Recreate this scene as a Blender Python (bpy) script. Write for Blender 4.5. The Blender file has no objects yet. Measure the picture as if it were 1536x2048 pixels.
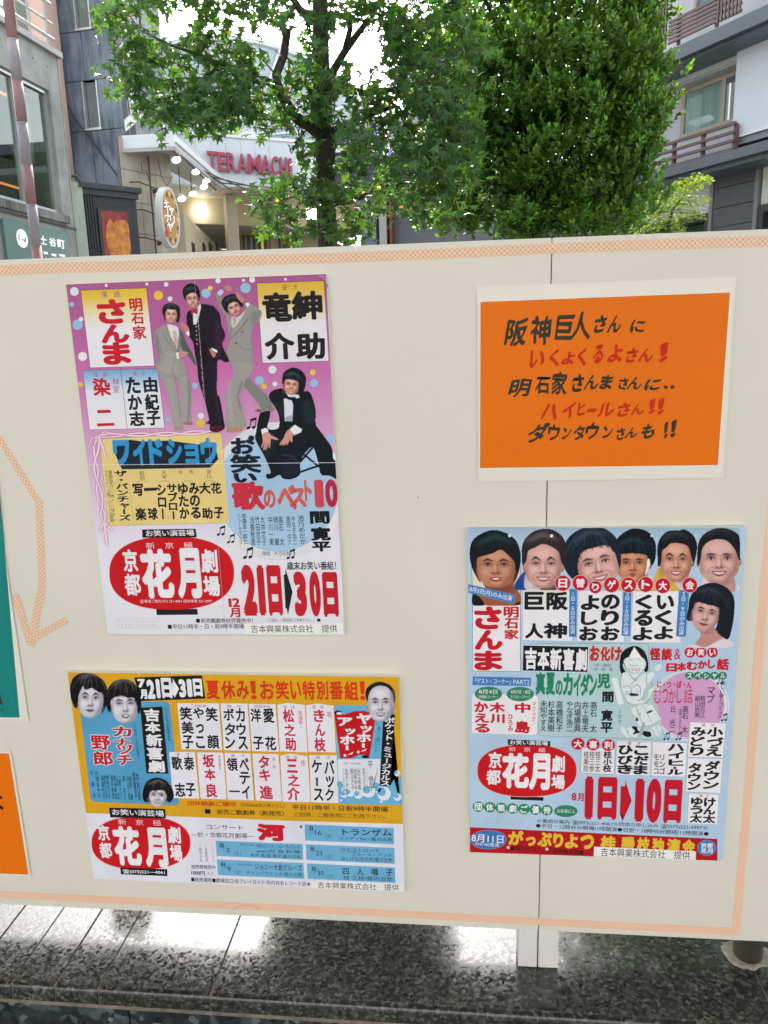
import bpy, bmesh, math, random
import numpy as np
from mathutils import Vector, Matrix

random.seed(7)
RNG = np.random.default_rng(7)
SC = bpy.context.scene
COL = SC.collection

# ------------------------------------------------------------------ camera, world, sun, exposure
ROOF_BACK = -3.7                # how far the covered pavement reaches behind the photographer
ZC = 1.50                       # eye height
CAM = np.array([0.0, -1.0, ZC])
FPX = 1549.0                    # focal length in photo pixels (photo 1536 x 2048)
_dn = np.array([192.0, 6963.0, FPX]); _dn /= np.linalg.norm(_dn)
_rt = np.array([15190.0, -74.0, -FPX]); _rt -= _rt.dot(_dn) * _dn; _rt /= np.linalg.norm(_rt)
_up = -_dn
_fw = np.cross(_up, _rt)
RM = np.stack([_rt, _fw, _up])  # world = RM @ camera(x right, y down, z forward)

cam_d = bpy.data.cameras.new('camera')
cam = bpy.data.objects.new('camera', cam_d)
COL.objects.link(cam)
cx_, cy_, cz_ = RM @ np.array([1, 0, 0]), RM @ np.array([0, -1, 0]), RM @ np.array([0, 0, -1])
m = Matrix(((cx_[0], cy_[0], cz_[0], CAM[0]), (cx_[1], cy_[1], cz_[1], CAM[1]), (cx_[2], cy_[2], cz_[2], CAM[2]), (0, 0, 0, 1)))
cam.matrix_world = m
cam_d.sensor_fit = 'VERTICAL'
cam_d.sensor_height = 36.0
cam_d.lens = FPX / 2048.0 * 36.0
cam_d.clip_start = 0.02
cam_d.clip_end = 2000.0
SC.camera = cam

SUN_EL, SUN_AZ = math.radians(47), math.radians(-14)   # azimuth measured from +Y (into the scene) towards +X
world = bpy.data.worlds.new('World')
SC.world = world
world.use_nodes = True
wn, wl = world.node_tree.nodes, world.node_tree.links
wn.clear()
wo = wn.new('ShaderNodeOutputWorld'); bg = wn.new('ShaderNodeBackground')
sky = wn.new('ShaderNodeTexSky'); sky.sky_type = 'NISHITA'; sky.sun_disc = False
sky.sun_elevation = SUN_EL; sky.sun_rotation = SUN_AZ
sky.air_density = 1.0; sky.dust_density = 3.0; sky.ozone_density = 1.0
# thin bright overcast: the sky's own brightness, most of its blue washed out by cloud
bw = wn.new('ShaderNodeRGBToBW')
warm = wn.new('ShaderNodeMix'); warm.data_type = 'RGBA'; warm.blend_type = 'MULTIPLY'; warm.inputs[0].default_value = 1.0
warm.inputs[7].default_value = (1.0, 1.0, 0.99, 1)
cl = wn.new('ShaderNodeTexNoise'); cl.inputs['Scale'].default_value = 2.2; cl.inputs['Detail'].default_value = 5
clr = wn.new('ShaderNodeMapRange'); clr.inputs[3].default_value = 0.55; clr.inputs[4].default_value = 0.86
mixw = wn.new('ShaderNodeMix'); mixw.data_type = 'RGBA'
wl.new(sky.outputs[0], bw.inputs[0]); wl.new(bw.outputs[0], warm.inputs[6])
wl.new(cl.outputs['Fac'], clr.inputs[0]); wl.new(clr.outputs[0], mixw.inputs[0])
wl.new(sky.outputs[0], mixw.inputs[6]); wl.new(warm.outputs[2], mixw.inputs[7])
wl.new(mixw.outputs[2], bg.inputs[0]); wl.new(bg.outputs[0], wo.inputs[0])
bg.inputs[1].default_value = 0.15

sun_d = bpy.data.lights.new('sun', 'SUN'); sun_d.energy = 2.2; sun_d.angle = math.radians(4); sun_d.color = (1.0, 0.95, 0.86)
sun = bpy.data.objects.new('sun', sun_d); COL.objects.link(sun)
sdir = Vector((math.sin(SUN_AZ) * math.cos(SUN_EL), math.cos(SUN_AZ) * math.cos(SUN_EL), math.sin(SUN_EL)))
sun.rotation_euler = sdir.to_track_quat('Z', 'Y').to_euler()
sun.location = sdir * 50

SC.view_settings.view_transform = 'Standard'; SC.view_settings.look = 'None'
SC.view_settings.gamma = 1.0; SC.view_settings.exposure = 2.55; SC.view_settings.use_curve_mapping = False
SC.cycles.max_bounces = 8; SC.cycles.transparent_max_bounces = 8

# ------------------------------------------------------------------ geometry of the view
def ray(x, y):
    return RM @ np.array([x - 768.0, y - 1024.0, FPX])
def P(x, y, Y=0.0):
    """photo pixel -> world point on the frontal plane y = Y (the board stands on Y = 0)"""
    v = ray(x, y)
    return CAM + v * ((Y - CAM[1]) / v[1])
def PZ(x, y, z):
    v = ray(x, y)
    return CAM + v * ((z - CAM[2]) / v[2])
def B2(x, y):
    p = P(x, y)
    return np.array([p[0], p[2]])

# ------------------------------------------------------------------ helpers
def lin(c):
    c = c / 255.0
    return c / 12.92 if c <= 0.04045 else ((c + 0.055) / 1.055) ** 2.4
def ink(h, k=1.27):
    """printed colour (as it reads next to the off-white board) -> albedo"""
    return tuple(min(0.9, lin(int(h[i:i + 2], 16)) * k) for i in (1, 3, 5))

MATS = {}
def mat(name, color, rough=0.6, spec=0.5, metal=0.0, vary=0.0, vscale=8.0, bump=0.0, bscale=40.0, emit=None, estr=0.0, color2=None, coord='Object'):
    if name in MATS: return MATS[name]
    m = bpy.data.materials.new(name); m.use_nodes = True
    n, l = m.node_tree.nodes, m.node_tree.links
    b = n['Principled BSDF']
    b.inputs['Base Color'].default_value = (*color, 1); b.inputs['Roughness'].default_value = rough
    b.inputs['Specular IOR Level'].default_value = spec; b.inputs['Metallic'].default_value = metal
    tc = n.new('ShaderNodeTexCoord')
    if vary > 0 or color2:
        t = n.new('ShaderNodeTexNoise'); t.inputs['Scale'].default_value = vscale; t.inputs['Detail'].default_value = 6; t.inputs['Roughness'].default_value = 0.6
        l.new(tc.outputs[coord], t.inputs['Vector'])
        r = n.new('ShaderNodeValToRGB')
        c2 = color2 if color2 else tuple(c * (1 - vary) for c in color)
        r.color_ramp.elements[0].position = 0.32; r.color_ramp.elements[1].position = 0.68
        r.color_ramp.elements[0].color = (*c2, 1); r.color_ramp.elements[1].color = (*color, 1)
        l.new(t.outputs['Fac'], r.inputs[0]); l.new(r.outputs[0], b.inputs['Base Color'])
    if bump > 0:
        t2 = n.new('ShaderNodeTexNoise'); t2.inputs['Scale'].default_value = bscale; t2.inputs['Detail'].default_value = 4
        l.new(tc.outputs[coord], t2.inputs['Vector'])
        bp = n.new('ShaderNodeBump'); bp.inputs['Strength'].default_value = bump; bp.inputs['Distance'].default_value = 0.01
        l.new(t2.outputs['Fac'], bp.inputs['Height']); l.new(bp.outputs[0], b.inputs['Normal'])
    if emit:
        b.inputs['Emission Color'].default_value = (*emit, 1); b.inputs['Emission Strength'].default_value = estr
    MATS[name] = m
    return m

INKS = {}
def inkmat(h):
    if h in INKS: return INKS[h]
    c = ink(h)
    m = bpy.data.materials.new('print_' + h[1:]); m.use_nodes = True
    n, l = m.node_tree.nodes, m.node_tree.links
    b = n['Principled BSDF']; b.inputs['Roughness'].default_value = 0.6; b.inputs['Specular IOR Level'].default_value = 0.12
    tc = n.new('ShaderNodeTexCoord'); t = n.new('ShaderNodeTexNoise'); t.inputs['Scale'].default_value = 14; t.inputs['Detail'].default_value = 8
    l.new(tc.outputs['Object'], t.inputs['Vector'])
    mr = n.new('ShaderNodeMapRange'); mr.inputs[1].default_value = 0.3; mr.inputs[2].default_value = 0.7; mr.inputs[3].default_value = 0.93; mr.inputs[4].default_value = 1.05
    l.new(t.outputs['Fac'], mr.inputs[0])
    mx = n.new('ShaderNodeMix'); mx.data_type = 'RGBA'; mx.blend_type = 'MULTIPLY'; mx.inputs[0].default_value = 1.0
    mx.inputs[6].default_value = (*c, 1); l.new(mr.outputs[0], mx.inputs[7]); l.new(mx.outputs[2], b.inputs['Base Color'])
    INKS[h] = m
    return m
def vcolmat():
    if 'printed_image' in MATS: return MATS['printed_image']
    m = bpy.data.materials.new('printed_image'); m.use_nodes = True
    n, l = m.node_tree.nodes, m.node_tree.links
    b = n['Principled BSDF']; b.inputs['Roughness'].default_value = 0.6; b.inputs['Specular IOR Level'].default_value = 0.12
    a = n.new('ShaderNodeAttribute'); a.attribute_name = 'ink'; l.new(a.outputs['Color'], b.inputs['Base Color'])
    MATS['printed_image'] = m
    return m

def link(name, me, parent=None, material=None):
    if material is not None and not me.materials: me.materials.append(material)
    o = bpy.data.objects.new(name, me); COL.objects.link(o)
    if parent is not None: o.parent = parent
    return o
def mesh(name, verts, faces, material=None, parent=None, smooth=False):
    me = bpy.data.meshes.new(name); me.from_pydata([tuple(map(float, v)) for v in verts], [], faces)
    if smooth: me.polygons.foreach_set('use_smooth', [True] * len(me.polygons))
    me.update()
    return link(name, me, parent, material)
def tag(o, label=None, cat=None, group=None, kind=None):
    if label: o['label'] = label
    if cat: o['category'] = cat
    if group: o['group'] = group
    if kind: o['kind'] = kind
    return o
def thing(name, loc, label, cat, group=None):
    """an Empty at the thing's base; children keep world coordinates through a negative offset"""
    o = bpy.data.objects.new(name, None); o.empty_display_size = 0.1; COL.objects.link(o)
    o.location = tuple(map(float, loc))
    return tag(o, label, cat, group)
def under(o, root):
    """parent o (built in world coordinates) under root, keeping it where it is"""
    o.parent = root
    o.matrix_parent_inverse = Matrix.Translation(-Vector(root.location)) if root.parent is None and root.type == 'EMPTY' else Matrix.Identity(4)
    return o
def part(name, verts, faces, material, root, smooth=False):
    return under(mesh(name, verts, faces, material, None, smooth), root)

class MB:
    """collects simple solids into one mesh"""
    def __init__(s): s.v, s.f = [], []
    def add(s, v, f):
        k = len(s.v); s.v += [tuple(map(float, p)) for p in v]; s.f += [tuple(i + k for i in q) for q in f]; return s
    def box(s, a, b):
        x0, y0, z0 = a; x1, y1, z1 = b
        return s.add([(x0, y0, z0), (x1, y0, z0), (x1, y1, z0), (x0, y1, z0), (x0, y0, z1), (x1, y0, z1), (x1, y1, z1), (x0, y1, z1)],
                     [(0, 3, 2, 1), (4, 5, 6, 7), (0, 1, 5, 4), (1, 2, 6, 5), (2, 3, 7, 6), (3, 0, 4, 7)])
    def tube(s, pts, rad, n=8, cap=True):
        pts = [Vector(p) for p in pts]
        if not hasattr(rad, '__len__'): rad = [rad] * len(pts)
        k = len(s.v)
        ref = None
        for i, p in enumerate(pts):
            d = (pts[min(i + 1, len(pts) - 1)] - pts[max(i - 1, 0)]).normalized()
            if ref is None: ref = Vector((1, 0, 0)) if abs(d.x) < 0.9 else Vector((0, 1, 0))
            u = (ref - d * ref.dot(d)).normalized(); w = d.cross(u); ref = u
            for j in range(n):
                a = 2 * math.pi * j / n
                s.v.append(tuple(p + (u * math.cos(a) + w * math.sin(a)) * rad[i]))
        for i in range(len(pts) - 1):
            for j in range(n):
                a, b = k + i * n + j, k + i * n + (j + 1) % n
                s.f.append((a, b, b + n, a + n))
        if cap:
            s.f.append(tuple(k + j for j in range(n))[::-1]); s.f.append(tuple(k + (len(pts) - 1) * n + j for j in range(n)))
        return s
    def prism(s, front, offset):
        """front: list of 3D points, offset: vector to the back face"""
        n = len(front); off = np.array(offset, float)
        v = [np.array(p, float) for p in front]; v += [p + off for p in v]
        return s.add(v, [tuple(range(n)), tuple(range(2 * n - 1, n - 1, -1))] + [(i, i + n, (i + 1) % n + n, (i + 1) % n) for i in range(n)])
    def part(s, name, material, root, smooth=False): return part(name, s.v, s.f, material, root, smooth)
    def obj(s, name, material, smooth=False): return mesh(name, s.v, s.f, material, None, smooth)

# ------------------------------------------------------------------ ground
ground = mesh('ground', [(-300, -60, 0), (300, -60, 0), (300, 600, 0), (-300, 600, 0)], [(0, 1, 2, 3)],
              mat('ground_paving', (0.19, 0.195, 0.20), 0.85, vary=0.35, vscale=0.6, bump=0.3, bscale=30))
tag(ground, kind='structure')
# ------------------------------------------------------------------ granite ledge
ZL = ZC - 0.931
def granite(name, dark, light, scale, rough, ior, chip=0.5):
    m = bpy.data.materials.new(name); m.use_nodes = True
    n, l = m.node_tree.nodes, m.node_tree.links
    b = n['Principled BSDF']; b.inputs['Roughness'].default_value = rough; b.inputs['IOR'].default_value = ior
    if ior > 2: b.inputs['Coat Weight'].default_value = 1.0; b.inputs['Coat IOR'].default_value = 2.0; b.inputs['Coat Roughness'].default_value = 0.05
    tc = n.new('ShaderNodeTexCoord')
    ns = n.new('ShaderNodeTexNoise'); ns.inputs['Scale'].default_value = scale * 0.9; ns.inputs['Detail'].default_value = 2
    add = n.new('ShaderNodeMix'); add.data_type = 'RGBA'; add.blend_type = 'ADD'; add.inputs[0].default_value = 0.0012
    l.new(tc.outputs['Object'], ns.inputs['Vector']); l.new(tc.outputs['Object'], add.inputs[6]); l.new(ns.outputs['Color'], add.inputs[7])
    v = n.new('ShaderNodeTexVoronoi'); v.inputs['Scale'].default_value = scale; l.new(add.outputs[2], v.inputs['Vector'])
    hsv = n.new('ShaderNodeSeparateColor'); l.new(v.outputs['Color'], hsv.inputs[0])
    r = n.new('ShaderNodeValToRGB'); e = r.color_ramp.elements
    e[0].position = 0.0; e[0].color = (*dark, 1); e[1].position = 1.0; e[1].color = (*light, 1)
    mid = r.color_ramp.elements.new(chip); mid.color = (*[d * 1.8 for d in dark], 1)
    mid2 = r.color_ramp.elements.new(min(0.98, chip + 0.3)); mid2.color = (*[(a * 0.45 + d) for a, d in zip(light, dark)], 1)
    l.new(hsv.outputs[0], r.inputs[0])
    # large dirt blotches
    n2 = n.new('ShaderNodeTexNoise'); n2.inputs['Scale'].default_value = 7; n2.inputs['Detail'].default_value = 8; l.new(tc.outputs['Object'], n2.inputs['Vector'])
    mr = n.new('ShaderNodeMapRange'); mr.inputs[1].default_value = 0.3; mr.inputs[2].default_value = 0.7; mr.inputs[3].default_value = 0.7; mr.inputs[4].default_value = 1.15
    l.new(n2.outputs['Fac'], mr.inputs[0])
    mx = n.new('ShaderNodeMix'); mx.data_type = 'RGBA'; mx.blend_type = 'MULTIPLY'; mx.inputs[0].default_value = 1.0
    l.new(r.outputs[0], mx.inputs[6]); l.new(mr.outputs[0], mx.inputs[7]); l.new(mx.outputs[2], b.inputs['Base Color'])
    # flakes: each crystal has its own slight tilt and polish
    fr = n.new('ShaderNodeMapRange'); fr.inputs[3].default_value = rough * 0.5; fr.inputs[4].default_value = rough * 2.2
    l.new(hsv.outputs[1], fr.inputs[0]); l.new(fr.outputs[0], b.inputs['Roughness'])
    bp = n.new('ShaderNodeBump'); bp.inputs['Strength'].default_value = 0.2; bp.inputs['Distance'].default_value = 0.0004
    l.new(hsv.outputs[2], bp.inputs['Height']); l.new(bp.outputs[0], b.inputs['Normal'])
    return m
M_SLAB = granite('polished_granite', (0.019, 0.020, 0.017), (0.13, 0.135, 0.12), 215, 0.06, 1.60, 0.55)
M_FACE = granite('coarse_granite', (0.012, 0.017, 0.02), (0.20, 0.25, 0.26), 85, 0.35, 1.5, 0.62)
M_GROUT = mat('grout', (0.24, 0.21, 0.16), 0.9, vary=0.5, vscale=60)

ledge = thing('stone_ledge', (0, 0, 0), 'polished speckled granite ledge running under the white notice board', 'ledge')
YF, YB = -0.080, 0.34
joints = [-1.9, -1.45, -1.0, -0.85, -0.75, -0.6805, -0.6125, -0.5440, -0.3725, 0.4285, 1.2]
for i in range(len(joints) - 1):
    x0, x1 = joints[i] + 0.0016, joints[i + 1] - 0.0016
    bm = bmesh.new()
    prof = []
    R_ = 0.011
    z0, z1 = ZL - 0.030, ZL + (0.0006 if i % 2 else 0.0)
    prof.append((YB, z0)); prof.append((YB, z1))
    for k in range(7):
        a = math.pi / 2 * k / 6
        prof.append((YF + R_ - R_ * math.sin(a), z1 - R_ + R_ * math.cos(a)))
    prof += [(YF, z0 + 0.004), (YF + 0.004, z0)]
    vs, fs = [], []
    npf = len(prof)
    for x in (x0, x1):
        for (y, z) in prof: vs.append((x, y, z))
    fs.append(tuple(range(npf))); fs.append(tuple(range(2 * npf - 1, npf - 1, -1)))
    for k in range(npf): fs.append((k, k + npf, (k + 1) % npf + npf, (k + 1) % npf))
    part('granite_slab', vs, fs, M_SLAB, ledge)
g = MB()
for j in joints[1:-1]: g.box((j - 0.0019, YF + 0.003, ZL - 0.03), (j + 0.0019, YB, ZL - 0.0011))
g.box((-1.9, YF + 0.004, ZL - 0.0365), (1.2, YB, ZL - 0.0302))
g.part('grout_joint', M_GROUT, ledge)
fj = [-1.9, -1.3, -0.905, -0.502, -0.101, 0.30, 0.70, 1.2]
for i in range(len(fj) - 1):
    b = MB().box((fj[i] + 0.0012, YF + 0.006, 0.0), (fj[i + 1] - 0.0012, YB - 0.01, ZL - 0.037))
    b.part('facing_block', M_FACE, ledge)
MB().box((-1.89, YF + 0.012, 0.0), (1.19, YB - 0.02, ZL - 0.038)).part('core', mat('dark_mortar', (0.03, 0.03, 0.028), 0.9, vary=0.3), ledge)

# ------------------------------------------------------------------ posts, board
M_WPAINT = mat('white_painted_timber', (0.76, 0.76, 0.74), 0.5, vary=0.10, vscale=18, bump=0.1, bscale=60)
XS = 0.1085
def board_mat():
    m = bpy.data.materials.new('board_laminate'); m.use_nodes = True
    n, l = m.node_tree.nodes, m.node_tree.links
    b = n['Principled BSDF']; b.inputs['Roughness'].default_value = 0.38; b.inputs['Specular IOR Level'].default_value = 0.35
    tc = n.new('ShaderNodeTexCoord')
    t = n.new('ShaderNodeTexNoise'); t.inputs['Scale'].default_value = 3.0; t.inputs['Detail'].default_value = 9; l.new(tc.outputs['Object'], t.inputs['Vector'])
    r = n.new('ShaderNodeValToRGB'); r.color_ramp.elements[0].color = (0.715, 0.69, 0.60, 1); r.color_ramp.elements[1].color = (0.755, 0.735, 0.65, 1)
    r.color_ramp.elements[0].position = 0.35; r.color_ramp.elements[1].position = 0.65
    l.new(t.outputs['Fac'], r.inputs[0])
    # a few specks and scuffs
    v = n.new('ShaderNodeTexVoronoi'); v.inputs['Scale'].default_value = 9; l.new(tc.outputs['Object'], v.inputs['Vector'])
    lt = n.new('ShaderNodeMath'); lt.operation = 'LESS_THAN'; lt.inputs[1].default_value = 0.014; l.new(v.outputs['Distance'], lt.inputs[0])
    mm = n.new('ShaderNodeMath'); mm.operation = 'MULTIPLY'; mm.inputs[1].default_value = 0.55; l.new(lt.outputs[0], mm.inputs[0])
    mx = n.new('ShaderNodeMix'); mx.data_type = 'RGBA'; mx.inputs[7].default_value = (0.22, 0.20, 0.17, 1)
    l.new(mm.outputs[0], mx.inputs[0]); l.new(r.outputs[0], mx.inputs[6]); l.new(mx.outputs[2], b.inputs['Base Color'])
    t2 = n.new('ShaderNodeTexNoise'); t2.inputs['Scale'].default_value = 2.0; t2.inputs['Detail'].default_value = 2; l.new(tc.outputs['Object'], t2.inputs['Vector'])
    bp = n.new('ShaderNodeBump'); bp.inputs['Strength'].default_value = 0.12; bp.inputs['Distance'].default_value = 0.02
    l.new(t2.outputs['Fac'], bp.inputs['Height']); l.new(bp.outputs[0], b.inputs['Normal'])
    return m
M_BOARD = board_mat()
ZB0, ZB1 = ZC - 0.8600, ZC + 0.1147
def boardpiece(x0, x1, label):
    root = thing('notice_board', ((x0 + x1) / 2, 0.003, ZB0), label, 'notice board', 'white notice board panels side by side')
    bm = bmesh.new()
    bmesh.ops.create_cube(bm, size=1)
    bmesh.ops.scale(bm, vec=(x1 - x0, 0.006, ZB1 - ZB0), verts=bm.verts)
    bmesh.ops.translate(bm, vec=((x0 + x1) / 2, 0.003, (ZB0 + ZB1) / 2), verts=bm.verts)
    bmesh.ops.bevel(bm, geom=bm.edges[:], offset=0.0009, segments=2, affect='EDGES')
    me = bpy.data.meshes.new('board_sheet'); bm.to_mesh(me); bm.free()
    under(link('board_sheet', me, None, M_BOARD), root)
    return root
bl = boardpiece(-1.72, XS - 0.0006, 'wide off-white notice board left of the seam, carrying the two tall and wide posters')
br = boardpiece(XS + 0.0006, 1.05, 'off-white notice board right of the vertical seam, running out of view')
for xa, xb, root in ((XS - 0.0290, XS - 0.0010, bl), (XS + 0.0010, XS + 0.0300, br)):
    bm = bmesh.new(); bmesh.ops.create_cube(bm, size=1)
    h = ZB1 - 0.02 - ZL
    bmesh.ops.scale(bm, vec=(xb - xa, 0.04, h), verts=bm.verts)
    bmesh.ops.translate(bm, vec=((xa + xb) / 2, 0.0265, ZL + 0.0008 + h / 2), verts=bm.verts)
    bmesh.ops.bevel(bm, geom=bm.edges[:], offset=0.001, segments=1, affect='EDGES')
    me = bpy.data.meshes.new('post'); bm.to_mesh(me); bm.free()
    under(link('post', me, None, M_WPAINT), root)
MB().box((-1.62, 0.0065, ZL + 0.0008), (-1.56, 0.0465, ZB1 - 0.02)).part('post', M_WPAINT, bl)
MB().box((0.97, 0.0065, ZL + 0.0008), (1.03, 0.0465, ZB1 - 0.02)).part('post', M_WPAINT, br)

# steel handrail post behind the board, with its mortar collar
M_STEEL = mat('brushed_steel', (0.32, 0.31, 0.29), 0.32, metal=0.9, vary=0.35, vscale=6)
rail = thing('handrail', (0.428, 0.053, ZL), 'round brushed steel handrail post set in mortar behind the board', 'handrail')
mb = MB().tube([(0.428, 0.053, ZL - 0.005), (0.428, 0.053, ZL + 0.80)], 0.0208, 28); mb.part('post', M_STEEL, rail, True)
MB().tube([(0.428, 0.053, ZL + 0.815), (-0.9, 0.09, ZL + 0.815)], 0.017, 16).part('rail', M_STEEL, rail, True)
mb = MB(); n = 30; vs, fs = [(0.428, 0.053, ZL + 0.0032)], []
for k in range(n):
    a = 2 * math.pi * k / n; r = 0.0275 + 0.010 * abs(math.cos(a)) ** 2 + 0.0025 * math.sin(3 * a + 1) + 0.0015 * math.sin(7 * a) + random.uniform(-0.0012, 0.0012)
    vs.append((0.428 + 0.0222 * math.cos(a), 0.053 + 0.0222 * math.sin(a), ZL + 0.0035))
    vs.append((0.428 + (r - 0.003) * math.cos(a), 0.053 + (r - 0.003) * math.sin(a), ZL + 0.0028))
    vs.append((0.428 + r * math.cos(a), 0.053 + r * math.sin(a), ZL + 0.0007))
for k in range(n):
    a, b = 1 + 3 * k, 1 + 3 * ((k + 1) % n)
    fs += [(0, a, b), (a, a + 1, b + 1, b), (a + 1, a + 2, b + 2, b + 1)]
part('mortar_collar', vs, fs, mat('mortar', (0.42, 0.39, 0.32), 0.95, vary=0.5, vscale=70, bump=0.6, bscale=200), rail)

# ------------------------------------------------------------------ dotted tape
def tape_mat(name, base, dot, pitch=0.0064, rad=0.00155, blend=0.0):
    m = bpy.data.materials.new(name); m.use_nodes = True
    n, l = m.node_tree.nodes, m.node_tree.links
    b = n['Principled BSDF']; b.inputs['Roughness'].default_value = 0.5
    uv = n.new('ShaderNodeUVMap'); sx = n.new('ShaderNodeSeparateXYZ'); l.new(uv.outputs[0], sx.inputs[0])
    def M(op, a, bb=None):
        q = n.new('ShaderNodeMath'); q.operation = op
        for i, x in enumerate((a, bb)):
            if x is None: continue
            if isinstance(x, (int, float)): q.inputs[i].default_value = x
            else: l.new(x, q.inputs[i])
        return q.outputs[0]
    res = None
    for off in (0.0, 0.5):
        u = M('ADD', M('DIVIDE', sx.outputs[0], pitch), off); v = M('ADD', M('DIVIDE', sx.outputs[1], pitch * 0.95), off)
        du = M('MULTIPLY', M('SUBTRACT', M('FRACT', u), 0.5), pitch); dv = M('MULTIPLY', M('SUBTRACT', M('FRACT', v), 0.5), pitch * 0.95)
        d = M('SQRT', M('ADD', M('MULTIPLY', du, du), M('MULTIPLY', dv, dv)))
        res = d if res is None else M('MINIMUM', res, d)
    mr = n.new('ShaderNodeMapRange'); mr.inputs[1].default_value = rad * 0.75; mr.inputs[2].default_value = rad * 1.25
    mr.inputs[3].default_value = 1.0; mr.inputs[4].default_value = blend; l.new(res, mr.inputs[0])
    nz = n.new('ShaderNodeTexNoise'); nz.inputs['Scale'].default_value = 60; tc = n.new('ShaderNodeTexCoord'); l.new(tc.outputs['Object'], nz.inputs['Vector'])
    mm = M('MULTIPLY', mr.outputs[0], M('ADD', M('MULTIPLY', nz.outputs['Fac'], 0.5), 0.72))
    mx = n.new('ShaderNodeMix'); mx.data_type = 'RGBA'; mx.clamp_factor = True
    mx.inputs[6].default_value = (*base, 1); mx.inputs[7].default_value = (*dot, 1)
    l.new(mm, mx.inputs[0]); l.new(mx.outputs[2], b.inputs['Base Color'])
    return m
TAPE1 = tape_mat('dotted_tape', (0.75, 0.67, 0.55), ink('#f0945c'))
TAPE2 = tape_mat('dotted_tape_dense', ink('#d6c0ac'), ink('#e2ac90'), pitch=0.0040, rad=0.0012, blend=0.2)
def tape(pxs, wpx, material, lift=0.00012, seed=0):
    """a strip of tape through photo points, each piece cut square"""
    pts = [B2(*p) for p in pxs]
    r = random.Random(seed)
    a, b = pts[0], pts[-1]
    L = np.linalg.norm(b - a); u = (b - a) / L; nn = np.array([-u[1], u[0]])
    mx_, my_ = (pxs[0][0] + pxs[-1][0]) / 2, (pxs[0][1] + pxs[-1][1]) / 2
    w = np.linalg.norm(B2(mx_, my_ + wpx / 2) - B2(mx_, my_ - wpx / 2)) if abs(u[0]) > 0.5 else np.linalg.norm(B2(mx_ + wpx / 2, my_) - B2(mx_ - wpx / 2, my_))
    N = max(2, int(L / 0.04))
    vs, fs, uvs = [], [], []
    for i in range(N + 1):
        t = i / N; c = a + (b - a) * t + nn * 0.0006 * math.sin(t * 9 + seed)
        for sgn in (-1, 1):
            q = c + nn * sgn * w / 2
            vs.append((q[0], -lift - 0.00005 * r.random(), q[1])); uvs.append((t * L, (sgn * 0.5 + 0.5) * w))
    for i in range(N): fs.append((2 * i, 2 * i + 2, 2 * i + 3, 2 * i + 1))
    me = bpy.data.meshes.new('tape'); me.from_pydata(vs, [], fs)
    ul = me.uv_layers.new(name='UVMap')
    for lp in me.loops: ul.data[lp.index].uv = uvs[lp.vertex_index]
    return link('dotted_tape', me, None, material)
TG = 'strips of orange dotted tape on the board'
for pxs, w, mt, lf, lab in (
    ([(-60, 544), (505, 522)], 21, TAPE1, .00012, 'orange dotted tape along the board top, left length above the pink poster'),
    ([(496, 522), (1600, 478.5)], 21, TAPE1, .00026, 'orange dotted tape along the board top, long right length above the orange sheet'),
    ([(-60, 1784.5), (1479, 1863)], 14.5, TAPE2, .00012, 'long orange dotted tape strip along the bottom edge of the board'),
    ([(1551, 920), (1471.5, 1868)], 17.5, TAPE2, .0003, 'vertical orange dotted tape at the right end of the bottom strip'),
    ([(-14, 856), (79, 1009)], 13.5, TAPE1, .00012, 'slanting orange dotted tape at the left edge, top of the taped arrow'),
    ([(78, 1000), (85.5, 1178)], 15, TAPE1, .0003, 'upright orange dotted tape forming the shaft of the taped arrow'),
    ([(86, 1168), (62, 1292)], 15.5, TAPE1, .0005, 'short orange dotted tape leading into the tip of the taped arrow'),
    ([(30, 1188), (61, 1287)], 14, TAPE1, .0007, 'left barb of the taped orange arrow beside the teal poster'),
    ([(58, 1282), (134, 1240)], 13, TAPE1, .0009, 'right barb of the taped orange arrow pointing down')):
    tag(tape(pxs, w, mt, lf, int(w * 7 + pxs[0][0])), lab, 'tape', TG)
# stray hairs caught on the lower edge
hm = mat('hair', (0.25, 0.2, 0.15), 0.5)
hr = MB()
for pts in ([(459, 1829), (466, 1818), (478, 1811), (495, 1809), (512, 1813), (521, 1817)], [(388, 1815), (398, 1822), (410, 1829)]):
    hr.tube([P(x, y) + np.array([0, -0.0012, 0]) for x, y in pts], 0.00016, 4)
tag(hr.obj('hair', hm), 'pair of thin stray hairs stuck over the lower tape', 'hair')
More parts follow.
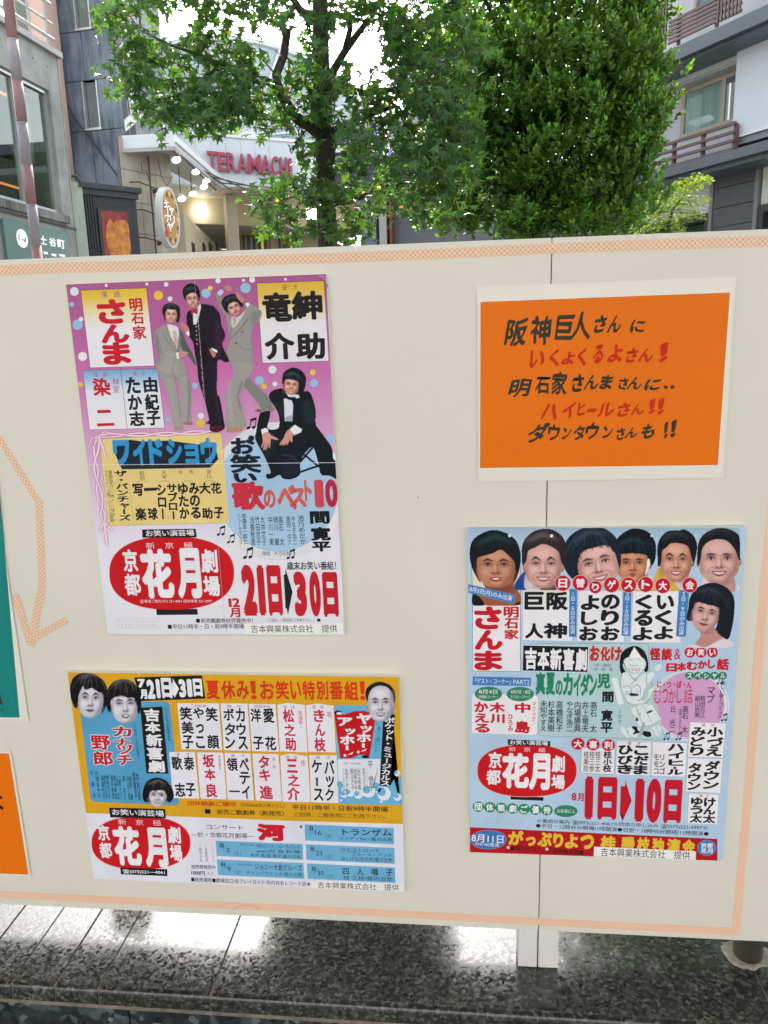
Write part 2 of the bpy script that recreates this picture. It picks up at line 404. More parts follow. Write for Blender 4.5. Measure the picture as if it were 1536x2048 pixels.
# ------------------------------------------------------------------ print library: everything below lies on the posters' faces
_fcu = bpy.data.curves.new('glyph', 'FONT'); _fcu.resolution_u = 3
_fob = bpy.data.objects.new('glyph', _fcu); COL.objects.link(_fob)
_GC = {}
def glyph(text, bold):
    """flat glyph; bold glyphs are the regular one struck several times in a ring, each strike a hair above the last"""
    k = (text, bold); nib = bold < 0; bold = abs(bold)     # negative: struck with a slanting broad nib
    if k in _GC: return _GC[k]
    if (text, 0) not in _RAW:
        _fcu.body = text; _fcu.offset = 0
        bpy.context.view_layer.update()
        dg = bpy.context.evaluated_depsgraph_get()
        me = _fob.evaluated_get(dg).to_mesh()
        v = np.empty(len(me.vertices) * 3); me.vertices.foreach_get('co', v)
        _RAW[(text, 0)] = (v.reshape(-1, 3)[:, :2].copy(), [tuple(p.vertices) for p in me.polygons])
        _fob.evaluated_get(dg).to_mesh_clear()
    v, f = _RAW[(text, 0)]
    v = v.copy(); f = list(f)
    zi = np.zeros(len(v))
    if bold > 0.004 and len(v):
        n = 4 if bold < 0.025 else 8
        V_, F_, Z_ = [], [], []
        for i in range(n):
            a = 2 * math.pi * (i + 0.5) / n
            V_.append(v + (np.array([math.cos(a), math.sin(a)]) * bold if not nib else (np.array([0.62, 0.78]) * math.cos(a) * bold * 1.5 + np.array([0.78, -0.62]) * math.sin(a) * bold * 0.45))); F_ += [tuple(j + i * len(v) for j in q) for q in f]; Z_.append(np.full(len(v), i + 0.0))
        v, f, zi = np.concatenate(V_), F_, np.concatenate(Z_)
    ZI[id(f)] = zi
    _GC[k] = (v, f)
    return _GC[k]
_RAW, ZI = {}, {}
ROUND = {}
class Poster:
    def __init__(s, name, corners, label, cat, thick, edge, face, group=None, base=0.0, k0=0.0):
        s.y = -base - thick
        s.b2 = lambda x, y: P(x, y, s.y)[[0, 2]]
        c = [s.b2(*p) for p in corners]                   # TL TR BR BL
        s.root = thing(name, (c[3][0], -base, c[3][1]), label, cat, group)
        s.c = c
        s.e1 = (c[1] - c[0] + c[2] - c[3]); s.e1 /= np.linalg.norm(s.e1)
        s.e2 = np.array([s.e1[1], -s.e1[0]])              # down
        ctr = sum(c) / 4
        w = (np.linalg.norm(c[1] - c[0]) + np.linalg.norm(c[2] - c[3])) / 4; h = (np.linalg.norm(c[3] - c[0]) + np.linalg.norm(c[2] - c[1])) / 4
        s.rect = [ctr + s.e1 * a * w + s.e2 * b * h for a, b in ((-1, -1), (1, -1), (1, 1), (-1, 1))]
        s.y = -base - thick
        s.step = 0.00009
        bm = bmesh.new()
        r = 0.0022
        loop = []
        for i, (cc, (sx, sy)) in enumerate(zip(s.rect, ((-1, -1), (1, -1), (1, 1), (-1, 1)))):
            for k in range(4):
                a = math.pi / 2 * k / 3
                aa = {0: math.pi + a, 1: 1.5 * math.pi + a, 2: a, 3: math.pi / 2 + a}[i]
                q = cc - s.e1 * sx * r - s.e2 * sy * r + s.e1 * r * math.cos(aa) + s.e2 * r * math.sin(aa)
                loop.append(q)
        body = MB().prism([(q[0], s.y, q[1]) for q in loop], (0, thick - 0.0002, 0))
        s.body = body.part('backing' if edge else 'sheet', inkmat(face) if not edge else edge, s.root)
        s.fr = (0, 0, 1)
        s.face = face
        if edge: s.quadrect('print_sheet', s.rect, face, 0.5)
    def use(s, x0, y0, sc): s.fr = (x0, y0, sc)
    def px(s, x, y): return (s.fr[0] + x / s.fr[2], s.fr[1] + y / s.fr[2])
    def pl(s, x, y): return s.b2(*s.px(x, y))
    def quadrect(s, name, pts2, col, k):
        return part(name, [(p[0], s.y - k * s.step, p[1]) for p in pts2], [tuple(range(len(pts2)))], inkmat(col), s.root)
    def clip(s, poly):
        out = [np.array(p) for p in poly]
        ctr = sum(s.rect) / 4
        for i in range(4):
            a, b = s.rect[i], s.rect[(i + 1) % 4]
            nrm = np.array([-(b - a)[1], (b - a)[0]])
            if nrm.dot(ctr - a) < 0: nrm = -nrm
            res = []
            for j in range(len(out)):
                p, q = out[j], out[(j + 1) % len(out)]
                dp, dq = nrm.dot(p - a), nrm.dot(q - a)
                if dp >= 0: res.append(p)
                if dp * dq < 0: res.append(p + (q - p) * dp / (dp - dq))
            out = res
            if not out: break
        return out
    def poly(s, pts, col, k=1, name='printed_panel', line=None, lw=1.0):
        pp = s.clip([s.pl(*p) for p in pts])
        if len(pp) < 3: return
        if line:
            ctr = sum(pp) / len(pp)
            lwm = lw * 0.001
            big = []
            n = len(pp)
            area = sum(pp[i][0] * pp[(i + 1) % n][1] - pp[(i + 1) % n][0] * pp[i][1] for i in range(n))
            sg = 1 if area > 0 else -1
            for i in range(n):
                a, b, c = pp[i - 1], pp[i], pp[(i + 1) % n]
                d1 = (b - a) / (np.linalg.norm(b - a) + 1e-9); d2 = (c - b) / (np.linalg.norm(c - b) + 1e-9)
                nn = np.array([d1[1] + d2[1], -(d1[0] + d2[0])]) * sg; nn /= (np.linalg.norm(nn) + 1e-9)
                cosv = max(0.4, abs(nn.dot(np.array([d1[1], -d1[0]]))))
                big.append(b + nn * lwm / cosv)
            s.quadrect('printed_outline', s.clip(big), line, k - 0.4)
        # triangulated so concave outlines fill correctly
        bm = bmesh.new()
        f = bm.faces.new([bm.verts.new((p[0], s.y - k * s.step, p[1])) for p in pp])
        if len(pp) > 4: bmesh.ops.triangulate(bm, faces=[f], ngon_method='EAR_CLIP')
        me = bpy.data.meshes.new(name); bm.to_mesh(me); bm.free()
        return under(link(name, me, None, inkmat(col)), s.root)
    def rr(s, pts, rad, col, k=1, line=None, lw=0.6):
        """polygon with rounded corners (rad in local units)"""
        out = []
        n = len(pts)
        for i in range(n):
            a, b, c = np.array(pts[i - 1], float), np.array(pts[i], float), np.array(pts[(i + 1) % n], float)
            p = b + (a - b) / np.linalg.norm(a - b) * rad; q = b + (c - b) / np.linalg.norm(c - b) * rad
            for t in (0, .25, .5, .75, 1): out.append(tuple((1 - t) ** 2 * p + 2 * t * (1 - t) * b + t * t * q))
        return s.poly(out, col, k, line=line, lw=lw)
    def ell(s, cx, cy, rx, ry, col, k=1, n=40, power=2.0, rot=0.0, line=None, lw=0.5, name='printed_disc'):
        pts = []
        for i in range(n):
            a = 2 * math.pi * i / n; c, d = math.cos(a), math.sin(a)
            x = rx * abs(c) ** (2 / power) * (1 if c >= 0 else -1); y = ry * abs(d) ** (2 / power) * (1 if d >= 0 else -1)
            pts.append((cx + x * math.cos(rot) - y * math.sin(rot), cy + x * math.sin(rot) + y * math.cos(rot)))
        return s.poly(pts, col, k, name=name, line=line, lw=lw)
    def grad(s, pts, stops, k=1, line=None, lw=0.5, name='printed_panel'):
        """four corner panel with vertical colour stops printed on it"""
        c = [s.pl(*p) for p in pts]
        if line: s.poly(pts, stops[0][1], k - 0.2, name=name, line=line, lw=lw)
        vs, fs, cols = [], [], []
        for i, (t, h) in enumerate(stops):
            for a, b in ((c[0], c[3]), (c[1], c[2])):
                q = a + (b - a) * t; vs.append((q[0], s.y - k * s.step, q[1])); cols.append((*ink(h), 1))
            if i: fs.append((2 * i - 2, 2 * i - 1, 2 * i + 1, 2 * i))
        me = bpy.data.meshes.new(name); me.from_pydata(vs, [], fs)
        at = me.color_attributes.new('ink', 'FLOAT_COLOR', 'POINT'); at.data.foreach_set('color', np.array(cols).ravel())
        return under(link(name, me, None, vcolmat()), s.root)
    def line(s, pts, w, col, k=2, name='printed_line', closed=False):
        q = [s.pl(*p) for p in pts]; wm = w / s.fr[2] * 0.00062
        if closed: q.append(q[0])
        vs, fs = [], []
        for i, p in enumerate(q):
            d = q[min(i + 1, len(q) - 1)] - q[max(i - 1, 0)]; d /= (np.linalg.norm(d) + 1e-9); nn = np.array([-d[1], d[0]])
            for sg in (-1, 1):
                z = p + nn * wm / 2 * sg; vs.append((z[0], s.y - k * s.step, z[1]))
            if i: fs.append((2 * i - 2, 2 * i - 1, 2 * i + 1, 2 * i))
        return part(name, vs, fs, inkmat(col), s.root)
    def _emit(s, name, chunks, col, k):
        vs, fs = [], []
        for v, f in chunks:
            zi = ZI.get(id(f))
            b = len(vs); vs += [(p[0], s.y - k * s.step - (zi[i] * 0.000004 if zi is not None else 0), p[1]) for i, p in enumerate(v)]; fs += [tuple(i + b for i in q) for q in f]
        if vs: return part(name, vs, fs, inkmat(col), s.root)
    def _scale(s, x, y, dx, dy):
        return np.linalg.norm(s.pl(x + dx / 2, y + dy / 2) - s.pl(x - dx / 2, y - dy / 2))
    def G(s, ch, x0, y0, x1, y1, col='#1c1c20', bold=0.035, k=4, name='lettering', shear=0.0, turn=False, emit=True):
        """one glyph stretched into the box x0 y0 x1 y1"""
        cx, cy = (x0 + x1) / 2, (y0 + y1) / 2
        pxx, _ = s.px(cx, cy)
        w, h = abs(x1 - x0), abs(y1 - y0)
        w = max(w * 0.5, w - abs((960 - pxx) * 0.000145) * h)
        W, H = s._scale(cx, cy, w, 0), s._scale(cx, cy, 0, h)
        c = s.pl(cx, cy)
        v, f = glyph(ch, bold)
        if not len(v): return None
        v = v.copy()
        if turn: v = np.stack([v[:, 1], -v[:, 0]], 1)
        mn, mx = v.min(0), v.max(0)
        u = (v - (mn + mx) / 2) / np.maximum(mx - mn, 1e-6)
        u[:, 0] += shear * u[:, 1]
        if bold < 0:
            ph = cx * 0.7; a_ = u[:, 0].copy(); u[:, 0] += 0.035 * np.sin(5 * u[:, 1] + ph); u[:, 1] += 0.035 * np.sin(5 * a_ + ph * 1.7)
        pts = c + np.outer(u[:, 0] * W, s.e1) - np.outer(u[:, 1] * H, s.e2)
        if not emit: return (pts, f)
        return s._emit(name, [(pts, f)], col, k)
    def H(s, text, x0, y0, x1, y1, h, col='#1c1c20', bold=0.012, k=4, name='lettering', fit=False):
        """a line of text between the middles of its two ends, h high"""
        a, b = s.pl(x0, y0), s.pl(x1, y1)
        L = np.linalg.norm(b - a); d = (b - a) / L; dn = np.array([d[1], -d[0]])
        hh = s._scale((x0 + x1) / 2, (y0 + y1) / 2, 0, h)
        out = []
        if any(ord(c) < 128 and c != ' ' for c in text) and not fit:
            v, f = glyph(text, bold); v = v.copy()
            mn, mx = v.min(0), v.max(0)
            u = (v - mn) / np.maximum(mx - mn, 1e-6)
            out.append((a + np.outer(u[:, 0] * L, d) - np.outer((u[:, 1] - 0.5) * hh, dn), f))
        else:
            n = len(text); cw = L / n
            for i, ch in enumerate(text):
                if ch in ' \u3000': continue
                v, f = glyph(ch, bold)
                if not len(v): continue
                v = v.copy()
                if fit:
                    mn, mx = v.min(0), v.max(0); u = (v - (mn + mx) / 2) / np.maximum(mx - mn, 1e-6); u = u * np.array([0.96, 0.98])
                else:
                    u = (v - np.array([0.5, 0.38])) * np.array([1.02, 1.12])
                out.append((a + d * cw * (i + 0.5) + np.outer(u[:, 0] * cw, d) - np.outer(u[:, 1] * hh, dn), f))
        return s._emit(name, out, col, k)
    def V(s, text, x0, y0, x1, y1, w, col='#1c1c20', bold=0.012, k=4, name='lettering', fit=False):
        """a column of text from top middle to bottom middle, w wide"""
        a, b = s.pl(x0, y0), s.pl(x1, y1)
        L = np.linalg.norm(b - a); d = (b - a) / L; dr = np.array([-d[1], d[0]])
        if dr.dot(s.e1) < 0: dr = -dr
        ww = s._scale((x0 + x1) / 2, (y0 + y1) / 2, w, 0)
        n = len(text); ch_ = L / n
        out = []
        for i, ch in enumerate(text):
            if ch in ' \u3000': continue
            v, f = glyph(ch, bold)
            if not len(v): continue
            v = v.copy()
            if ch in 'ー―…(（)）':
                v = v - np.array([0.5, 0.38]); v = np.stack([v[:, 1], -v[:, 0]], 1)
                u = v * np.array([1.0, 1.0])
            elif ord(ch) < 128 and not fit:
                mn, mx = v.min(0), v.max(0); u = (v - (mn + mx) / 2) * np.array([1.15, 1.1])
            elif fit or ord(ch) < 128:
                mn, mx = v.min(0), v.max(0); u = (v - (mn + mx) / 2) / np.maximum(mx - mn, 1e-6) * np.array([0.97, 0.95])
                if ord(ch) < 128 and not fit: u *= 0.72
            else:
                u = (v - np.array([0.5, 0.38])) * np.array([1.03, 1.06])
                if ch in 'ッャュョァィゥェォっゃゅょ': u = u + np.array([0.08, 0.08])
            out.append((a + d * ch_ * (i + 0.5) + np.outer(u[:, 0] * ww, dr) - np.outer(u[:, 1] * ch_, d), f))
        return s._emit(name, out, col, k)
    def note(s, cx, cy, sz, col='#16181c', k=3):
        for dx in (0, 0.9 * sz):
            s.ell(cx + dx, cy - dx * 0.1, sz * 0.34, sz * 0.24, col, k, n=14, rot=-0.5, name='printed_note')
            s.line([(cx + dx + sz * 0.28, cy - dx * 0.1), (cx + dx + sz * 0.42, cy - sz * 1.5 - dx * 0.35)], sz * 0.14, col, k)
        s.poly([(cx + sz * 0.38, cy - sz * 1.5), (cx + sz * 1.38, cy - sz * 1.85), (cx + sz * 1.34, cy - sz * 1.4), (cx + sz * 0.34, cy - sz * 1.05)], col, k, name='printed_note')
    # ---------------- soft edged pictures, printed as a fine mesh of ink dots
    def picture(s, layers, step=0.85, k=3, name='printed_portrait'):
        """layers: (kind, geometry, colour, softness, opacity, in_mask) in local units; colours are laid down in order"""
        hard = [L for L in layers if L[5]]
        xs, ys = [], []
        for L in hard:
            g = L[1]
            if L[0] == 'e': xs += [g[0] - g[2] - g[3], g[0] + g[2] + g[3]]; ys += [g[1] - g[3] - g[2], g[1] + g[3] + g[2]]
            else: xs += [p[0] for p in g]; ys += [p[1] for p in g]
        st = step * s.fr[2]
        gx = np.arange(min(xs) - st, max(xs) + st * 2, st); gy = np.arange(min(ys) - st, max(ys) + st * 2, st)
        X, Yg = np.meshgrid(gx, gy)
        colr = np.zeros(X.shape + (3,)); alpha = np.zeros(X.shape)
        for kind, g, hcol, soft, op, inm in layers:
            if kind == 'e':
                cx, cy, rx, ry, rot = g
                dx, dy = X - cx, Yg - cy; c, d = math.cos(rot), math.sin(rot)
                u, v = (dx * c + dy * d) / rx, (-dx * d + dy * c) / ry
                sd = (np.sqrt(u * u + v * v) - 1) * min(rx, ry)
            else:
                pts = smooth_loop(g) if kind == 's' else [np.array(p, float) for p in g]
                if kind == 'l': sd = line_sd(X, Yg, g[0][2] if len(g[0]) > 2 else 1, [(p[0], p[1]) for p in g])
                else: sd = poly_sd(X, Yg, pts)
            sf = max(soft, st * 0.7)
            a = np.clip(0.5 - sd / (2 * sf), 0, 1); a = a * a * (3 - 2 * a) * op
            c_ = np.array([lin(int(hcol[i:i + 2], 16)) for i in (1, 3, 5)])
            colr = colr * (1 - a[..., None]) + c_ * a[..., None] if not inm else np.where((alpha < 0.01)[..., None], c_, colr * (1 - a[..., None]) + c_ * a[..., None])
            if inm: alpha = np.maximum(alpha, a)
        ny, nx = X.shape
        keep = alpha > 0.45
        vid = -np.ones(X.shape, int); used = np.zeros(X.shape, bool)
        cell = keep[:-1, :-1] & keep[1:, :-1] & keep[:-1, 1:] & keep[1:, 1:]
        used[:-1, :-1] |= cell; used[1:, :-1] |= cell; used[:-1, 1:] |= cell; used[1:, 1:] |= cell
        # keep inside the poster
        A = np.array(s.fr)
        PX, PY = A[0] + X / A[2], A[1] + Yg / A[2]
        V3 = np.stack([PX - 768.0, PY - 1024.0, np.full_like(PX, FPX)], -1) @ RM.T
        tt = (s.y - CAM[1]) / V3[..., 1]
        W = np.stack([CAM[0] + V3[..., 0] * tt, CAM[2] + V3[..., 2] * tt], -1)
        rel = W - s.rect[0]
        wE, hE = np.linalg.norm(s.rect[1] - s.rect[0]), np.linalg.norm(s.rect[3] - s.rect[0])
        a1, a2 = rel @ s.e1, rel @ s.e2
        a1c, a2c = np.clip(a1, 0.0002, wE - 0.0002), np.clip(a2, 0.0002, hE - 0.0002)
        W = s.rect[0] + a1c[..., None] * s.e1 + a2c[..., None] * s.e2
        out = ((a1 < -0.001) | (a1 > wE + 0.001) | (a2 < -0.001) | (a2 > hE + 0.001))
        cell &= ~(out[:-1, :-1] & out[1:, 1:])
        used[:] = False
        used[:-1, :-1] |= cell; used[1:, :-1] |= cell; used[:-1, 1:] |= cell; used[1:, 1:] |= cell
        vid[used] = np.arange(used.sum())
        vs = np.stack([W[used][:, 0], np.full(used.sum(), s.y - k * s.step), W[used][:, 1]], 1)
        jj, ii = np.nonzero(cell)
        fs = np.stack([vid[jj, ii], vid[jj + 1, ii], vid[jj + 1, ii + 1], vid[jj, ii + 1]], 1)
        me = bpy.data.meshes.new(name); me.from_pydata(vs.tolist(), [], fs.tolist())
        cc = np.clip(colr[used] * 1.27, 0, 0.9)
        grain = RNG.normal(0, 0.036, X.shape); grain = (grain + np.roll(grain, 1, 0) + np.roll(grain, 1, 1) + np.roll(grain, (1, 1), (0, 1))) / 1.6
        cc = cc * (1 + grain[used][:, None])
        at = me.color_attributes.new('ink', 'FLOAT_COLOR', 'POINT')
        at.data.foreach_set('color', np.concatenate([cc, np.ones((len(cc), 1))], 1).astype(np.float32).ravel())
        return under(link(name, me, None, vcolmat()), s.root)

def smooth_loop(pts, sub=5):
    p = [np.array(q, float) for q in pts]; n = len(p); out = []
    for i in range(n):
        a, b, c, d = p[i - 1], p[i], p[(i + 1) % n], p[(i + 2) % n]
        for j in range(sub):
            t = j / sub
            out.append(0.5 * ((2 * b) + (c - a) * t + (2 * a - 5 * b + 4 * c - d) * t * t + (3 * b - a - 3 * c + d) * t ** 3))
    return out
def poly_sd(X, Y, pts):
    d = np.full(X.shape, 1e18); inside = np.zeros(X.shape, bool); n = len(pts)
    for i in range(n):
        a, b = pts[i], pts[(i + 1) % n]
        ex, ey = b[0] - a[0], b[1] - a[1]; wx, wy = X - a[0], Y - a[1]
        t = np.clip((wx * ex + wy * ey) / (ex * ex + ey * ey + 1e-12), 0, 1)
        d = np.minimum(d, (wx - ex * t) ** 2 + (wy - ey * t) ** 2)
        cond = (a[1] > Y) != (b[1] > Y)
        with np.errstate(divide='ignore', invalid='ignore'):
            xi = ex * (Y - a[1]) / (ey if abs(ey) > 1e-12 else 1e-12) + a[0]
        inside ^= cond & (X < xi)
    d = np.sqrt(d)
    return np.where(inside, -d, d)
def line_sd(X, Y, w, pts):
    d = np.full(X.shape, 1e18)
    for i in range(len(pts) - 1):
        a, b = pts[i], pts[i + 1]
        ex, ey = b[0] - a[0], b[1] - a[1]; wx, wy = X - a[0], Y - a[1]
        t = np.clip((wx * ex + wy * ey) / (ex * ex + ey * ey + 1e-12), 0, 1)
        d = np.minimum(d, (wx - ex * t) ** 2 + (wy - ey * t) ** 2)
    return np.sqrt(d) - w / 2

def face(cx, cy, w, h, rot=0.0, skin='#c8a090', shade='#8a6050', dark='#1a1a22', lip='#a04848', mouth='smile', hair=None, fringe=None,
         extra_back=(), extra_front=(), light='#e8c8bc', eye=1.0, gaze=0.0, chin=0.62, brow=1.0, shine='#4a5260', side=1, ears=True, turn=0.0, jaw=1.0, strands=True):
    """a printed head: w, h = half width and half height of the face oval, in local units"""
    c, d = math.cos(rot), math.sin(rot)
    def T(u, v): return (cx + (u * w) * c - (v * h) * d, cy + (u * w) * d + (v * h) * c)
    def TT(l): return [T(*p) for p in l]
    def E(u, v, ru, rv, r=0.0): x, y = T(u, v); return (x, y, ru * w, rv * h, rot + r)
    t = turn
    L = []
    eyew = '#b8aaa4' if light > '#d' else '#a08e84'
    if hair: L.append(('s', TT(hair), dark, 0, 1, True))
    L += list(extra_back)
    if ears:
        for sg in (-1, 1): L.append(('e', E(sg * 1.0 + t * 0.05, 0.08, 0.13, 0.2), shade, 0, 1, True)); L.append(('e', E(sg * 0.99, 0.06, 0.08, 0.13), skin, w * 0.03, 1, False))
    fc = [(0, -1.0), (0.6, -0.86), (0.93, -0.45), (0.98, 0.0), (0.93 * jaw, 0.38), (0.80 * jaw, 0.68), (0.46 * jaw, 0.94), (0, 1.02), (-0.46 * jaw, 0.94), (-0.80 * jaw, 0.68), (-0.93 * jaw, 0.38), (-0.98, 0.0), (-0.93, -0.45), (-0.6, -0.86)]
    fc = [(u + t * 0.12 * (1 if v > 0 else 0), v) for u, v in fc]
    L.append(('s', TT(fc), skin, w * 0.02, 1, True))
    L.append(('s', TT([(side * 0.99, -0.6), (side * 1.02, 0.1), (side * 0.9, 0.6), (side * 0.3, 1.05), (side * 0.35, 0.8), (side * 0.62, 0.4), (side * 0.74, -0.1), (side * 0.78, -0.6)]), shade, w * 0.22, 0.75, False))
    L.append(('e', E(-side * 0.9, 0.3, 0.14, 0.6, 0), shade, w * 0.15, 0.45, False))
    L.append(('e', E(0, 0.98, 0.5, 0.10), shade, w * 0.1, 0.5, False))
    L.append(('e', E(-0.1 * side, -0.52, 0.5, 0.26), light, w * 0.3, 0.65, False))
    L.append(('e', E(-0.48, 0.25, 0.26, 0.2), light, w * 0.2, 0.6, False)); L.append(('e', E(0.42, 0.25, 0.22, 0.2), light, w * 0.2, 0.45, False))
    L.append(('e', E(0, 0.78, 0.2, 0.12), light, w * 0.12, 0.5, False))
    eh = 0.012 + 0.030 * eye
    for sg in (-1, 1):
        ex = sg * 0.41 + t * 0.12
        L.append(('e', E(ex, -0.14, 0.26, 0.12), shade, w * 0.14, 0.5, False))
        L.append(('s', TT([(ex - 0.24, -0.25 + 0.02 * (sg < 0)), (ex - 0.04, -0.325 * brow - 0.01), (ex + 0.24, -0.25 + 0.02 * (sg > 0)), (ex + 0.2, -0.215), (ex - 0.02, -0.235 * brow), (ex - 0.2, -0.205)]), dark, w * 0.045, 0.95, False))
        L.append(('s', TT([(ex - 0.17, -0.07), (ex - 0.06, -0.08 - eh), (ex + 0.07, -0.08 - eh), (ex + 0.17, -0.07), (ex + 0.06, -0.055 + eh * 0.6), (ex - 0.06, -0.055 + eh * 0.6)]), eyew, w * 0.03, 0.75, False))
        L.append(('e', E(ex + gaze * 0.04, -0.072, 0.07, 0.026 + eh), '#120e10', w * 0.03, 0.95, False))
        L.append(('l', [(*T(ex - 0.18, -0.068), w * 0.065), (*T(ex - 0.08, -0.095 - eh), 0), (*T(ex + 0.08, -0.098 - eh), 0), (*T(ex + 0.18, -0.078), 0)], '#2a1c1c', w * 0.035, 0.9, False))
        L.append(('l', [(*T(ex - 0.15, 0.0), w * 0.03), (*T(ex, 0.025), 0), (*T(ex + 0.15, 0.0), 0)], shade, w * 0.06, 0.5, False))
    nx = t * 0.2
    L.append(('s', TT([(nx + side * 0.05, -0.2), (nx + side * 0.16, 0.2), (nx + side * 0.26, 0.3), (nx + side * 0.12, 0.36), (nx + side * 0.04, 0.2)]), shade, w * 0.07, 0.7, False))
    L.append(('e', E(nx - 0.02 * side, 0.12, 0.07, 0.2), light, w * 0.06, 0.7, False))
    L.append(('e', E(nx, 0.35, 0.24, 0.06), shade, w * 0.05, 0.75, False))
    for sg in (-1, 1): L.append(('e', E(nx + sg * 0.11, 0.33, 0.055, 0.03), '#3a1e1c', w * 0.03, 0.85, False))
    mx = t * 0.16
    if mouth == 'smile':
        L.append(('s', TT([(mx - 0.36, 0.52), (mx - 0.18, 0.52), (mx, 0.53), (mx + 0.18, 0.52), (mx + 0.36, 0.52), (mx + 0.2, 0.69), (mx, 0.74), (mx - 0.2, 0.69)]), lip, w * 0.03, 0.95, False))
        L.append(('s', TT([(mx - 0.28, 0.545), (mx, 0.555), (mx + 0.28, 0.545), (mx + 0.16, 0.62), (mx, 0.64), (mx - 0.16, 0.62)]), '#d8d2d0', w * 0.03, 0.9, False))
        L.append(('l', [(*T(mx - 0.37, 0.51), w * 0.035), (*T(mx - 0.18, 0.525), 0), (*T(mx + 0.18, 0.525), 0), (*T(mx + 0.37, 0.51), 0)], '#4a1c1c', w * 0.02, 0.9, False))
        for sg in (-1, 1): L.append(('l', [(*T(sg * 0.3, 0.3), w * 0.05), (*T(sg * 0.52 + mx, 0.42), 0), (*T(sg * 0.56 + mx, 0.58), 0)], shade, w * 0.06, 0.65, False))
    elif mouth == 'closed':
        L.append(('s', TT([(mx - 0.3, 0.59), (mx - 0.1, 0.53), (mx, 0.55), (mx + 0.1, 0.53), (mx + 0.3, 0.57), (mx + 0.12, 0.69), (mx - 0.12, 0.69)]), lip, w * 0.03, 0.9, False))
        L.append(('l', [(*T(mx - 0.31, 0.595), w * 0.045), (*T(mx, 0.60), 0), (*T(mx + 0.31, 0.575), 0)], '#3a1616', w * 0.02, 0.9, False))
        L.append(('e', E(mx, 0.79, 0.18, 0.04), shade, w * 0.05, 0.5, False))
    elif mouth == 'open':
        L.append(('s', TT([(mx - 0.3, 0.58), (mx - 0.1, 0.52), (mx + 0.1, 0.52), (mx + 0.3, 0.57), (mx + 0.15, 0.72), (mx - 0.15, 0.72)]), lip, w * 0.03, 0.95, False))
        L.append(('s', TT([(mx - 0.16, 0.58), (mx + 0.18, 0.57), (mx + 0.1, 0.63), (mx - 0.1, 0.63)]), '#e0dad6', w * 0.02, 0.95, False))
    elif mouth == 'pout':
        L.append(('e', E(mx, 0.6, 0.17, 0.12), lip, w * 0.03, 0.95, False)); L.append(('e', E(mx, 0.6, 0.1, 0.025), '#4a1c1c', w * 0.03, 0.8, False))
    if fringe: fringe = [((math.copysign(max(abs(u), 0.9), u), v) if v > -0.36 and abs(u) > 0.7 else (u, v)) for u, v in fringe]
    if fringe: L.append(('s', TT(fringe), dark, w * 0.02, 1, True))
    if fringe and w > 40 and hair:
        rr = random.Random(int(cx * 7 + cy))
        low = [(u, v) for u, v in fringe if v > -1.12 and abs(u) <= 1.3]
        for i in range(len(low) - 1):
            (u0, v0), (u1, v1) = low[i], low[i + 1]
            if abs(v0 + v1) / 2 < 0.1: continue
            for _ in range(int(3 + 9 * math.hypot(u1 - u0, v1 - v0)) if strands else 0):
                q = rr.random(); u, v = u0 + (u1 - u0) * q, v0 + (v1 - v0) * q
                L.append(('l', [(*T(u * 0.97, v - 0.12), w * rr.uniform(0.03, 0.07)), (*T(u + rr.uniform(-.05, .07), v + rr.uniform(-0.04, 0.07)), 0)], dark, w * 0.03, 0.7, False))
        xs_ = [p[0] for p in hair] if hair else [-1, 1]
        for _ in range(26 if strands else 0):
            u = rr.uniform(min(xs_) * 0.9, max(xs_) * 0.9); v = rr.uniform(-1.35, -0.75)
            L.append(('l', [(*T(u * 0.75, v - 0.2), w * 0.025), (*T(u, v), 0), (*T(u * 1.12, v + 0.3), 0)], shine if rr.random() < 0.6 else '#060608', w * 0.03, 0.35 if abs(u) < 1.05 and v > -0.8 else 0.45, False))
    for (u, v, ru, rv, r) in ((-0.45, -1.25, 0.42, 0.10, -0.4), (0.25, -1.3, 0.3, 0.07, 0.3)):
        L.append(('e', E(u, v, ru, rv, r), shine, w * 0.16, 0.55, False))
    for i in range(9):
        u = -0.8 + 0.2 * i
        L.append(('l', [(*T(u * 0.5, -1.4), w * 0.02), (*T(u * 0.95, -1.05), 0), (*T(u * 1.1, -0.85), 0)], shine, w * 0.02, 0.25, False))
    L += list(extra_front)
    return L
# ------------------------------------------------------------------ the posters
INK, RED, WHT, PUR = '#1c1c22', '#b81f2c', '#d6d5dc', '#9c3f8c'
M_FOAM = mat('foam_board_edge', (0.88, 0.87, 0.80), 0.5, vary=0.03)
PG = 'mounted show posters on the notice board'

def logo(S, band, btxt, bh, cx, cy, rx, ry, k=2, outline=True):
    S.poly(band, '#1a1a1e', k + 2, name='printed_band')
    S.H('お笑い演芸場', *btxt, bh, WHT, 0.02, k + 3)
    S.ell(cx, cy, rx + 6, ry + 6, '#dba0a0', k, power=2.35, n=64)
    S.ell(cx, cy, rx, ry, '#b8181f', k + 1, power=2.35, n=64)
def logo_glyphs(S, boxes, k=5):
    for ch, b, bold in boxes: S.G(ch, *b, col=WHT, bold=bold, k=k, name='logo_lettering')

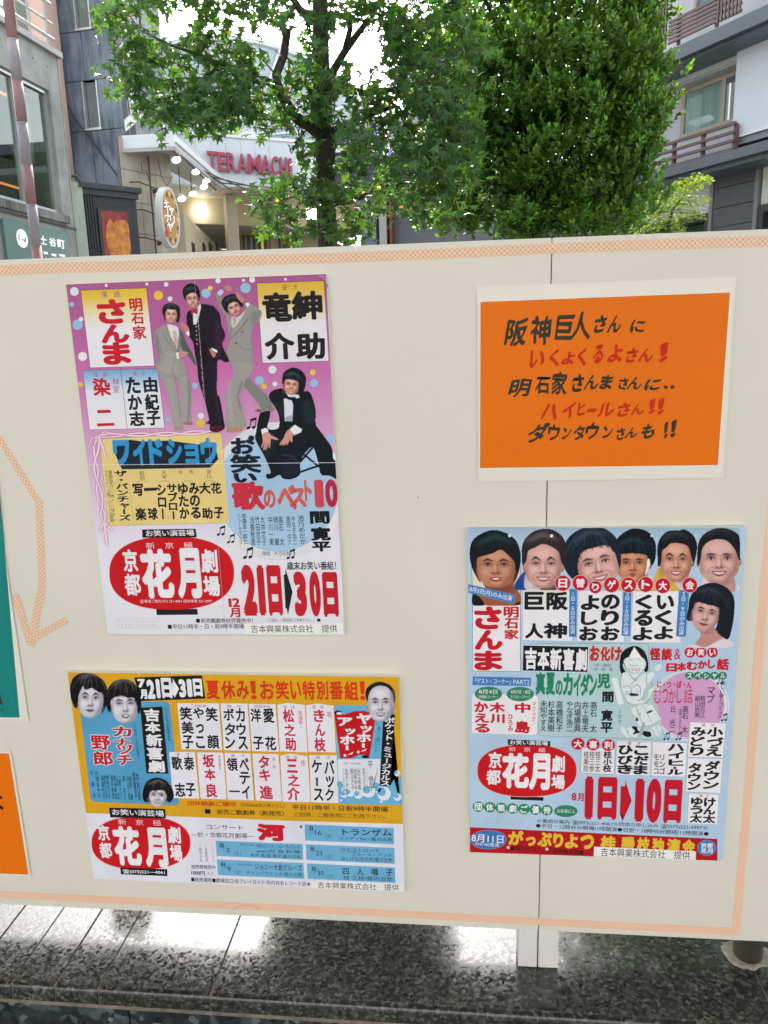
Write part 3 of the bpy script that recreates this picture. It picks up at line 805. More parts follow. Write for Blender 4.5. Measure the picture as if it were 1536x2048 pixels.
# ---------- pink poster (upper left)
S = Poster('show_poster', [(132, 569), (652, 548), (689, 1269), (216, 1269)], 'tall pink show poster with three standing men in suits and bubbles', 'poster', 0.0065, M_FOAM, '#d0d0da', PG)
PK = S
S.use(0, 0, 1)
c = [(132, 569), (652, 548), (689, 1269), (216, 1269)]
S.grad(c, [(0, '#9c5685'), (0.12, '#a85c92'), (0.25, '#b869a2'), (0.36, '#bf86b2'), (0.5, '#c4a4c2'), (0.66, '#cdc4d6'), (0.73, '#d2d1db'), (1, '#cfcfd8')], k=1)
Y_, W_, B_ = '#d6b24c', '#d4d3da', '#8fb0cc'
S.use(120, 540, 5.12)
circ = [(148, 220, 45, W_), (474, 158, 16, W_), (890, 143, 16, W_), (1087, 147, 24, W_), (1008, 260, 48, Y_), (1127, 295, 26, W_), (1495, 240, 48, B_), (120, 353, 24, B_), (182, 560, 54, B_), (215, 503, 24, W_), (232, 885, 46, W_), (212, 1173, 27, Y_), (1110, 1530, 30, B_), (1383, 1185, 32, B_), (1442, 1567, 45, Y_), (1443, 1493, 33, W_)]
for i, (x, y, r, h) in enumerate(circ): S.ell(x, y, r, r, h, 2 + 0.02 * i, n=28, line='#6a3a6a', lw=0.22)
S.use(400, 540, 5.12)
for i, (x, y, r, h) in enumerate([(185, 110, 27, W_), (445, 105, 16, W_), (535, 100, 30, W_), (105, 187, 26, Y_), (467, 183, 54, B_), (875, 95, 15, W_), (742, 1020, 42, W_), (1155, 1048, 31, Y_), (610, 1130, 46, B_), (658, 1190, 31, Y_), (768, 1167, 26, W_), (1168, 1158, 42, B_)]):
    S.ell(x, y, r, r, h, 2.5 + 0.02 * i, n=28, line='#6a3a6a', lw=0.22)
S.use(120, 540, 5.12)
S.grad([(215, 210), (885, 185), (968, 980), (312, 1000)], [(0, '#cfac35'), (0.12, '#d2b552'), (0.35, '#d6cfb8'), (0.5, '#d6d5da'), (1, '#d4d3dc')], 3, line='#2a2030', lw=0.5)
S.H('落 語', 425, 252, 615, 245, 62, PUR, 0.005)
for ch, b in (('さ', (368, 300, 690, 552)), ('ん', (408, 556, 720, 748)), ('ま', (425, 738, 740, 970))): S.G(ch, *b, col=RED, bold=0.055)
for ch, b in (('明', (705, 290, 850, 425)), ('石', (725, 440, 865, 555)), ('家', (740, 570, 890, 708))): S.G(ch, *b, col=RED, bold=0.03)
S.grad([(238, 1030), (1000, 1012), (1072, 1616), (305, 1634)], [(0, '#6d9cc0'), (0.15, '#93b3cc'), (0.35, '#cdd0da'), (1, '#d6d5dd')], 3, line='#2a2030', lw=0.4)
S.line([(622, 1020), (690, 1625)], 4, '#2a2030', 4)
S.H('落 語', 345, 1072, 485, 1066, 46, PUR, 0.0)
S.G('染', 328, 1105, 528, 1288, col=RED, bold=0.035)
S.poly([(382, 1434), (518, 1432), (522, 1462), (385, 1466)], RED, 4); S.poly([(380, 1572), (556, 1565), (560, 1593), (384, 1602)], RED, 4)
S.V('林家', 570, 1105, 580, 1262, 72, PUR, 0.0)
S.H('漫 才', 740, 1062, 880, 1058, 46, PUR, 0.0)
for ch, b in (('由', (848, 1095, 1005, 1255)), ('紀', (862, 1268, 1022, 1435)), ('子', (880, 1440, 1035, 1592)), ('た', (668, 1095, 832, 1265)), ('か', (690, 1275, 850, 1432)), ('志', (705, 1445, 872, 1598))): S.G(ch, *b, col='#1d2226', bold=0.04)
S.use(400, 540, 5.12)
S.grad([(583, 137), (1268, 112), (1318, 930), (642, 952)], [(0, '#cba53c'), (0.15, '#cfae52'), (0.38, '#d2cbb4'), (0.52, '#d3d2d8'), (1, '#cfced6')], 3, line='#2a2030', lw=0.5)
S.H('漫 才', 835, 182, 1005, 175, 56, '#8c4038', 0.0)
for ch, b in (('竜', (630, 228, 948, 532)), ('紳', (930, 215, 1262, 512)), ('介', (655, 640, 978, 918)), ('助', (975, 640, 1288, 915))): S.G(ch, *b, col='#231f22', bold=0.045)

# the three standing men
S.use(120, 540, 5.12)
GS, GD = '#8d8a88', '#6a6c6c'
man1 = [('s', [(1095, 552), (1010, 592), (972, 640), (970, 760), (1002, 850), (992, 985), (1020, 1085), (1180, 1122), (1225, 1132), (1308, 1092), (1280, 960), (1245, 905), (1310, 880), (1380, 985), (1398, 980), (1372, 880), (1300, 740), (1262, 640), (1205, 580)], '#8e8b89', 0, 1, True),
        ('s', [(1030, 1085), (1180, 1118), (1308, 1090), (1348, 1230), (1346, 1400), (1342, 1568), (1268, 1568), (1240, 1400), (1242, 1250), (1200, 1130), (1195, 1150), (1225, 1330), (1262, 1608), (1178, 1615), (1130, 1420), (1095, 1240)], '#93908d', 0, 1, True),
        ('s', [(1262, 1560), (1340, 1555), (1366, 1580), (1320, 1592), (1262, 1580)], '#8a7466', 0, 1, True), ('s', [(1175, 1605), (1262, 1600), (1260, 1640), (1200, 1650), (1170, 1640)], '#a08a7c', 0, 1, True),
        ('s', [(1215, 600), (1262, 640), (1300, 740), (1372, 880), (1398, 980), (1310, 890), (1240, 790), (1235, 680)], '#3e5450', 8, 0.9, False),
        ('s', [(985, 640), (1010, 700), (1030, 860), (1010, 960), (990, 860), (975, 760)], GD, 14, 0.6, False),
        ('s', [(1100, 900), (1180, 930), (1210, 1060), (1090, 1060), (1020, 1000)], '#a09c98', 25, 0.5, False),
        ('l', [(1180, 920, 7), (1150, 1010), (1170, 1100), (1220, 1125)], GD, 3, 0.8, False), ('l', [(1060, 650, 8), (1120, 760), (1180, 830)], GD, 4, 0.8, False),
        ('l', [(1180, 1120, 10), (1215, 1300), (1240, 1500)], GD, 12, 0.7, False), ('l', [(1120, 1130, 30), (1150, 1350), (1210, 1580)], '#a8a4a0', 20, 0.4, False), ('l', [(1320, 1140, 24), (1330, 1300), (1310, 1540)], '#5c6464', 14, 0.6, False),
        ('p', [(1098, 550), (1195, 570), (1225, 620), (1205, 720), (1200, 815), (1160, 760), (1110, 640)], '#d0ccd0', 2, 1, False),
        ('p', [(1155, 622), (1190, 622), (1208, 720), (1203, 812), (1165, 745)], '#bca49c', 2, 1, False),
        ('l', [(1090, 570, 16), (1130, 690), (1185, 790), (1195, 880)], '#7c7a78', 5, 0.9, False), ('l', [(1222, 610, 14), (1235, 700), (1205, 850)], '#5c6462', 5, 0.9, False),
        ('l', [(1010, 820, 12), (1090, 880), (1190, 890)], GD, 8, 0.6, False), ('e', (1140, 870, 60, 26, 0), '#a4a09c', 18, 0.6, False),
        ('p', [(1190, 842), (1218, 842), (1222, 905), (1194, 908)], '#d6d4d6', 2, 1, False),
        ('s', [(1218, 850), (1250, 832), (1310, 842), (1305, 870), (1262, 888), (1218, 888)], '#b88478', 2, 1, True)]
man1 += face(1140, 462, 60, 80, 0.05, '#c08878', '#8c5c50', '#16181e', '#a04c50', 'smile',
             hair=[(-1.3, 0.3), (-1.6, -0.4), (-1.45, -1.1), (-0.7, -1.5), (0.5, -1.5), (1.35, -1.0), (1.55, -0.3), (1.45, 0.6), (1.1, 1.05), (0.7, 0.7), (-0.8, 0.7), (-1.05, 1.0)],
             fringe=[(-1.4, -0.2), (-1.0, -0.4), (-0.8, -0.75), (0.1, -0.72), (0.8, -0.7), (1.0, -0.2), (1.4, 0.1), (1.4, -1.0), (0.5, -1.5), (-0.7, -1.5), (-1.4, -1.1)], eye=0.5, ears=False)
S.picture(man1, k=5)
DK = '#1e1722'
man2 = [('s', [(1395, 395), (1440, 345), (1540, 358), (1570, 365), (1640, 450), (1655, 560), (1690, 640), (1690, 700), (1665, 760), (1700, 850), (1735, 930), (1690, 945), (1620, 925), (1612, 1060), (1612, 1260), (1640, 1310), (1680, 1540), (1680, 1608), (1545, 1612), (1520, 1500), (1480, 1340), (1420, 1140), (1405, 985), (1380, 860), (1360, 740), (1290, 640), (1296, 560), (1300, 440), (1340, 410)], DK, 0, 1, True),
        ('s', [(1540, 1600), (1680, 1600), (1672, 1640), (1600, 1665), (1540, 1650)], '#4a1c22', 0, 1, True), ('s', [(1492, 1560), (1530, 1540), (1536, 1575), (1500, 1578)], '#2a1c20', 0, 1, True),
        ('s', [(1600, 520), (1680, 640), (1680, 760), (1640, 900), (1600, 880), (1580, 700)], '#3a2438', 20, 0.6, False),
        ('l', [(1585, 980, 26), (1590, 1250), (1640, 1560)], '#34222f', 18, 0.6, False), ('l', [(1470, 760, 40), (1480, 960)], '#120e16', 20, 0.7, False),
        ('p', [(1362, 440), (1440, 335), (1445, 380), (1418, 500), (1395, 560), (1368, 555)], '#ccccd2', 2, 1, False),
        ('p', [(1334, 402), (1372, 410), (1410, 384), (1416, 425), (1410, 458), (1375, 438), (1352, 462)], '#a82030', 2, 1, True),
        ('s', [(1236, 560), (1262, 542), (1290, 552), (1322, 600), (1318, 640), (1290, 645), (1268, 610)], '#b47c70', 2, 1, True),
        ('p', [(1285, 640), (1320, 620), (1330, 655), (1320, 685), (1292, 660)], '#d6d4d6', 2, 1, True),
        ('p', [(1555, 795), (1612, 825), (1608, 850), (1552, 812)], '#d6d4d6', 2, 1, False), ('s', [(1530, 815), (1550, 812), (1596, 855), (1578, 895), (1555, 870)], '#b47c70', 2, 1, False)]
for y in (580, 625, 668, 713, 757): man2.append(('e', (1396 + (y - 580) * 0.05, y, 7, 7, 0), '#b0a8a8', 2, 1, False))
for i in range(26):
    y = 470 + i * 44; man2.append(('l', [(1415 + (y - 470) * 0.07, y, 6), (1415 + (y - 450) * 0.07, y + 10 + 14 * (i % 3))], '#b8b0b4', 2, 0.7, False))
man2 += face(1358, 300, 66, 88, -0.08, '#b07c6c', '#7c5248', '#101218', '#94484a', 'open',
             hair=[(-1.25, -0.1), (-1.45, -0.7), (-1.3, -1.4), (-0.5, -1.85), (0.5, -1.8), (1.1, -1.3), (1.25, -0.5), (1.1, 0.2), (0.9, 0.3), (-0.8, 0.2)],
             fringe=[(-1.3, -0.3), (-0.9, -0.5), (-0.5, -0.65), (0.1, -0.8), (0.7, -0.6), (1.0, 0.0), (1.2, -0.5), (1.0, -1.4), (0, -1.8), (-1.1, -1.5)], eye=0.7, ears=False)
S.picture(man2, k=6)
S.use(400, 540, 5.12)
man3 = [('s', [(160, 270), (175, 225), (215, 195), (245, 215), (215, 270), (290, 440), (310, 480), (270, 480), (205, 390)], '#84827f', 0, 1, True),
        ('s', [(290, 465), (380, 480), (430, 440), (470, 395), (455, 345), (480, 325), (560, 365), (610, 400), (637, 440), (610, 520), (545, 590), (525, 700), (540, 800), (545, 965), (430, 975), (320, 950), (298, 920), (272, 830), (300, 700), (272, 500)], '#8d8a88', 0, 1, True),
        ('s', [(330, 960), (545, 962), (530, 1060), (512, 1112), (600, 1200), (700, 1290), (752, 1395), (745, 1425), (625, 1450), (605, 1390), (520, 1290), (458, 1200), (415, 1310), (440, 1450), (472, 1612), (275, 1612), (262, 1400), (262, 1240), (345, 1070)], '#918e8b', 0, 1, True),
        ('s', [(555, 1440), (600, 1420), (640, 1450), (600, 1456)], '#7a5a4c', 0, 1, True), ('s', [(700, 1428), (752, 1412), (758, 1440), (715, 1452)], '#8a6a5a', 0, 1, True),
        ('s', [(270, 1638), (300, 1612), (420, 1608), (440, 1645), (350, 1665), (260, 1660)], '#a8806a', 0, 1, True),
        ('s', [(470, 1115), (530, 1130), (620, 1220), (700, 1300), (740, 1400), (640, 1440), (600, 1360), (500, 1250), (455, 1200)], '#68706e', 10, 0.75, False),
        ('l', [(300, 1120, 40), (300, 1350), (330, 1590)], '#a6a29c', 22, 0.5, False), ('l', [(430, 1150, 20), (385, 1300), (415, 1420)], '#646663', 14, 0.7, False),
        ('l', [(300, 720, 9), (420, 600), (500, 490)], '#5e5e5c', 4, 0.85, False), ('l', [(310, 480, 9), (330, 560), (300, 700)], '#66645f', 4, 0.8, False),
        ('s', [(520, 440), (600, 420), (625, 450), (560, 560), (520, 530)], '#6c706e', 14, 0.6, False), ('l', [(410, 765, 5), (420, 805), (510, 815)], '#5e5e5c', 3, 0.8, False),
        ('s', [(330, 470), (410, 460), (450, 420), (470, 410), (420, 500), (345, 590), (320, 540)], '#bcb8b6', 3, 1, False), ('p', [(338, 490), (372, 480), (365, 540), (345, 575)], '#a89890', 2, 1, False),
        ('e', (436, 632, 9, 9, 0), '#4e4c4a', 2, 1, False), ('e', (372, 750, 11, 11, 0), '#4e4c4a', 2, 1, False),
        ('s', [(180, 235), (215, 200), (245, 220), (225, 255), (200, 262)], '#b0bcd0', 2, 1, True)]
man3 += face(352, 385, 70, 82, -0.42, '#b48072', '#7e5248', '#17181c', '#8c4644', 'closed',
             hair=[(-1.3, 0.2), (-1.5, -0.6), (-1.4, -1.3), (-0.6, -1.75), (0.5, -1.7), (1.3, -1.2), (1.45, -0.3), (1.25, 0.4), (0.9, 0.3), (-0.9, 0.3)],
             fringe=[(-1.4, -0.1), (-1.0, -0.2), (-0.6, -0.6), (0.2, -0.7), (0.7, -0.5), (0.95, 0.2), (1.3, 0.1), (1.3, -1.1), (0, -1.7), (-1.3, -1.2)], eye=0.8, ears=False,
             extra_front=[('s', [(245, 185), (262, 162), (300, 158), (330, 185), (322, 212), (280, 212)], '#b47e72', 2, 1, True), ('s', [(360, 225), (400, 240), (455, 300), (478, 322), (455, 345), (430, 335), (385, 290)], '#b47e72', 2, 1, True),
                          ('l', [(435, 345, 12), (462, 322), (480, 318)], '#5a4a48', 2, 1, True), ('p', [(465, 345), (490, 330), (512, 355), (485, 382)], '#d6d4d6', 2, 1, True)])
S.picture(man3, k=5.5)

# blue disc with staves, yellow programme panel
S.use(430, 800, 5.908)
S.ell(740, 1075, 806, 815, '#d4d5db', 2.6, n=90)
for r in (800, 782, 764, 746, 728):
    S.line([(740 + (r + 2) * math.cos(a), 1075 + r * 1.012 * math.sin(a)) for a in [math.radians(q) for q in range(40, 322, 3)] if 740 + r * math.cos(a) < 1380], 2.2, '#55585e', 3.0)
S.ell(740, 1075, 712, 715, '#9ab8d2', 3.1, n=90, line='#5a6a80', lw=0.2)
for x, y, z in ((395, 330, 70), (40, 1590, 60), (160, 1680, 55), (355, 1860, 70), (865, 1865, 60)): S.note(x, y, z, k=3.6)
S.ell(1370, 455, 50, 52, B_, 2.8, n=28)
seat = '#10191e'
man4 = [('s', [(665, 1425), (720, 1330), (855, 1290), (1000, 1330), (1110, 1320), (1160, 1400), (1190, 1560), (1195, 1700)], seat, 0, 1, False)]
Z = lambda X, Yv: ((X / 5.12 + 400 - 430) * 5.908, (Yv / 5.12 + 540 - 800) * 5.908)
bodyp = [(543, 782), (567, 776), (595, 783), (617, 782), (625, 794), (632, 821), (632, 848), (643, 864), (664, 895), (667, 917), (676, 925), (676, 958), (660, 952), (642, 949), (636, 925), (626, 895), (612, 905), (605, 915), (601, 929), (600, 950), (581, 959), (565, 957), (559, 950), (545, 957), (534, 957), (532, 948), (541, 944), (528, 912), (511, 880), (512, 863), (518, 832), (523, 824), (540, 822), (540, 835), (536, 856), (556, 856), (558, 834), (550, 815), (538, 796)]
bz = [((x - 430) * 5.908, (y - 800) * 5.908) for x, y in bodyp]
man4 = [('s', bz, seat, 0, 1, True),
        ('s', [(700, 30), (760, 10), (830, 20), (820, 200), (760, 180)], '#1c2c30', 20, 0.6, False), ('s', [(1040, 40), (1130, 20), (1180, 150), (1180, 260), (1060, 250)], '#1e3034', 25, 0.6, False),
        ('e', (900, 790, 110, 110, 0), '#1c2038', 20, 0.8, False), ('l', [(990, 740, 22), (900, 650), (800, 650)], '#2c3848', 8, 0.6, False), ('e', (640, 560, 60, 160, 0.3), '#182830', 30, 0.6, False),
        ('p', [(815, -15), (930, -30), (925, 40), (915, 250), (825, 250)], '#c8ccd6', 3, 1, False), ('s', [(835, 205), (905, 180), (915, 235), (870, 255), (830, 240)], '#6c7078', 4, 0.6, False),
        ('p', [(835, -90), (930, -70), (990, -60), (1000, -30), (900, 0)], '#ccd0d8', 2, 1, True),
        ('s', [(850, -40), (900, -35), (950, -35), (960, 10), (930, 60), (905, 5), (860, -5)], '#0c1216', 2, 1, False)]
hand = '#c08c80'
man4 += [('p', [(545, 350), (600, 328), (630, 350), (625, 395), (560, 415)], '#d6d6da', 2, 1, True),
         ('s', [(565, 400), (625, 378), (665, 420), (660, 470), (650, 500), (575, 500), (562, 450)], hand, 2, 1, True)]
for p0, p1, w_ in (((585, 480), (555, 552), 20), ((605, 490), (578, 580), 20), ((628, 490), (602, 580), 20), ((648, 480), (642, 555), 19), ((660, 425), (738, 462), 22)):
    man4.append(('s', [(p0[0] - w_ / 2, p0[1]), (p0[0] + w_ / 2, p0[1]), (p1[0] + w_ * 0.4, p1[1]), (p1[0] - w_ * 0.4, p1[1] + 4)] if p0[0] != 660 else [(655, 412), (660, 450), (730, 470), (745, 458)], hand, 1, 1, True))
man4 += [('p', [(885, 340), (945, 292), (1030, 345), (1018, 380), (940, 415), (905, 380)], '#d6d6da', 2, 1, True),
         ('s', [(880, 345), (905, 380), (925, 410), (900, 460), (830, 480), (820, 430), (850, 370)], hand, 2, 1, True)]
for a in ([(830, 430), (850, 450), (790, 525), (765, 520)], [(845, 450), (868, 455), (822, 530), (800, 525)], [(868, 450), (888, 455), (860, 522), (840, 520)], [(888, 420), (910, 410), (915, 485), (895, 490)]):
    man4.append(('s', a, hand, 1, 1, True))
fz = Z(938, 1180)
man4 += face(fz[0], fz[1], 92, 104, 0.16, '#be8070', '#8a5448', '#101820', '#a04848', 'smile',
             hair=[(-1.1, 0.2), (-1.35, -0.5), (-1.2, -1.4), (-0.3, -2.0), (0.7, -1.95), (1.6, -1.3), (1.8, -0.3), (1.6, 0.6), (1.1, 0.9), (0.9, 0.6), (-0.8, 0.4)],
             fringe=[(-1.1, -0.1), (-0.9, -0.55), (-0.4, -0.62), (0.3, -0.62), (0.8, -0.45), (1.0, 0.5), (1.3, 0.8), (1.7, 0.3), (1.7, -0.8), (0.7, -1.9), (-0.5, -1.9), (-1.2, -1.2)], eye=0.6, ears=False)
S.picture(man4, k=6)
for a, b in (((1155, 560), (1000, 740)), ((1050, 640), (1230, 790)), ((1010, 850), (1240, 770))): S.line([a, b], 26, '#18202c', 5)
S.use(160, 840, 5.12)
S.rr([(200, 195), (1450, 128), (1530, 1052), (290, 1082)], 40, '#d3be7c', 3.3, line='#2a2420', lw=0.25)
S.poly([(335, 290), (430, 505), (1335, 488), (1418, 400), (1380, 260), (1300, 215), (1220, 250), (900, 210), (640, 220), (510, 200)], '#1c2634', 3.7)
for ch, b in (('ワ', (328, 203, 528, 470)), ('イ', (530, 196, 692, 466)), ('ド', (692, 192, 866, 462)), ('シ', (876, 190, 1058, 455)), ('ヨ', (1065, 250, 1226, 455)), ('ウ', (1226, 182, 1418, 452))): S.G(ch, *b, col='#2f88bd', bold=0.06, k=4.4)
def ribbon(P0, amp, w, ph, kk):
    q = []
    for i in range(len(P0) - 1):
        a, b = np.array(P0[i], float), np.array(P0[i + 1], float)
        for t in np.linspace(0, 1, 8, endpoint=False):
            q.append(a + (b - a) * t)
    L = len(q); out = []
    for i, p in enumerate(q):
        d = q[min(i + 1, L - 1)] - q[max(i - 1, 0)]; d /= np.linalg.norm(d) + 1e-9
        out.append(tuple(p + np.array([-d[1], d[0]]) * amp * math.sin(i / L * 2 * math.pi * ph[0] + ph[1])))
    S.line(out, w + 9, '#a8346c', kk); S.line(out, w, '#dcc8d8', kk + 0.25)
ribbon([(190, 160), (600, 148), (1000, 140), (1440, 108)], 16, 17, (2.2, 0), 4.6); ribbon([(190, 160), (600, 148), (1000, 140), (1420, 112)], 16, 17, (2.2, 3.1), 5.1)
ribbon([(185, 170), (150, 400), (180, 650), (225, 900), (250, 1060)], 22, 24, (2.0, 0.2), 4.6); ribbon([(185, 170), (160, 400), (185, 650), (230, 900), (245, 1060)], 22, 24, (2.0, 3.3), 5.1)
S.line([(190, 165), (120, 190), (95, 260), (130, 290), (180, 200)], 22, '#a8346c', 5.6); S.line([(190, 165), (120, 190), (95, 260), (130, 290), (180, 200)], 13, '#dcc8d8', 5.8)
S.line([(190, 165), (250, 120), (320, 130), (310, 175), (200, 175)], 22, '#a8346c', 5.6); S.line([(190, 165), (250, 120), (320, 130), (310, 175), (200, 175)], 13, '#dcc8d8', 5.8)
S.line([(195, 180), (240, 290), (265, 400)], 32, '#a8346c', 5.6); S.line([(195, 180), (240, 290), (265, 400)], 23, '#dcc8d8', 5.8)
S.line([(240, 1050), (200, 1150)], 32, '#a8346c', 5.6); S.line([(240, 1050), (200, 1150)], 23, '#dcc8d8', 5.8)
S.line([(250, 1050), (280, 1290)], 40, '#a8346c', 5.6); S.line([(250, 1050), (280, 1288)], 31, '#dcc8d8', 5.8)
S.line([(255, 1050), (340, 1130)], 32, '#a8346c', 5.7); S.line([(255, 1050), (338, 1128)], 23, '#dcc8d8', 5.9)
S.V('ザ・パンチャーズ', 415, 515, 462, 1032, 128, '#1f2024', 0.035)
S.V('東野俊介・Mr・オクレ', 310, 515, 352, 1042, 40, '#2a2824', 0.0); S.V('フラット・三船・シンバル鹿島', 266, 515, 328, 1046, 40, '#2a2824', 0.0)
S.V('前田', 630, 520, 642, 612, 52, '#2a2824', 0.0); S.V('大平', 856, 515, 866, 606, 50, '#2a2824', 0.0); S.G('杉', 1012, 512, 1054, 552, bold=0.0); S.G('松', 1120, 510, 1166, 550, bold=0.0); S.V('宮川', 1320, 508, 1324, 600, 50, '#2a2824', 0.0)
for x in (630, 860, 1100, 1330): S.line([(x - 55, 640), (x - 25, 625), (x + 25, 622), (x + 60, 636)], 3, '#3a3630', 4)
for ch, b in (('写', (535, 652, 656, 778)), ('楽', (562, 898, 686, 1028)), ('球', (690, 898, 802, 1022)), ('大', (1215, 640, 1342, 756)), ('助', (1246, 898, 1362, 1012)), ('花', (1336, 640, 1452, 756)), ('子', (1366, 890, 1476, 1006))): S.G(ch, *b, col='#1f2024', bold=0.042)
S.poly([(655, 696), (788, 692), (790, 722), (657, 728)], '#1f2024', 4)
S.V('シロー', 830, 652, 852, 1022, 104, '#1f2024', 0.04); S.V('サブロー', 938, 648, 962, 1022, 106, '#1f2024', 0.04); S.V('ゆたか', 1052, 640, 1074, 1014, 106, '#1f2024', 0.04, fit=True); S.V('みのる', 1165, 640, 1190, 1010, 108, '#1f2024', 0.04, fit=True)
S.line([(505, 645), (545, 1012)], 2, '#55503c', 4)
S.use(430, 800, 5.908)
S.G('お', 178, 445, 478, 640, col='#17202a', bold=0.05, k=5); S.ell(428, 452, 36, 34, '#17202a', 5, n=20)
S.G('笑', 170, 640, 552, 862, col='#17202a', bold=0.045, k=5); S.G('い', 218, 862, 500, 975, col='#17202a', bold=0.06, k=5)
for ch, b, h in (('歌', (190, 962, 600, 1300), '#b93040'), ('の', (570, 1060, 722, 1278), '#bf5450'), ('べ', (725, 1000, 972, 1300), '#c25a50'), ('ス', (870, 1040, 1086, 1268), '#c25a50'), ('ト', (1052, 942, 1152, 1200), '#c25a50'), ('1', (1170, 942, 1292, 1270), '#ba4450'), ('0', (1296, 935, 1456, 1268), '#a8203c')): S.G(ch, *b, col=h, bold=0.05, k=6)
for ch, b in (('間', (1118, 1312, 1358, 1462)), ('寛', (1128, 1498, 1372, 1660)), ('平', (1142, 1672, 1372, 1790))): S.G(ch, *b, col='#17191f', bold=0.045, k=5)
for t, a, w in (('祐森圭一郎と', (342, 1338, 364, 1702), 56), ('ニューサウンズ', (280, 1340, 312, 1704), 46), ('浅香秋恵', (434, 1372, 456, 1716), 54), ('竹田京子', (498, 1372, 520, 1716), 54), ('大井文子', (560, 1372, 584, 1716), 54), ('中川一美', (650, 1372, 672, 1716), 54), ('姉川 巌', (715, 1372, 736, 1716), 54), ('高石 太', (774, 1372, 796, 1716), 54), ('島田一の介', (864, 1370, 886, 1712), 50), ('やなぎ浩二', (924, 1370, 946, 1712), 50), ('池乃めだか', (1012, 1360, 1042, 1706), 76)): S.V(t, *a, w, '#20242c', 0.006, k=5)
S.H('（構成・大河内通弘）', 520, 1812, 965, 1808, 52, '#55565c', 0.0, k=5)
S.use(200, 1040, 5.908)
logo(S, [(497, 112), (1130, 102), (1145, 205), (503, 208)], (535, 158, 1115, 148), 68, 848, 626, 735, 432)
S.poly([(665, 1050), (1152, 1050), (1158, 1118), (670, 1122)], '#1c2026', 2.5)
S.H('新　京　極', 540, 302, 1100, 297, 70, '#dcc8cc', 0.0, k=5)
logo_glyphs(S, (('京', (260, 345, 458, 612), 0.035), ('都', (278, 635, 496, 892), 0.035), ('花', (465, 345, 892, 928), 0.055), ('月', (880, 335, 1216, 928), 0.06), ('劇', (1180, 345, 1400, 622), 0.03), ('場', (1212, 660, 1428, 900), 0.035)))
S.H('☎番組ご案内 075 221-4061 団体専用 221-3997', 470, 960, 1325, 958, 40, '#e0c8c8', 0.0, k=5)
S.line([(180, 1172), (706, 1164), (716, 1274), (190, 1280)], 2.5, '#8a8a90', 2, closed=True); S.line([(428, 1168), (438, 1278)], 2, '#8a8a90', 2)
for y in (1200, 1234, 1252):
    for i in range(12):
        if i == 5: continue
        x = 215 + i * 40; S.line([(x, y + 3), (x + random.uniform(8, 22), y + 2)], 7 if y == 1200 else 5, '#8c8c94', 2)
S.use(0, 0, 1)
S.H('■前売観劇券好評発売中！', 391.5, 1241, 513, 1241, 9.6, INK, 0.005); S.H('■平日11時半・日・祝9時半開場', 336, 1253.4, 488, 1252, 10, INK, 0.005)
S.use(440, 1080, 5.908)
S.H('（ご招待・ご贈答用にご利用下さい。）', 545, 946, 1135, 945, 40, '#55555c', 0.0); S.poly([(1148, 928), (1187, 927), (1188, 962), (1149, 963)], INK, 4)
S.poly([(298, 990), (1448, 985), (1466, 1102), (295, 1105)], '#dcdfd8', 5, name='sticker')
S.H('吉本興業株式会社 提供', 362, 1050, 1388, 1045, 88, '#202022', 0.0, k=6)
for ch, b in (('1', (98, 690, 142, 790)), ('2', (142, 685, 240, 792)), ('月', (110, 800, 242, 912)), ('2', (243, 295, 448, 895)), ('1', (430, 300, 550, 892)), ('日', (545, 300, 748, 895)), ('3', (862, 375, 1038, 902)), ('0', (1045, 368, 1202, 906)), ('日', (1205, 380, 1407, 908))): S.G(ch, *b, col='#b5202a', bold=0.075 if b[3] - b[1] > 300 else 0.04)
S.poly([(772, 332), (858, 612), (803, 885), (790, 810), (775, 806), (762, 560), (752, 408), (772, 405)], '#1c2026', 4)
S.H('歳末お笑い番組！', 790, 305, 1425, 300, 92, INK, 0.02)
# fold creases
S.use(0, 0, 1)
S.line([(170, 930), (676, 925)], 1.0, '#d8d2dc', 7.2); S.line([(389, 560), (452, 1265)], 0.5, '#b8a8bc', 7.1)
for d_ in (0, 3, 7): S.line([(632 + d_, 551), (646 + d_ * 0.6, 560 - d_), (656, 572 + d_)], 1.1, '#c490b4' if d_ % 2 else '#7c4468', 7)

# ---------- landscape yellow poster (lower left)
S = Poster('show_poster', [(137, 1345.5), (797, 1353.5), (810, 1785), (186, 1757)], 'wide mustard and white show poster with four black-and-white heads', 'poster', 0.0095, M_FOAM, '#cfcfdb', PG)
S.use(0, 0, 1)
S.poly([(130, 1340), (800, 1345), (807, 1648), (590, 1642), (172, 1626)], '#c9971f', 1)
S.use(130, 1330, 6.678)
S.rr([(200, 560), (1010, 490), (1395, 492), (1460, 1100), (1525, 1872), (345, 1822)], 60, '#4f93bb', 2, line='#2a5a80', lw=0.15)
S.use(0, 0, 1)
S.poly([(268.5, 1354.7), (404, 1350.6), (410.8, 1397), (282, 1402)], '#1c1b1c', 3)
S.use(130, 1330, 6.678)
for ch, b in (('7', (965, 185, 1078, 300)), ('月', (1000, 325, 1105, 452)), ('2', (1085, 195, 1212, 452)), ('1', (1208, 188, 1282, 442)), ('日', (1278, 170, 1440, 442))): S.G(ch, *b, col=WHT, bold=0.06, k=5)
S.use(340, 1340, 6.4)
S.poly([(35, 105), (118, 240), (62, 352), (48, 320), (30, 318), (22, 160), (38, 160)], WHT, 5)
for ch, b in (('3', (105, 118, 215, 348)), ('1', (212, 115, 292, 342)), ('日', (288, 110, 424, 338))): S.G(ch, *b, col=WHT, bold=0.06, k=5)
S.use(0, 0, 1)
xs = (411, 441, 472, 500, 519, 550, 580, 604, 632, 658, 688, 719)
xe = (441, 472, 499, 514, 550, 579, 603, 631, 657, 687, 717, 731)
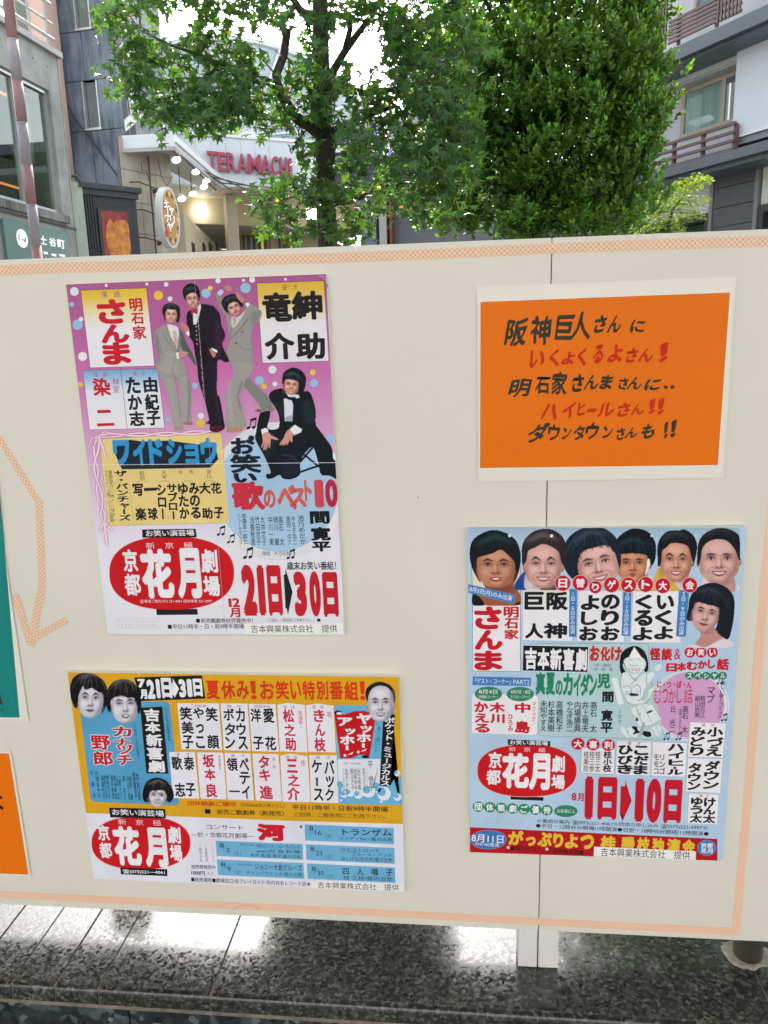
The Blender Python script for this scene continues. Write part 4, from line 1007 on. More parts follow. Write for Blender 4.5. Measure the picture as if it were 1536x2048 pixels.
for ch, a, b in zip('夏休み！お笑い特別番組！', xs, xe): S.G(ch, a, 1361 + (a - 411) * 0.004, b, 1398 + (a - 411) * 0.006, col='#c4381a', bold=0.03, k=5)
S.use(130, 1330, 6.678)
S.poly([(1005, 568), (1300, 555), (1382, 1450), (1088, 1445)], '#1c1b1e', 3)
for ch, b in zip('吉本新喜劇', ((1052, 582, 1272, 752), (1062, 760, 1285, 905), (1078, 920, 1310, 1085), (1085, 1095, 1320, 1262), (1100, 1275, 1340, 1430))): S.G(ch, *b, col=WHT, bold=0.045, k=5)
S.V('テレビでお馴染みの', 1350, 575, 1396, 1022, 42, '#1e3448', 0.0)
for kk, bo, h in ((4, 0.085, WHT), (5, 0.035, '#b3202e')):
    g = 0 if kk == 5 else 9
    for ch, b in (('カ', (628, 820, 900, 955)), ('ナ', (650, 975, 880, 1085)), ('ヅ', (690, 1060, 925, 1190)), ('チ', (690, 1195, 910, 1335)), ('野', (335, 938, 620, 1130)), ('郎', (368, 1150, 650, 1340))): S.G(ch, b[0] - g, b[1] - g, b[2] + g, b[3] + g, col=h, bold=bo, k=kk)
S.V('作演出・大河内通弘', 930, 800, 982, 1225, 34, '#244a66', 0.0)
for t, a, w in (('片岡あや子', (420, 1412, 462, 1782), 42), ('平 夢 平', (355, 1410, 396, 1780), 38), ('菊真代子', (498, 1470, 520, 1785), 36), ('津島ひろ子', (530, 1470, 556, 1785), 34), ('橋本見江子', (566, 1470, 594, 1785), 34), ('福井秀男', (622, 1470, 648, 1790), 34), ('帯谷孝史', (658, 1470, 686, 1790), 34), ('山中 正', (692, 1475, 716, 1790), 34), ('二輪やすひこ', (728, 1480, 752, 1795), 34), ('英 京介', (782, 1475, 806, 1798), 34), ('中山三吾', (838, 1478, 862, 1800), 34), ('由利 謙', (872, 1478, 896, 1800), 34), ('間寛平', (915, 1430, 955, 1800), 40), ('木村進', (962, 1428, 1000, 1802), 42)): S.V(t, *a, w, '#16344c', 0.006)
# b/w heads
GL, GSk, GSh, GDk = '#d0cdd6', '#bab6c0', '#77737c', '#121114'
bw_ = dict(skin=GSk, shade=GSh, dark=GDk, lip='#5c5860', light='#d8d6de', shine='#6a686e', ears=False)
S.picture(face(345, 455, 178, 250, 0.04, mouth='closed', eye=1.0, gaze=-0.6, brow=1.15, side=1, jaw=0.95, **bw_,
    hair=[(-1.05, 0.55), (-1.45, 0.1), (-1.6, -0.5), (-1.4, -1.1), (-0.7, -1.38), (0.3, -1.32), (1.0, -0.95), (1.25, -0.4), (1.2, 0.3), (0.85, 0.8), (0.7, 0.5), (-0.8, 0.4)],
    fringe=[(-1.2, 0.5), (-0.95, 0.2), (-0.85, -0.2), (-0.6, -0.75), (-0.45, -0.5), (0.1, -0.6), (0.5, -0.42), (0.8, -0.3), (0.98, 0.3), (1.15, 0.3), (1.2, -0.5), (0.9, -1.0), (0.2, -1.3), (-0.8, -1.35), (-1.4, -1.0), (-1.5, -0.3)]), k=6)
S.picture(face(795, 530, 190, 245, -0.02, mouth='open', eye=0.2, side=1, turn=0.4, jaw=0.95, **bw_,
    hair=[(-1.0, 0.45), (-1.3, 0.0), (-1.25, -0.7), (-0.8, -1.25), (0, -1.42), (0.7, -1.2), (1.1, -0.6), (1.2, 0.1), (1.0, 0.55), (0.7, 0.3), (-0.8, 0.3)],
    fringe=[(-1.15, 0.35), (-0.98, 0.1), (-0.8, -0.3), (-0.3, -0.5), (0.2, -0.4), (0.7, -0.35), (0.9, 0.0), (0.98, 0.5), (1.15, 0.3), (1.15, -0.5), (0.7, -1.15), (0, -1.4), (-0.8, -1.2), (-1.25, -0.6)]), k=6.6)
S.picture(face(1240, 1748, 128, 148, 0.05, mouth='smile', eye=0.9, side=1, jaw=0.8, **bw_,
    hair=[(-1.45, 0.5), (-1.6, -0.2), (-1.3, -1.2), (-0.4, -1.65), (0.6, -1.55), (1.4, -0.9), (1.7, -0.1), (1.4, 0.5), (0.9, 0.45), (0, 0.2), (-0.9, 0.6)],
    fringe=[(-1.45, 0.3), (-0.95, 0.1), (-0.8, -0.4), (0, -0.52), (0.6, -0.55), (0.9, -0.2), (1.05, 0.35), (1.5, 0.1), (1.4, -0.8), (0.5, -1.55), (-0.5, -1.55), (-1.3, -1.0)]), k=7)
# name cards
S.use(340, 1340, 6.4)
CARD = '#d2d1db'
S.poly([(92, 425), (625, 425), (668, 1025), (148, 1012)], CARD, 3); S.poly([(648, 425), (992, 430), (1035, 1035), (692, 1026)], CARD, 3); S.poly([(1010, 432), (1350, 435), (1396, 1046), (1052, 1036)], CARD, 3)
S.poly([(-10, 1048), (320, 1050), (373, 1646), (38, 1638)], CARD, 3.2); S.rr([(348, 1050), (682, 1056), (726, 1658), (392, 1646)], 22, CARD, 3); S.poly([(700, 1060), (1030, 1066), (1076, 1668), (740, 1660)], CARD, 3); S.rr([(1055, 1068), (1388, 1076), (1432, 1680), (1100, 1668)], 22, CARD, 3)
S.H('三絃粋曲', 270, 454, 470, 458, 38, '#a8484e', 0.0); S.H('漫　才', 722, 462, 920, 466, 36, '#a8484e', 0.0); S.H('歌謡浪曲', 1080, 462, 1285, 466, 36, '#a8484e', 0.0)
S.H('漫　才', 65, 1078, 262, 1080, 36, '#a8484e', 0.0); S.H('漫　才', 768, 1092, 968, 1096, 36, '#a8484e', 0.0); S.V('声帯模写', 630, 1088, 644, 1278, 38, '#a8484e', 0.0); S.V('奇 術', 1328, 1118, 1336, 1262, 40, '#a8484e', 0.0)
for ch, b in (('笑', (118, 470, 288, 640)), ('美', (140, 655, 308, 815)), ('子', (155, 835, 308, 1005)), ('や', (290, 480, 440, 620)), ('っ', (330, 690, 440, 805)), ('こ', (325, 845, 452, 1000)), ('笑', (450, 478, 615, 655)), ('顔', (470, 828, 636, 1006)), ('カ', (838, 490, 965, 660)), ('ウ', (845, 680, 980, 835)), ('ス', (868, 850, 1000, 1016)), ('ボ', (678, 490, 828, 645)), ('タ', (695, 680, 845, 835)), ('ン', (700, 855, 840, 1005)), ('愛', (1188, 488, 1338, 675)), ('花', (1212, 850, 1366, 1026)), ('洋', (1026, 490, 1172, 665)), ('子', (1058, 850, 1205, 1016)),
              ('泰', (170, 1105, 320, 1280)), ('子', (196, 1445, 335, 1616)), ('歌', (14, 1105, 166, 1276)), ('志', (58, 1442, 202, 1620)), ('ベ', (885, 1120, 1016, 1292)), ('テ', (885, 1302, 1030, 1462)), ('イ', (915, 1478, 1030, 1648)), ('領', (720, 1120, 872, 1292))): S.G(ch, *b, col='#1b1b1f', bold=0.03)
S.poly([(755, 1540), (895, 1542), (897, 1562), (757, 1560)], '#1b1b1f', 4)
for ch, b in (('坂', (410, 1078, 576, 1246)), ('本', (436, 1262, 590, 1406)), ('良', (458, 1450, 610, 1630)), ('タ', (1128, 1095, 1276, 1256)), ('キ', (1140, 1270, 1290, 1420)), ('進', (1143, 1480, 1322, 1652))): S.G(ch, *b, col='#b4243e', bold=0.035)
S.H('団体観劇ご優待', 220, 1702, 850, 1716, 58, '#b8401c', 0.02); S.H('（全館自由席入替えなし）', 862, 1722, 1510, 1738, 44, '#5c4418', 0.0)
S.poly([(446, 1778), (518, 1780), (521, 1838), (450, 1836)], INK, 4); S.H('前売ご観劇券〈新発売〉', 598, 1812, 1512, 1838, 64, '#2c2210', 0.01)
S.use(560, 1340, 5.908)
S.poly([(-30, 412), (90, 388), (292, 410), (326, 972), (0, 962)], CARD, 3); S.poly([(306, 414), (450, 395), (632, 422), (660, 972), (335, 966)], CARD, 3); S.poly([(4, 1012), (120, 985), (326, 1018), (362, 1562), (30, 1556)], CARD, 3); S.poly([(345, 1005), (670, 1008), (692, 1572), (370, 1562)], CARD, 3)
for t, a in (('落　語', (35, 435, 176, 437)), ('落　語', (377, 436, 518, 438)), ('落　語', (66, 1028, 206, 1030)), ('漫　才', (414, 1030, 600, 1034))): S.H(t, *a, 38, '#a8484e', 0.0)
for ch, b in (('松', (30, 460, 172, 618)), ('之', (45, 640, 188, 780)), ('助', (58, 795, 194, 950)), ('き', (392, 465, 528, 615)), ('ん', (410, 635, 536, 780)), ('枝', (402, 800, 545, 962)), ('三', (76, 1052, 212, 1212)), ('之', (88, 1232, 232, 1372)), ('介', (82, 1382, 238, 1538))): S.G(ch, *b, col='#b4243e', bold=0.035)
S.V('笑福亭・', 238, 480, 246, 700, 56, '#b4243e', 0.0); S.G('桂', 556, 488, 612, 556, col='#b4243e', bold=0.0); S.G('桂', 246, 1064, 300, 1130, col='#b4243e', bold=0.0)
for ch, b in (('バ', (518, 1062, 648, 1225)), ('ッ', (540, 1250, 645, 1390)), ('ク', (530, 1400, 640, 1545)), ('ケ', (370, 1060, 500, 1215)), ('ス', (395, 1400, 515, 1545))): S.G(ch, *b, col='#1b1b1f', bold=0.03)
S.poly([(425, 1268), (448, 1268), (450, 1368), (428, 1368)], '#1b1b1f', 4)
BL = '#62a3c6'
S.rr([(650, 412), (1342, 418), (1345, 560), (1182, 1360), (1300, 1372), (1345, 1290), (1442, 1262), (1450, 1597), (690, 1577)], 22, BL, 2.2)
S.poly([(680, 1055), (1188, 1050), (1178, 1345), (1110, 1320), (1080, 1480), (980, 1490), (900, 1420), (850, 1500), (790, 1400), (720, 1430), (750, 1350), (690, 1320)], '#cfd3dd', 2.6)
for x, y, r in ((1050, 1430, 75), (925, 1470, 50), (1230, 1460, 80), (760, 1470, 40), (1385, 1220, 35), (1390, 1500, 45), (1180, 1420, 50), (820, 1450, 42)):
    S.ell(x, y, r, r, '#cfd3dd', 2.9, n=24); S.ell(x - r * 0.35, y - r * 0.25, r * 0.62, r * 0.6, BL, 3.1, n=24)
for x, y, r in ((720, 1540, 13), (1197, 1553, 16), (705, 1345, 34)): S.ell(x, y, r, r, '#cfd3dd' if r < 30 else BL, 3.2, n=18)
S.poly([(1222, 535), (1360, 522), (1300, 1372), (1178, 1366)], '#1a1a1d', 3.4)
S.V('ポケット・ミュージカルス', 1300, 560, 1240, 1368, 118, WHT, 0.03, k=5, fit=False)
S.poly([(640, 500), (690, 520), (770, 522), (880, 483), (990, 480), (1060, 500), (1128, 560), (1095, 800), (1058, 1020), (1010, 1000), (940, 1000), (850, 1040), (712, 1042), (668, 720)], '#b3181f', 3.6)
S.ell(686, 500, 48, 22, '#1a1a1d', 3.8, n=20); S.ell(1012, 1022, 44, 20, '#1a1a1d', 3.8, n=20); S.ell(700, 512, 34, 16, CARD, 4, n=20)
for ch, b in (('ヤ', (900, 510, 1090, 640)), ('ッ', (950, 655, 1090, 740)), ('ホ', (905, 745, 1080, 850)), ('ア', (680, 560, 860, 660)), ('ッ', (770, 690, 895, 762)), ('ホ', (705, 770, 885, 880))): S.G(ch, *b, col=WHT, bold=0.05, k=5)
S.line([(985, 865), (985, 915)], 36, WHT, 5); S.line([(792, 890), (794, 945)], 36, WHT, 5)
for x, y in ((925, 968), (768, 1008)): S.ell(x, y, 16, 16, WHT, 5, n=16); S.poly([(x + 25, y - 5), (x + 100, y - 45), (x + 85, y - 15)], WHT, 5)
S.line([(885, 500), (900, 750), (912, 990)], 3, '#5c1014', 5)
S.V('楽しい歌と', 1170, 665, 1165, 888, 36, '#16344c', 0.0, k=5); S.V('コミック…', 1130, 800, 1134, 1030, 36, '#16344c', 0.0, k=5)
for t, a, w in (('平　参平', (1065, 1068, 1086, 1422), 66), ('吉本コメデアン', (986, 1158, 1002, 1416), 36), ('永江和義', (930, 1160, 942, 1416), 38), ('池部ゆみ', (886, 1160, 898, 1416), 38), ('梶ひさ子', (845, 1160, 862, 1416), 38), ('祐森圭一郎と', (785, 1160, 797, 1416), 34), ('ニューサウンズ', (745, 1160, 757, 1416), 32)): S.V(t, *a, w, '#24303c', 0.0, k=5)
S.line([(1022, 1180), (1036, 1400)], 2, '#24303c', 5); S.H('（演出・杉本七郎）', 725, 1103, 975, 1103, 28, '#777c88', 0.0, k=5)
S.H('平日11時半・日祝9時半開場', 145, 1618, 1275, 1646, 62, INK, 0.012); S.H('ご招待、ご贈答用にご利用下さい。', 158, 1704, 1290, 1732, 50, '#4c3a14', 0.0)
bwd = dict(bw_); bwd['ears'] = True
S.picture(face(1190, 395, 152, 212, 0.0, mouth='smile', eye=0.45, brow=1.0, side=1, **bwd,
    hair=[(-1.0, 0.0), (-1.18, -0.4), (-1.1, -0.85), (-0.5, -1.18), (0.1, -1.22), (0.8, -1.0), (1.15, -0.55), (1.1, 0.0), (0.9, 0.1), (-0.9, 0.1)], fringe=None), k=6.5)
S.use(170, 1600, 5.486)
logo(S, [(265, 83), (880, 97), (888, 200), (278, 190)], (290, 128, 868, 148), 62, 615, 470, 540, 288)
S.H('新　京　極', 360, 236, 840, 252, 58, '#dcc8cc', 0.0, k=5)
logo_glyphs(S, (('京', (130, 270, 278, 442), 0.035), ('都', (152, 465, 306, 636), 0.035), ('花', (296, 290, 632, 718), 0.055), ('月', (635, 303, 922, 736), 0.06), ('劇', (898, 288, 1058, 474), 0.03), ('場', (925, 490, 1076, 670), 0.035)))
S.poly([(387, 738), (903, 758), (905, 833), (395, 813)], '#1a1a1e', 5); S.H('☎(075)221―4061', 415, 780, 878, 795, 48, WHT, 0.02, k=6)
S.use(370, 1620, 6.678)
S.H('コンサート', 275, 220, 790, 236, 64, INK, 0.0); S.H('―於・京都花月劇場―', 85, 324, 915, 346, 66, INK, 0.0); S.G('河', 955, 185, 1345, 412, col='#bb1c28', bold=0.075)
for t, a, w in (('藤井大丸', (204, 500, 216, 692), 38), ('京都花月', (280, 500, 292, 692), 38), ('アッシュ', (372, 510, 382, 692), 38)): S.V(t, *a, w, '#77777f', 0.0)
for x in (122, 204, 274, 362): S.V('会 場' if x == 204 else '主 催', x, 432, x + 3, 490, 20, '#9a9aa2', 0.0)
S.H('前売券発売中', 85, 755, 412, 762, 54, INK, 0.005); S.H('1000円', 84, 835, 266, 845, 56, INK, 0.02); S.H('（学生券）', 280, 845, 410, 850, 34, '#8a8a92', 0.0)
S.use(0, 0, 1)
for q in ([(431.4, 1681), (605.3, 1688), (606.6, 1719.6), (433.4, 1711.8)], [(433.6, 1718.8), (606.8, 1726), (608.8, 1757.6), (436.6, 1750)]): S.poly(q, '#64a2c6', 3)
S.H('■前売場所■劇場窓口/各プレイガイド/市内有名レコード店★', 382.5, 1758.5, 621, 1768, 9.4, INK, 0.0)
S.H('1815ロックンロールバンド', 513.5, 1691, 600, 1694, 8.2, INK, 0.0); S.H('with内 海 利 勝', 513.5, 1701.6, 601, 1703.6, 7.2, INK, 0.0); S.H('木村 進/間 寛平/露の五郎', 501, 1709.8, 601.5, 1713.4, 6.8, INK, 0.0)
S.H('ジョニー大倉グループ', 509, 1732.5, 603.5, 1736, 12, INK, 0.005); S.H('チャンバラトリオ/露の五郎', 493, 1745, 604, 1749.4, 8, INK, 0.0)
S.use(370, 1620, 6.678)
S.H('元キャロル', 735, 460, 932, 466, 32, INK, 0.0); S.H('元キャロル', 705, 724, 905, 730, 32, INK, 0.0)
for d8, dd, yy in (((460, 440, 522, 502), ((548, 504, 600, 562),), 0), ((478, 695, 540, 755), ((560, 755, 615, 815),), 250)):
    S.G('8', *d8, bold=0.0); S.G('2' if yy == 0 else '9', *dd[0], bold=0.0)
S.line([(585, 458), (485, 552)], 3, INK, 4); S.line([(600, 712), (500, 806)], 3, INK, 4)
S.H('〈土〉', 628, 572, 775, 576, 56, INK, 0.0); S.H('〈土〉', 645, 822, 790, 828, 56, INK, 0.0)
S.use(590, 1620, 6.678)
for q in ([(130, 190), (1320, 240), (1323, 455), (138, 407)], [(145, 455), (1328, 505), (1333, 718), (152, 665)], [(158, 712), (1335, 768), (1342, 972), (172, 918)]): S.poly(q, '#64a2c6', 3)
for y0, num, x0 in ((215, '16', 0), (485, '23', 14), (752, '30', 34)):
    S.G('8', 190 + x0, y0, 246 + x0, y0 + 60, bold=0.0); S.line([(300 + x0, y0 + 15), (205 + x0, y0 + 108)], 3, INK, 4)
    S.H(num, 268 + x0, y0 + 88, 350 + x0, y0 + 91, 60, INK, 0.0); S.H('〈土〉', 372 + x0 * 0.6, y0 + 130, 520 + x0 * 0.6, y0 + 136, 56, INK, 0.0)
S.H('トランザム', 590, 290, 1300, 300, 92, INK, 0.012); S.H('コメディNo1/露の五郎', 592, 374, 1298, 394, 46, INK, 0.0)
S.H('ウエストロード', 602, 530, 1140, 543, 52, INK, 0.0); S.H('ブルース・バンド', 748, 585, 1308, 602, 50, INK, 0.0); S.H('谷しげる/伴大吾/露の五郎', 615, 645, 1300, 668, 52, INK, 0.0)
S.H('四 人 囃 子', 630, 812, 1308, 832, 92, INK, 0.012); S.H('桂 三枝/露の五郎', 645, 900, 1304, 922, 54, INK, 0.0)
S.H('★', 55, 218, 112, 219, 60, INK, 0.0)
S.poly([(220, 945), (1458, 985), (1464, 1085), (222, 1046)], '#dcdfda', 5, name='sticker'); S.H('吉本興業株式会社 提供', 298, 998, 1392, 1035, 84, '#202022', 0.0, k=6)
# ---------- blue poster (lower right)
S = Poster('show_poster', [(936, 1055.5), (1479, 1055.5), (1458, 1720), (938, 1706)], 'light blue show poster with a row of six smiling heads and red dates', 'poster', 0.0090, M_FOAM, '#a4bdd4', PG)
S.use(930, 1045, 5.486)
S.grad([(36, 55), (3012, 57), (3010, 300), (40, 300)], [(0, '#93a9bc'), (0.5, '#9db4ca'), (1, '#a4bdd4')], 0.9)
S.use(930, 1470, 5.689)
S.poly([(40, 1048), (1530, 1118), (2872, 1182), (2872, 1450), (40, 1400)], '#a8161f', 1)
S.use(930, 1045, 5.486)
PW3 = '#d8d6dc'
S.poly([(76, 480), (604, 500), (605, 912), (85, 912)], '#cfcab4', 2, line='#20202c', lw=0.5); S.poly([(85, 908), (605, 905), (605, 1632), (82, 1626)], PW3, 2.2, line='#20202c', lw=0.5)
for ch, b in (('さ', (100, 920, 402, 1172)), ('ん', (105, 1178, 415, 1398)), ('ま', (100, 1405, 412, 1622)), ('明', (422, 922, 590, 1045)), ('石', (430, 1050, 586, 1165)), ('家', (430, 1172, 590, 1280))): S.G(ch, *b, col='#b81a28', bold=0.055 if b[0] < 200 else 0.035)
S.grad([(635, 740), (1145, 744), (1176, 1302), (632, 1290)], [(0, '#d0ccb4'), (0.2, '#d2d0cc'), (0.4, '#d8d6dc'), (1, '#d8d6dc')], 2, line='#5a6a88', lw=0.2)
for ch, b in (('阪', (890, 760, 1132, 960)), ('巨', (650, 760, 872, 956)), ('神', (860, 1102, 1122, 1272)), ('人', (655, 1105, 862, 1272))): S.G(ch, *b, col='#1a1d22', bold=0.045)
STRIP = '#3a78b4'
S.poly([(1147, 728), (1229, 728), (1221, 1254), (1140, 1252)], STRIP, 3); S.V('1日・6日のみ出演', 1186, 755, 1179, 1222, 54, WHT, 0.008, k=4.5)
S.use(0, 0, 1)
S.poly([(1157, 1181.5), (1243.6, 1181.5), (1248.4, 1284), (1153.6, 1282)], PW3, 2, line='#5a6a88', lw=0.2)
S.use(930, 1045, 5.486)
for ch, b in (('よ', (1268, 795, 1480, 960)), ('し', (1268, 975, 1460, 1125)), ('お', (1250, 1140, 1460, 1295))): S.G(ch, *b, col='#1a1d22', bold=0.05)
S.use(1200, 1045, 5.297)
for ch, b in (('の', (8, 760, 212, 918)), ('り', (5, 925, 205, 1090)), ('お', (5, 1100, 210, 1250)), ('い', (595, 768, 790, 920)), ('く', (575, 925, 768, 1088)), ('よ', (568, 1098, 780, 1238)), ('く', (368, 762, 560, 918)), ('る', (358, 925, 562, 1095)), ('よ', (342, 1108, 560, 1250))):
    S.G(ch, *b, col='#1a1d22', bold=0.05)
S.poly([(350, 727), (836, 727), (856, 1275), (325, 1268)], PW3, 2, line='#5a6a88', lw=0.2)
for q, t, a in (([(248, 715), (332, 715), (320, 1203), (228, 1200)], '3日・10日のみ出演', (290, 732, 272, 1188)), ([(836, 714), (942, 716), (908, 1208), (804, 1206)], '2日・9日のみ出演', (888, 732, 858, 1192))):
    S.poly(q, STRIP, 3); S.V(t, *a, 56, WHT, 0.008, k=4.5)
# heads
S.use(930, 1045, 5.486)
BH = '#15191f'
S.picture([('s', [(215, 640), (225, 740), (150, 790), (200, 905), (604, 905), (604, 780), (540, 700), (530, 600)], '#94523a', 0, 1, True), ('s', [(84, 780), (140, 795), (215, 905), (84, 905)], '#14161c', 0, 1, True), ('p', [(530, 905), (604, 860), (604, 905)], '#14161c', 0, 1, True), ('e', (380, 720, 150, 50, 0), '#64301f', 30, 0.7, False)] +
    face(345, 478, 218, 232, 0.02, '#b07660', '#7e4c3a', '#12181c', '#94403a', 'open', light='#cc9880', side=1, turn=-0.2, strands=False, shine='#2c4a50', brow=1.1, ears=False,
    hair=[(-0.75, 0.85), (-1.2, 0.2), (-1.38, -0.6), (-1.15, -1.3), (-0.2, -1.72), (0.8, -1.4), (1.2, -0.7), (1.18, 0.1), (0.92, 0.75), (0.7, 0.4), (-0.8, 0.3)],
    fringe=[(-1.25, -0.1), (-1.0, -0.35), (-0.7, -0.46), (-0.2, -0.6), (0.2, -0.78), (0.55, -0.55), (0.8, -0.2), (0.95, 0.2), (1.15, 0.1), (1.2, -0.6), (0.8, -1.35), (0, -1.66), (-0.9, -1.4), (-1.3, -0.8)],
    ), k=3.2)
S.picture([('s', [(545, 735), (560, 640), (680, 505), (720, 560), (700, 735)], '#1c4486', 0, 1, True), ('s', [(668, 735), (672, 560), (760, 640), (900, 735)], '#c4c4d0', 0, 1, True), ('s', [(820, 735), (1000, 640), (1010, 735)], '#243c44', 0, 1, True)] +
    face(862, 470, 205, 245, 0.02, '#bf938a', '#8c6058', '#2a2226', '#a84a50', 'smile', light='#dab6ae', side=1, eye=0.4, brow=1.25, shine='#6a6068', strands=False,
    hair=[(-1.05, 0.0), (-1.2, -0.6), (-1.05, -1.15), (-0.5, -1.55), (0.3, -1.64), (0.95, -1.35), (1.24, -0.75), (1.2, -0.2), (1.0, 0.0), (-0.9, 0.1)],
    fringe=[(-1.15, 0.0), (-0.93, -0.2), (-0.84, -0.62), (-0.5, -0.78), (-0.1, -0.95), (0.3, -0.88), (0.78, -0.62), (0.93, -0.2), (1.15, 0.0), (1.2, -0.8), (0.9, -1.35), (0.2, -1.6), (-0.6, -1.5), (-1.1, -1.0)]), k=3.6)
S.picture(face(1452, 455, 232, 262, -0.22, '#c49690', '#94685f', '#16202c', '#a84c54', 'smile', light='#deb8b0', side=-1, eye=0.5, shine='#3c5068', ears=False,
    hair=[(-1.15, 0.5), (-1.5, 0.1), (-1.55, -0.5), (-1.2, -1.25), (-0.4, -1.6), (0.5, -1.5), (1.1, -1.0), (1.2, -0.3), (1.0, 0.4), (0.7, 0.2), (-0.8, 0.3)],
    fringe=[(-1.3, 0.4), (-1.0, 0.3), (-0.9, -0.2), (-0.6, -0.62), (0, -0.7), (0.6, -0.68), (0.85, -0.35), (0.98, 0.3), (1.15, 0.0), (1.1, -0.8), (0.5, -1.45), (-0.4, -1.55), (-1.15, -1.2), (-1.5, -0.5)]), k=3.4)
S.use(1200, 1045, 5.297)
S.picture([('s', [(190, 715), (200, 610), (280, 570), (480, 560), (570, 620), (600, 720)], '#c4a03a', 0, 1, True), ('p', [(385, 640), (470, 560), (530, 530), (545, 600), (480, 715), (390, 715)], '#c8c8cc', 0, 1, True)] +
    face(352, 440, 178, 190, 0.0, '#b4795a', '#7e4c38', '#0f161c', '#a05048', 'pout', light='#cf9a7c', side=1, eye=1.0, shine='#22404c', turn=-0.2,
    hair=[(-0.95, 0.0), (-1.15, -0.6), (-1.0, -1.4), (-0.1, -1.98), (0.9, -1.8), (1.35, -1.1), (1.3, -0.2), (1.0, 0.2), (0.8, 0.0), (-0.8, -0.1)],
    fringe=[(-1.1, -0.3), (-0.9, -0.5), (-0.3, -0.6), (0.4, -0.58), (0.85, -0.45), (1.0, 0.0), (1.2, -0.1), (1.3, -1.0), (0.9, -1.75), (0, -1.95), (-0.9, -1.4), (-1.15, -0.8)],
    extra_front=[('s', [(522, 385), (530, 440), (505, 520), (480, 560), (490, 480), (500, 400)], '#e0d8d4', 4, 0.95, False)]), k=3.2)
S.picture([('s', [(570, 715), (590, 540), (640, 480), (760, 590), (870, 700), (870, 718)], '#c6a032', 0, 1, True), ('s', [(790, 600), (960, 560), (1000, 600), (940, 715), (840, 700)], '#b8b8c0', 0, 1, True)] +
    face(808, 405, 172, 215, 0.02, '#b98470', '#85523f', '#15171c', '#a04448', 'smile', light='#d8ac98', side=1, eye=0.7, brow=1.2, shine='#343c46', strands=False,
    hair=[(-1.05, 0.3), (-1.2, -0.4), (-1.1, -1.0), (-0.6, -1.45), (0.1, -1.5), (0.5, -1.56), (1.05, -1.25), (1.28, -0.7), (1.1, 0.1), (0.9, 0.1), (-0.85, 0.3)],
    fringe=[(-1.15, 0.25), (-0.93, 0.1), (-0.88, -0.45), (-0.6, -0.66), (-0.35, -0.85), (0.2, -0.86), (0.7, -0.7), (0.92, -0.2), (1.1, 0.1), (1.2, -0.7), (0.9, -1.3), (0.2, -1.5), (-0.6, -1.42), (-1.1, -0.9)]), k=3.6)
S.picture([('s', [(1085, 718), (1095, 590), (1200, 640), (1340, 720), (1400, 700), (1445, 720), (1445, 640), (1460, 720)], '#d0c8d0', 0, 1, True), ('s', [(1110, 560), (1180, 640), (1340, 710), (1430, 730), (1400, 560)], '#b08880', 0, 1, True)] +
    face(1262, 395, 212, 238, 0.0, '#bd938b', '#8c635c', '#15171c', '#943e46', 'smile', light='#dab4ac', side=1, eye=1.6, brow=0.9, shine='#323844', jaw=1.08, strands=False,
    hair=[(-0.95, 0.5), (-1.1, -0.3), (-0.95, -0.95), (-0.4, -1.35), (0.3, -1.42), (0.95, -1.15), (1.03, -0.7), (1.03, -0.2), (0.8, 0.2), (-0.85, 0.3)],
    fringe=[(-1.1, 0.3), (-0.93, 0.0), (-0.84, -0.5), (-0.5, -0.82), (0.0, -0.92), (0.45, -0.8), (0.82, -0.4), (0.97, 0.0), (1.05, -0.1), (1.03, -0.9), (0.7, -1.25), (0, -1.4), (-0.7, -1.2), (-1.05, -0.7)]), k=3.2)
S.picture([('s', [(1062, 1130), (1062, 1200), (990, 1320), (1120, 1322), (1290, 1240), (1240, 1120)], '#b08078', 0, 1, True), ('s', [(908, 1322), (990, 1290), (1120, 1318), (1290, 1232), (1388, 1250), (1380, 1325)], '#ccc4cc', 0, 1, True)] +
    face(1122, 965, 152, 192, 0.22, '#bd938f', '#8a5f5c', '#171a24', '#98353e', 'closed', light='#d8b4b0', side=1, eye=0.8, shine='#3a4256', ears=False, jaw=0.92,
    hair=[(-0.9, 0.6), (-1.25, 0.5), (-1.3, -0.1), (-1.35, -0.7), (-1.0, -1.3), (-0.1, -1.75), (0.9, -1.7), (1.6, -1.3), (1.9, -0.5), (2.0, 0.5), (1.9, 1.1), (1.4, 1.0), (0.95, 0.4), (0, 0.2)],
    fringe=[(-1.2, 0.3), (-0.95, -0.1), (-0.85, -0.5), (-0.2, -0.52), (0.5, -0.5), (0.85, -0.4), (0.95, 0.2), (0.85, 0.7), (1.3, 1.0), (1.8, 1.05), (2.0, 0.4), (1.8, -0.6), (0.9, -1.65), (-0.4, -1.6), (-1.2, -0.8)]), k=4)
S.use(930, 1045, 5.486)
S.poly([(36, 676), (556, 795), (530, 888), (38, 768)], STRIP, 4.5, line='#8fb0d0', lw=0.2); S.H('8月5日(月)のみ出演', 50, 728, 515, 838, 68, WHT, 0.015, k=5)
for x, y, r, ch in ((1072, 665, 84, '日'), (1265, 662, 84, '替'), (1430, 708, 68, 'り')):
    S.ell(x, y, r + 5, r + 5, '#d8b8bc', 5.2, n=30); S.ell(x, y, r, r, '#b4182a', 5.5, n=30); S.G(ch, x - r * .6, y - r * .6, x + r * .6, y + r * .6, col=WHT, bold=0.04, k=6)
S.use(1200, 1045, 5.297)
for x, y, r, ch in ((122, 658, 80, 'ゲ'), (302, 660, 80, 'ス'), (482, 655, 80, 'ト'), (665, 668, 80, '大'), (950, 662, 78, '会')):
    S.ell(x, y, r + 5, r + 5, '#d8b8bc', 5.2, n=30); S.ell(x, y, r, r, '#b4182a', 5.5, n=30); S.G(ch, x - r * .6, y - r * .6, x + r * .6, y + r * .6, col=WHT, bold=0.04, k=6)
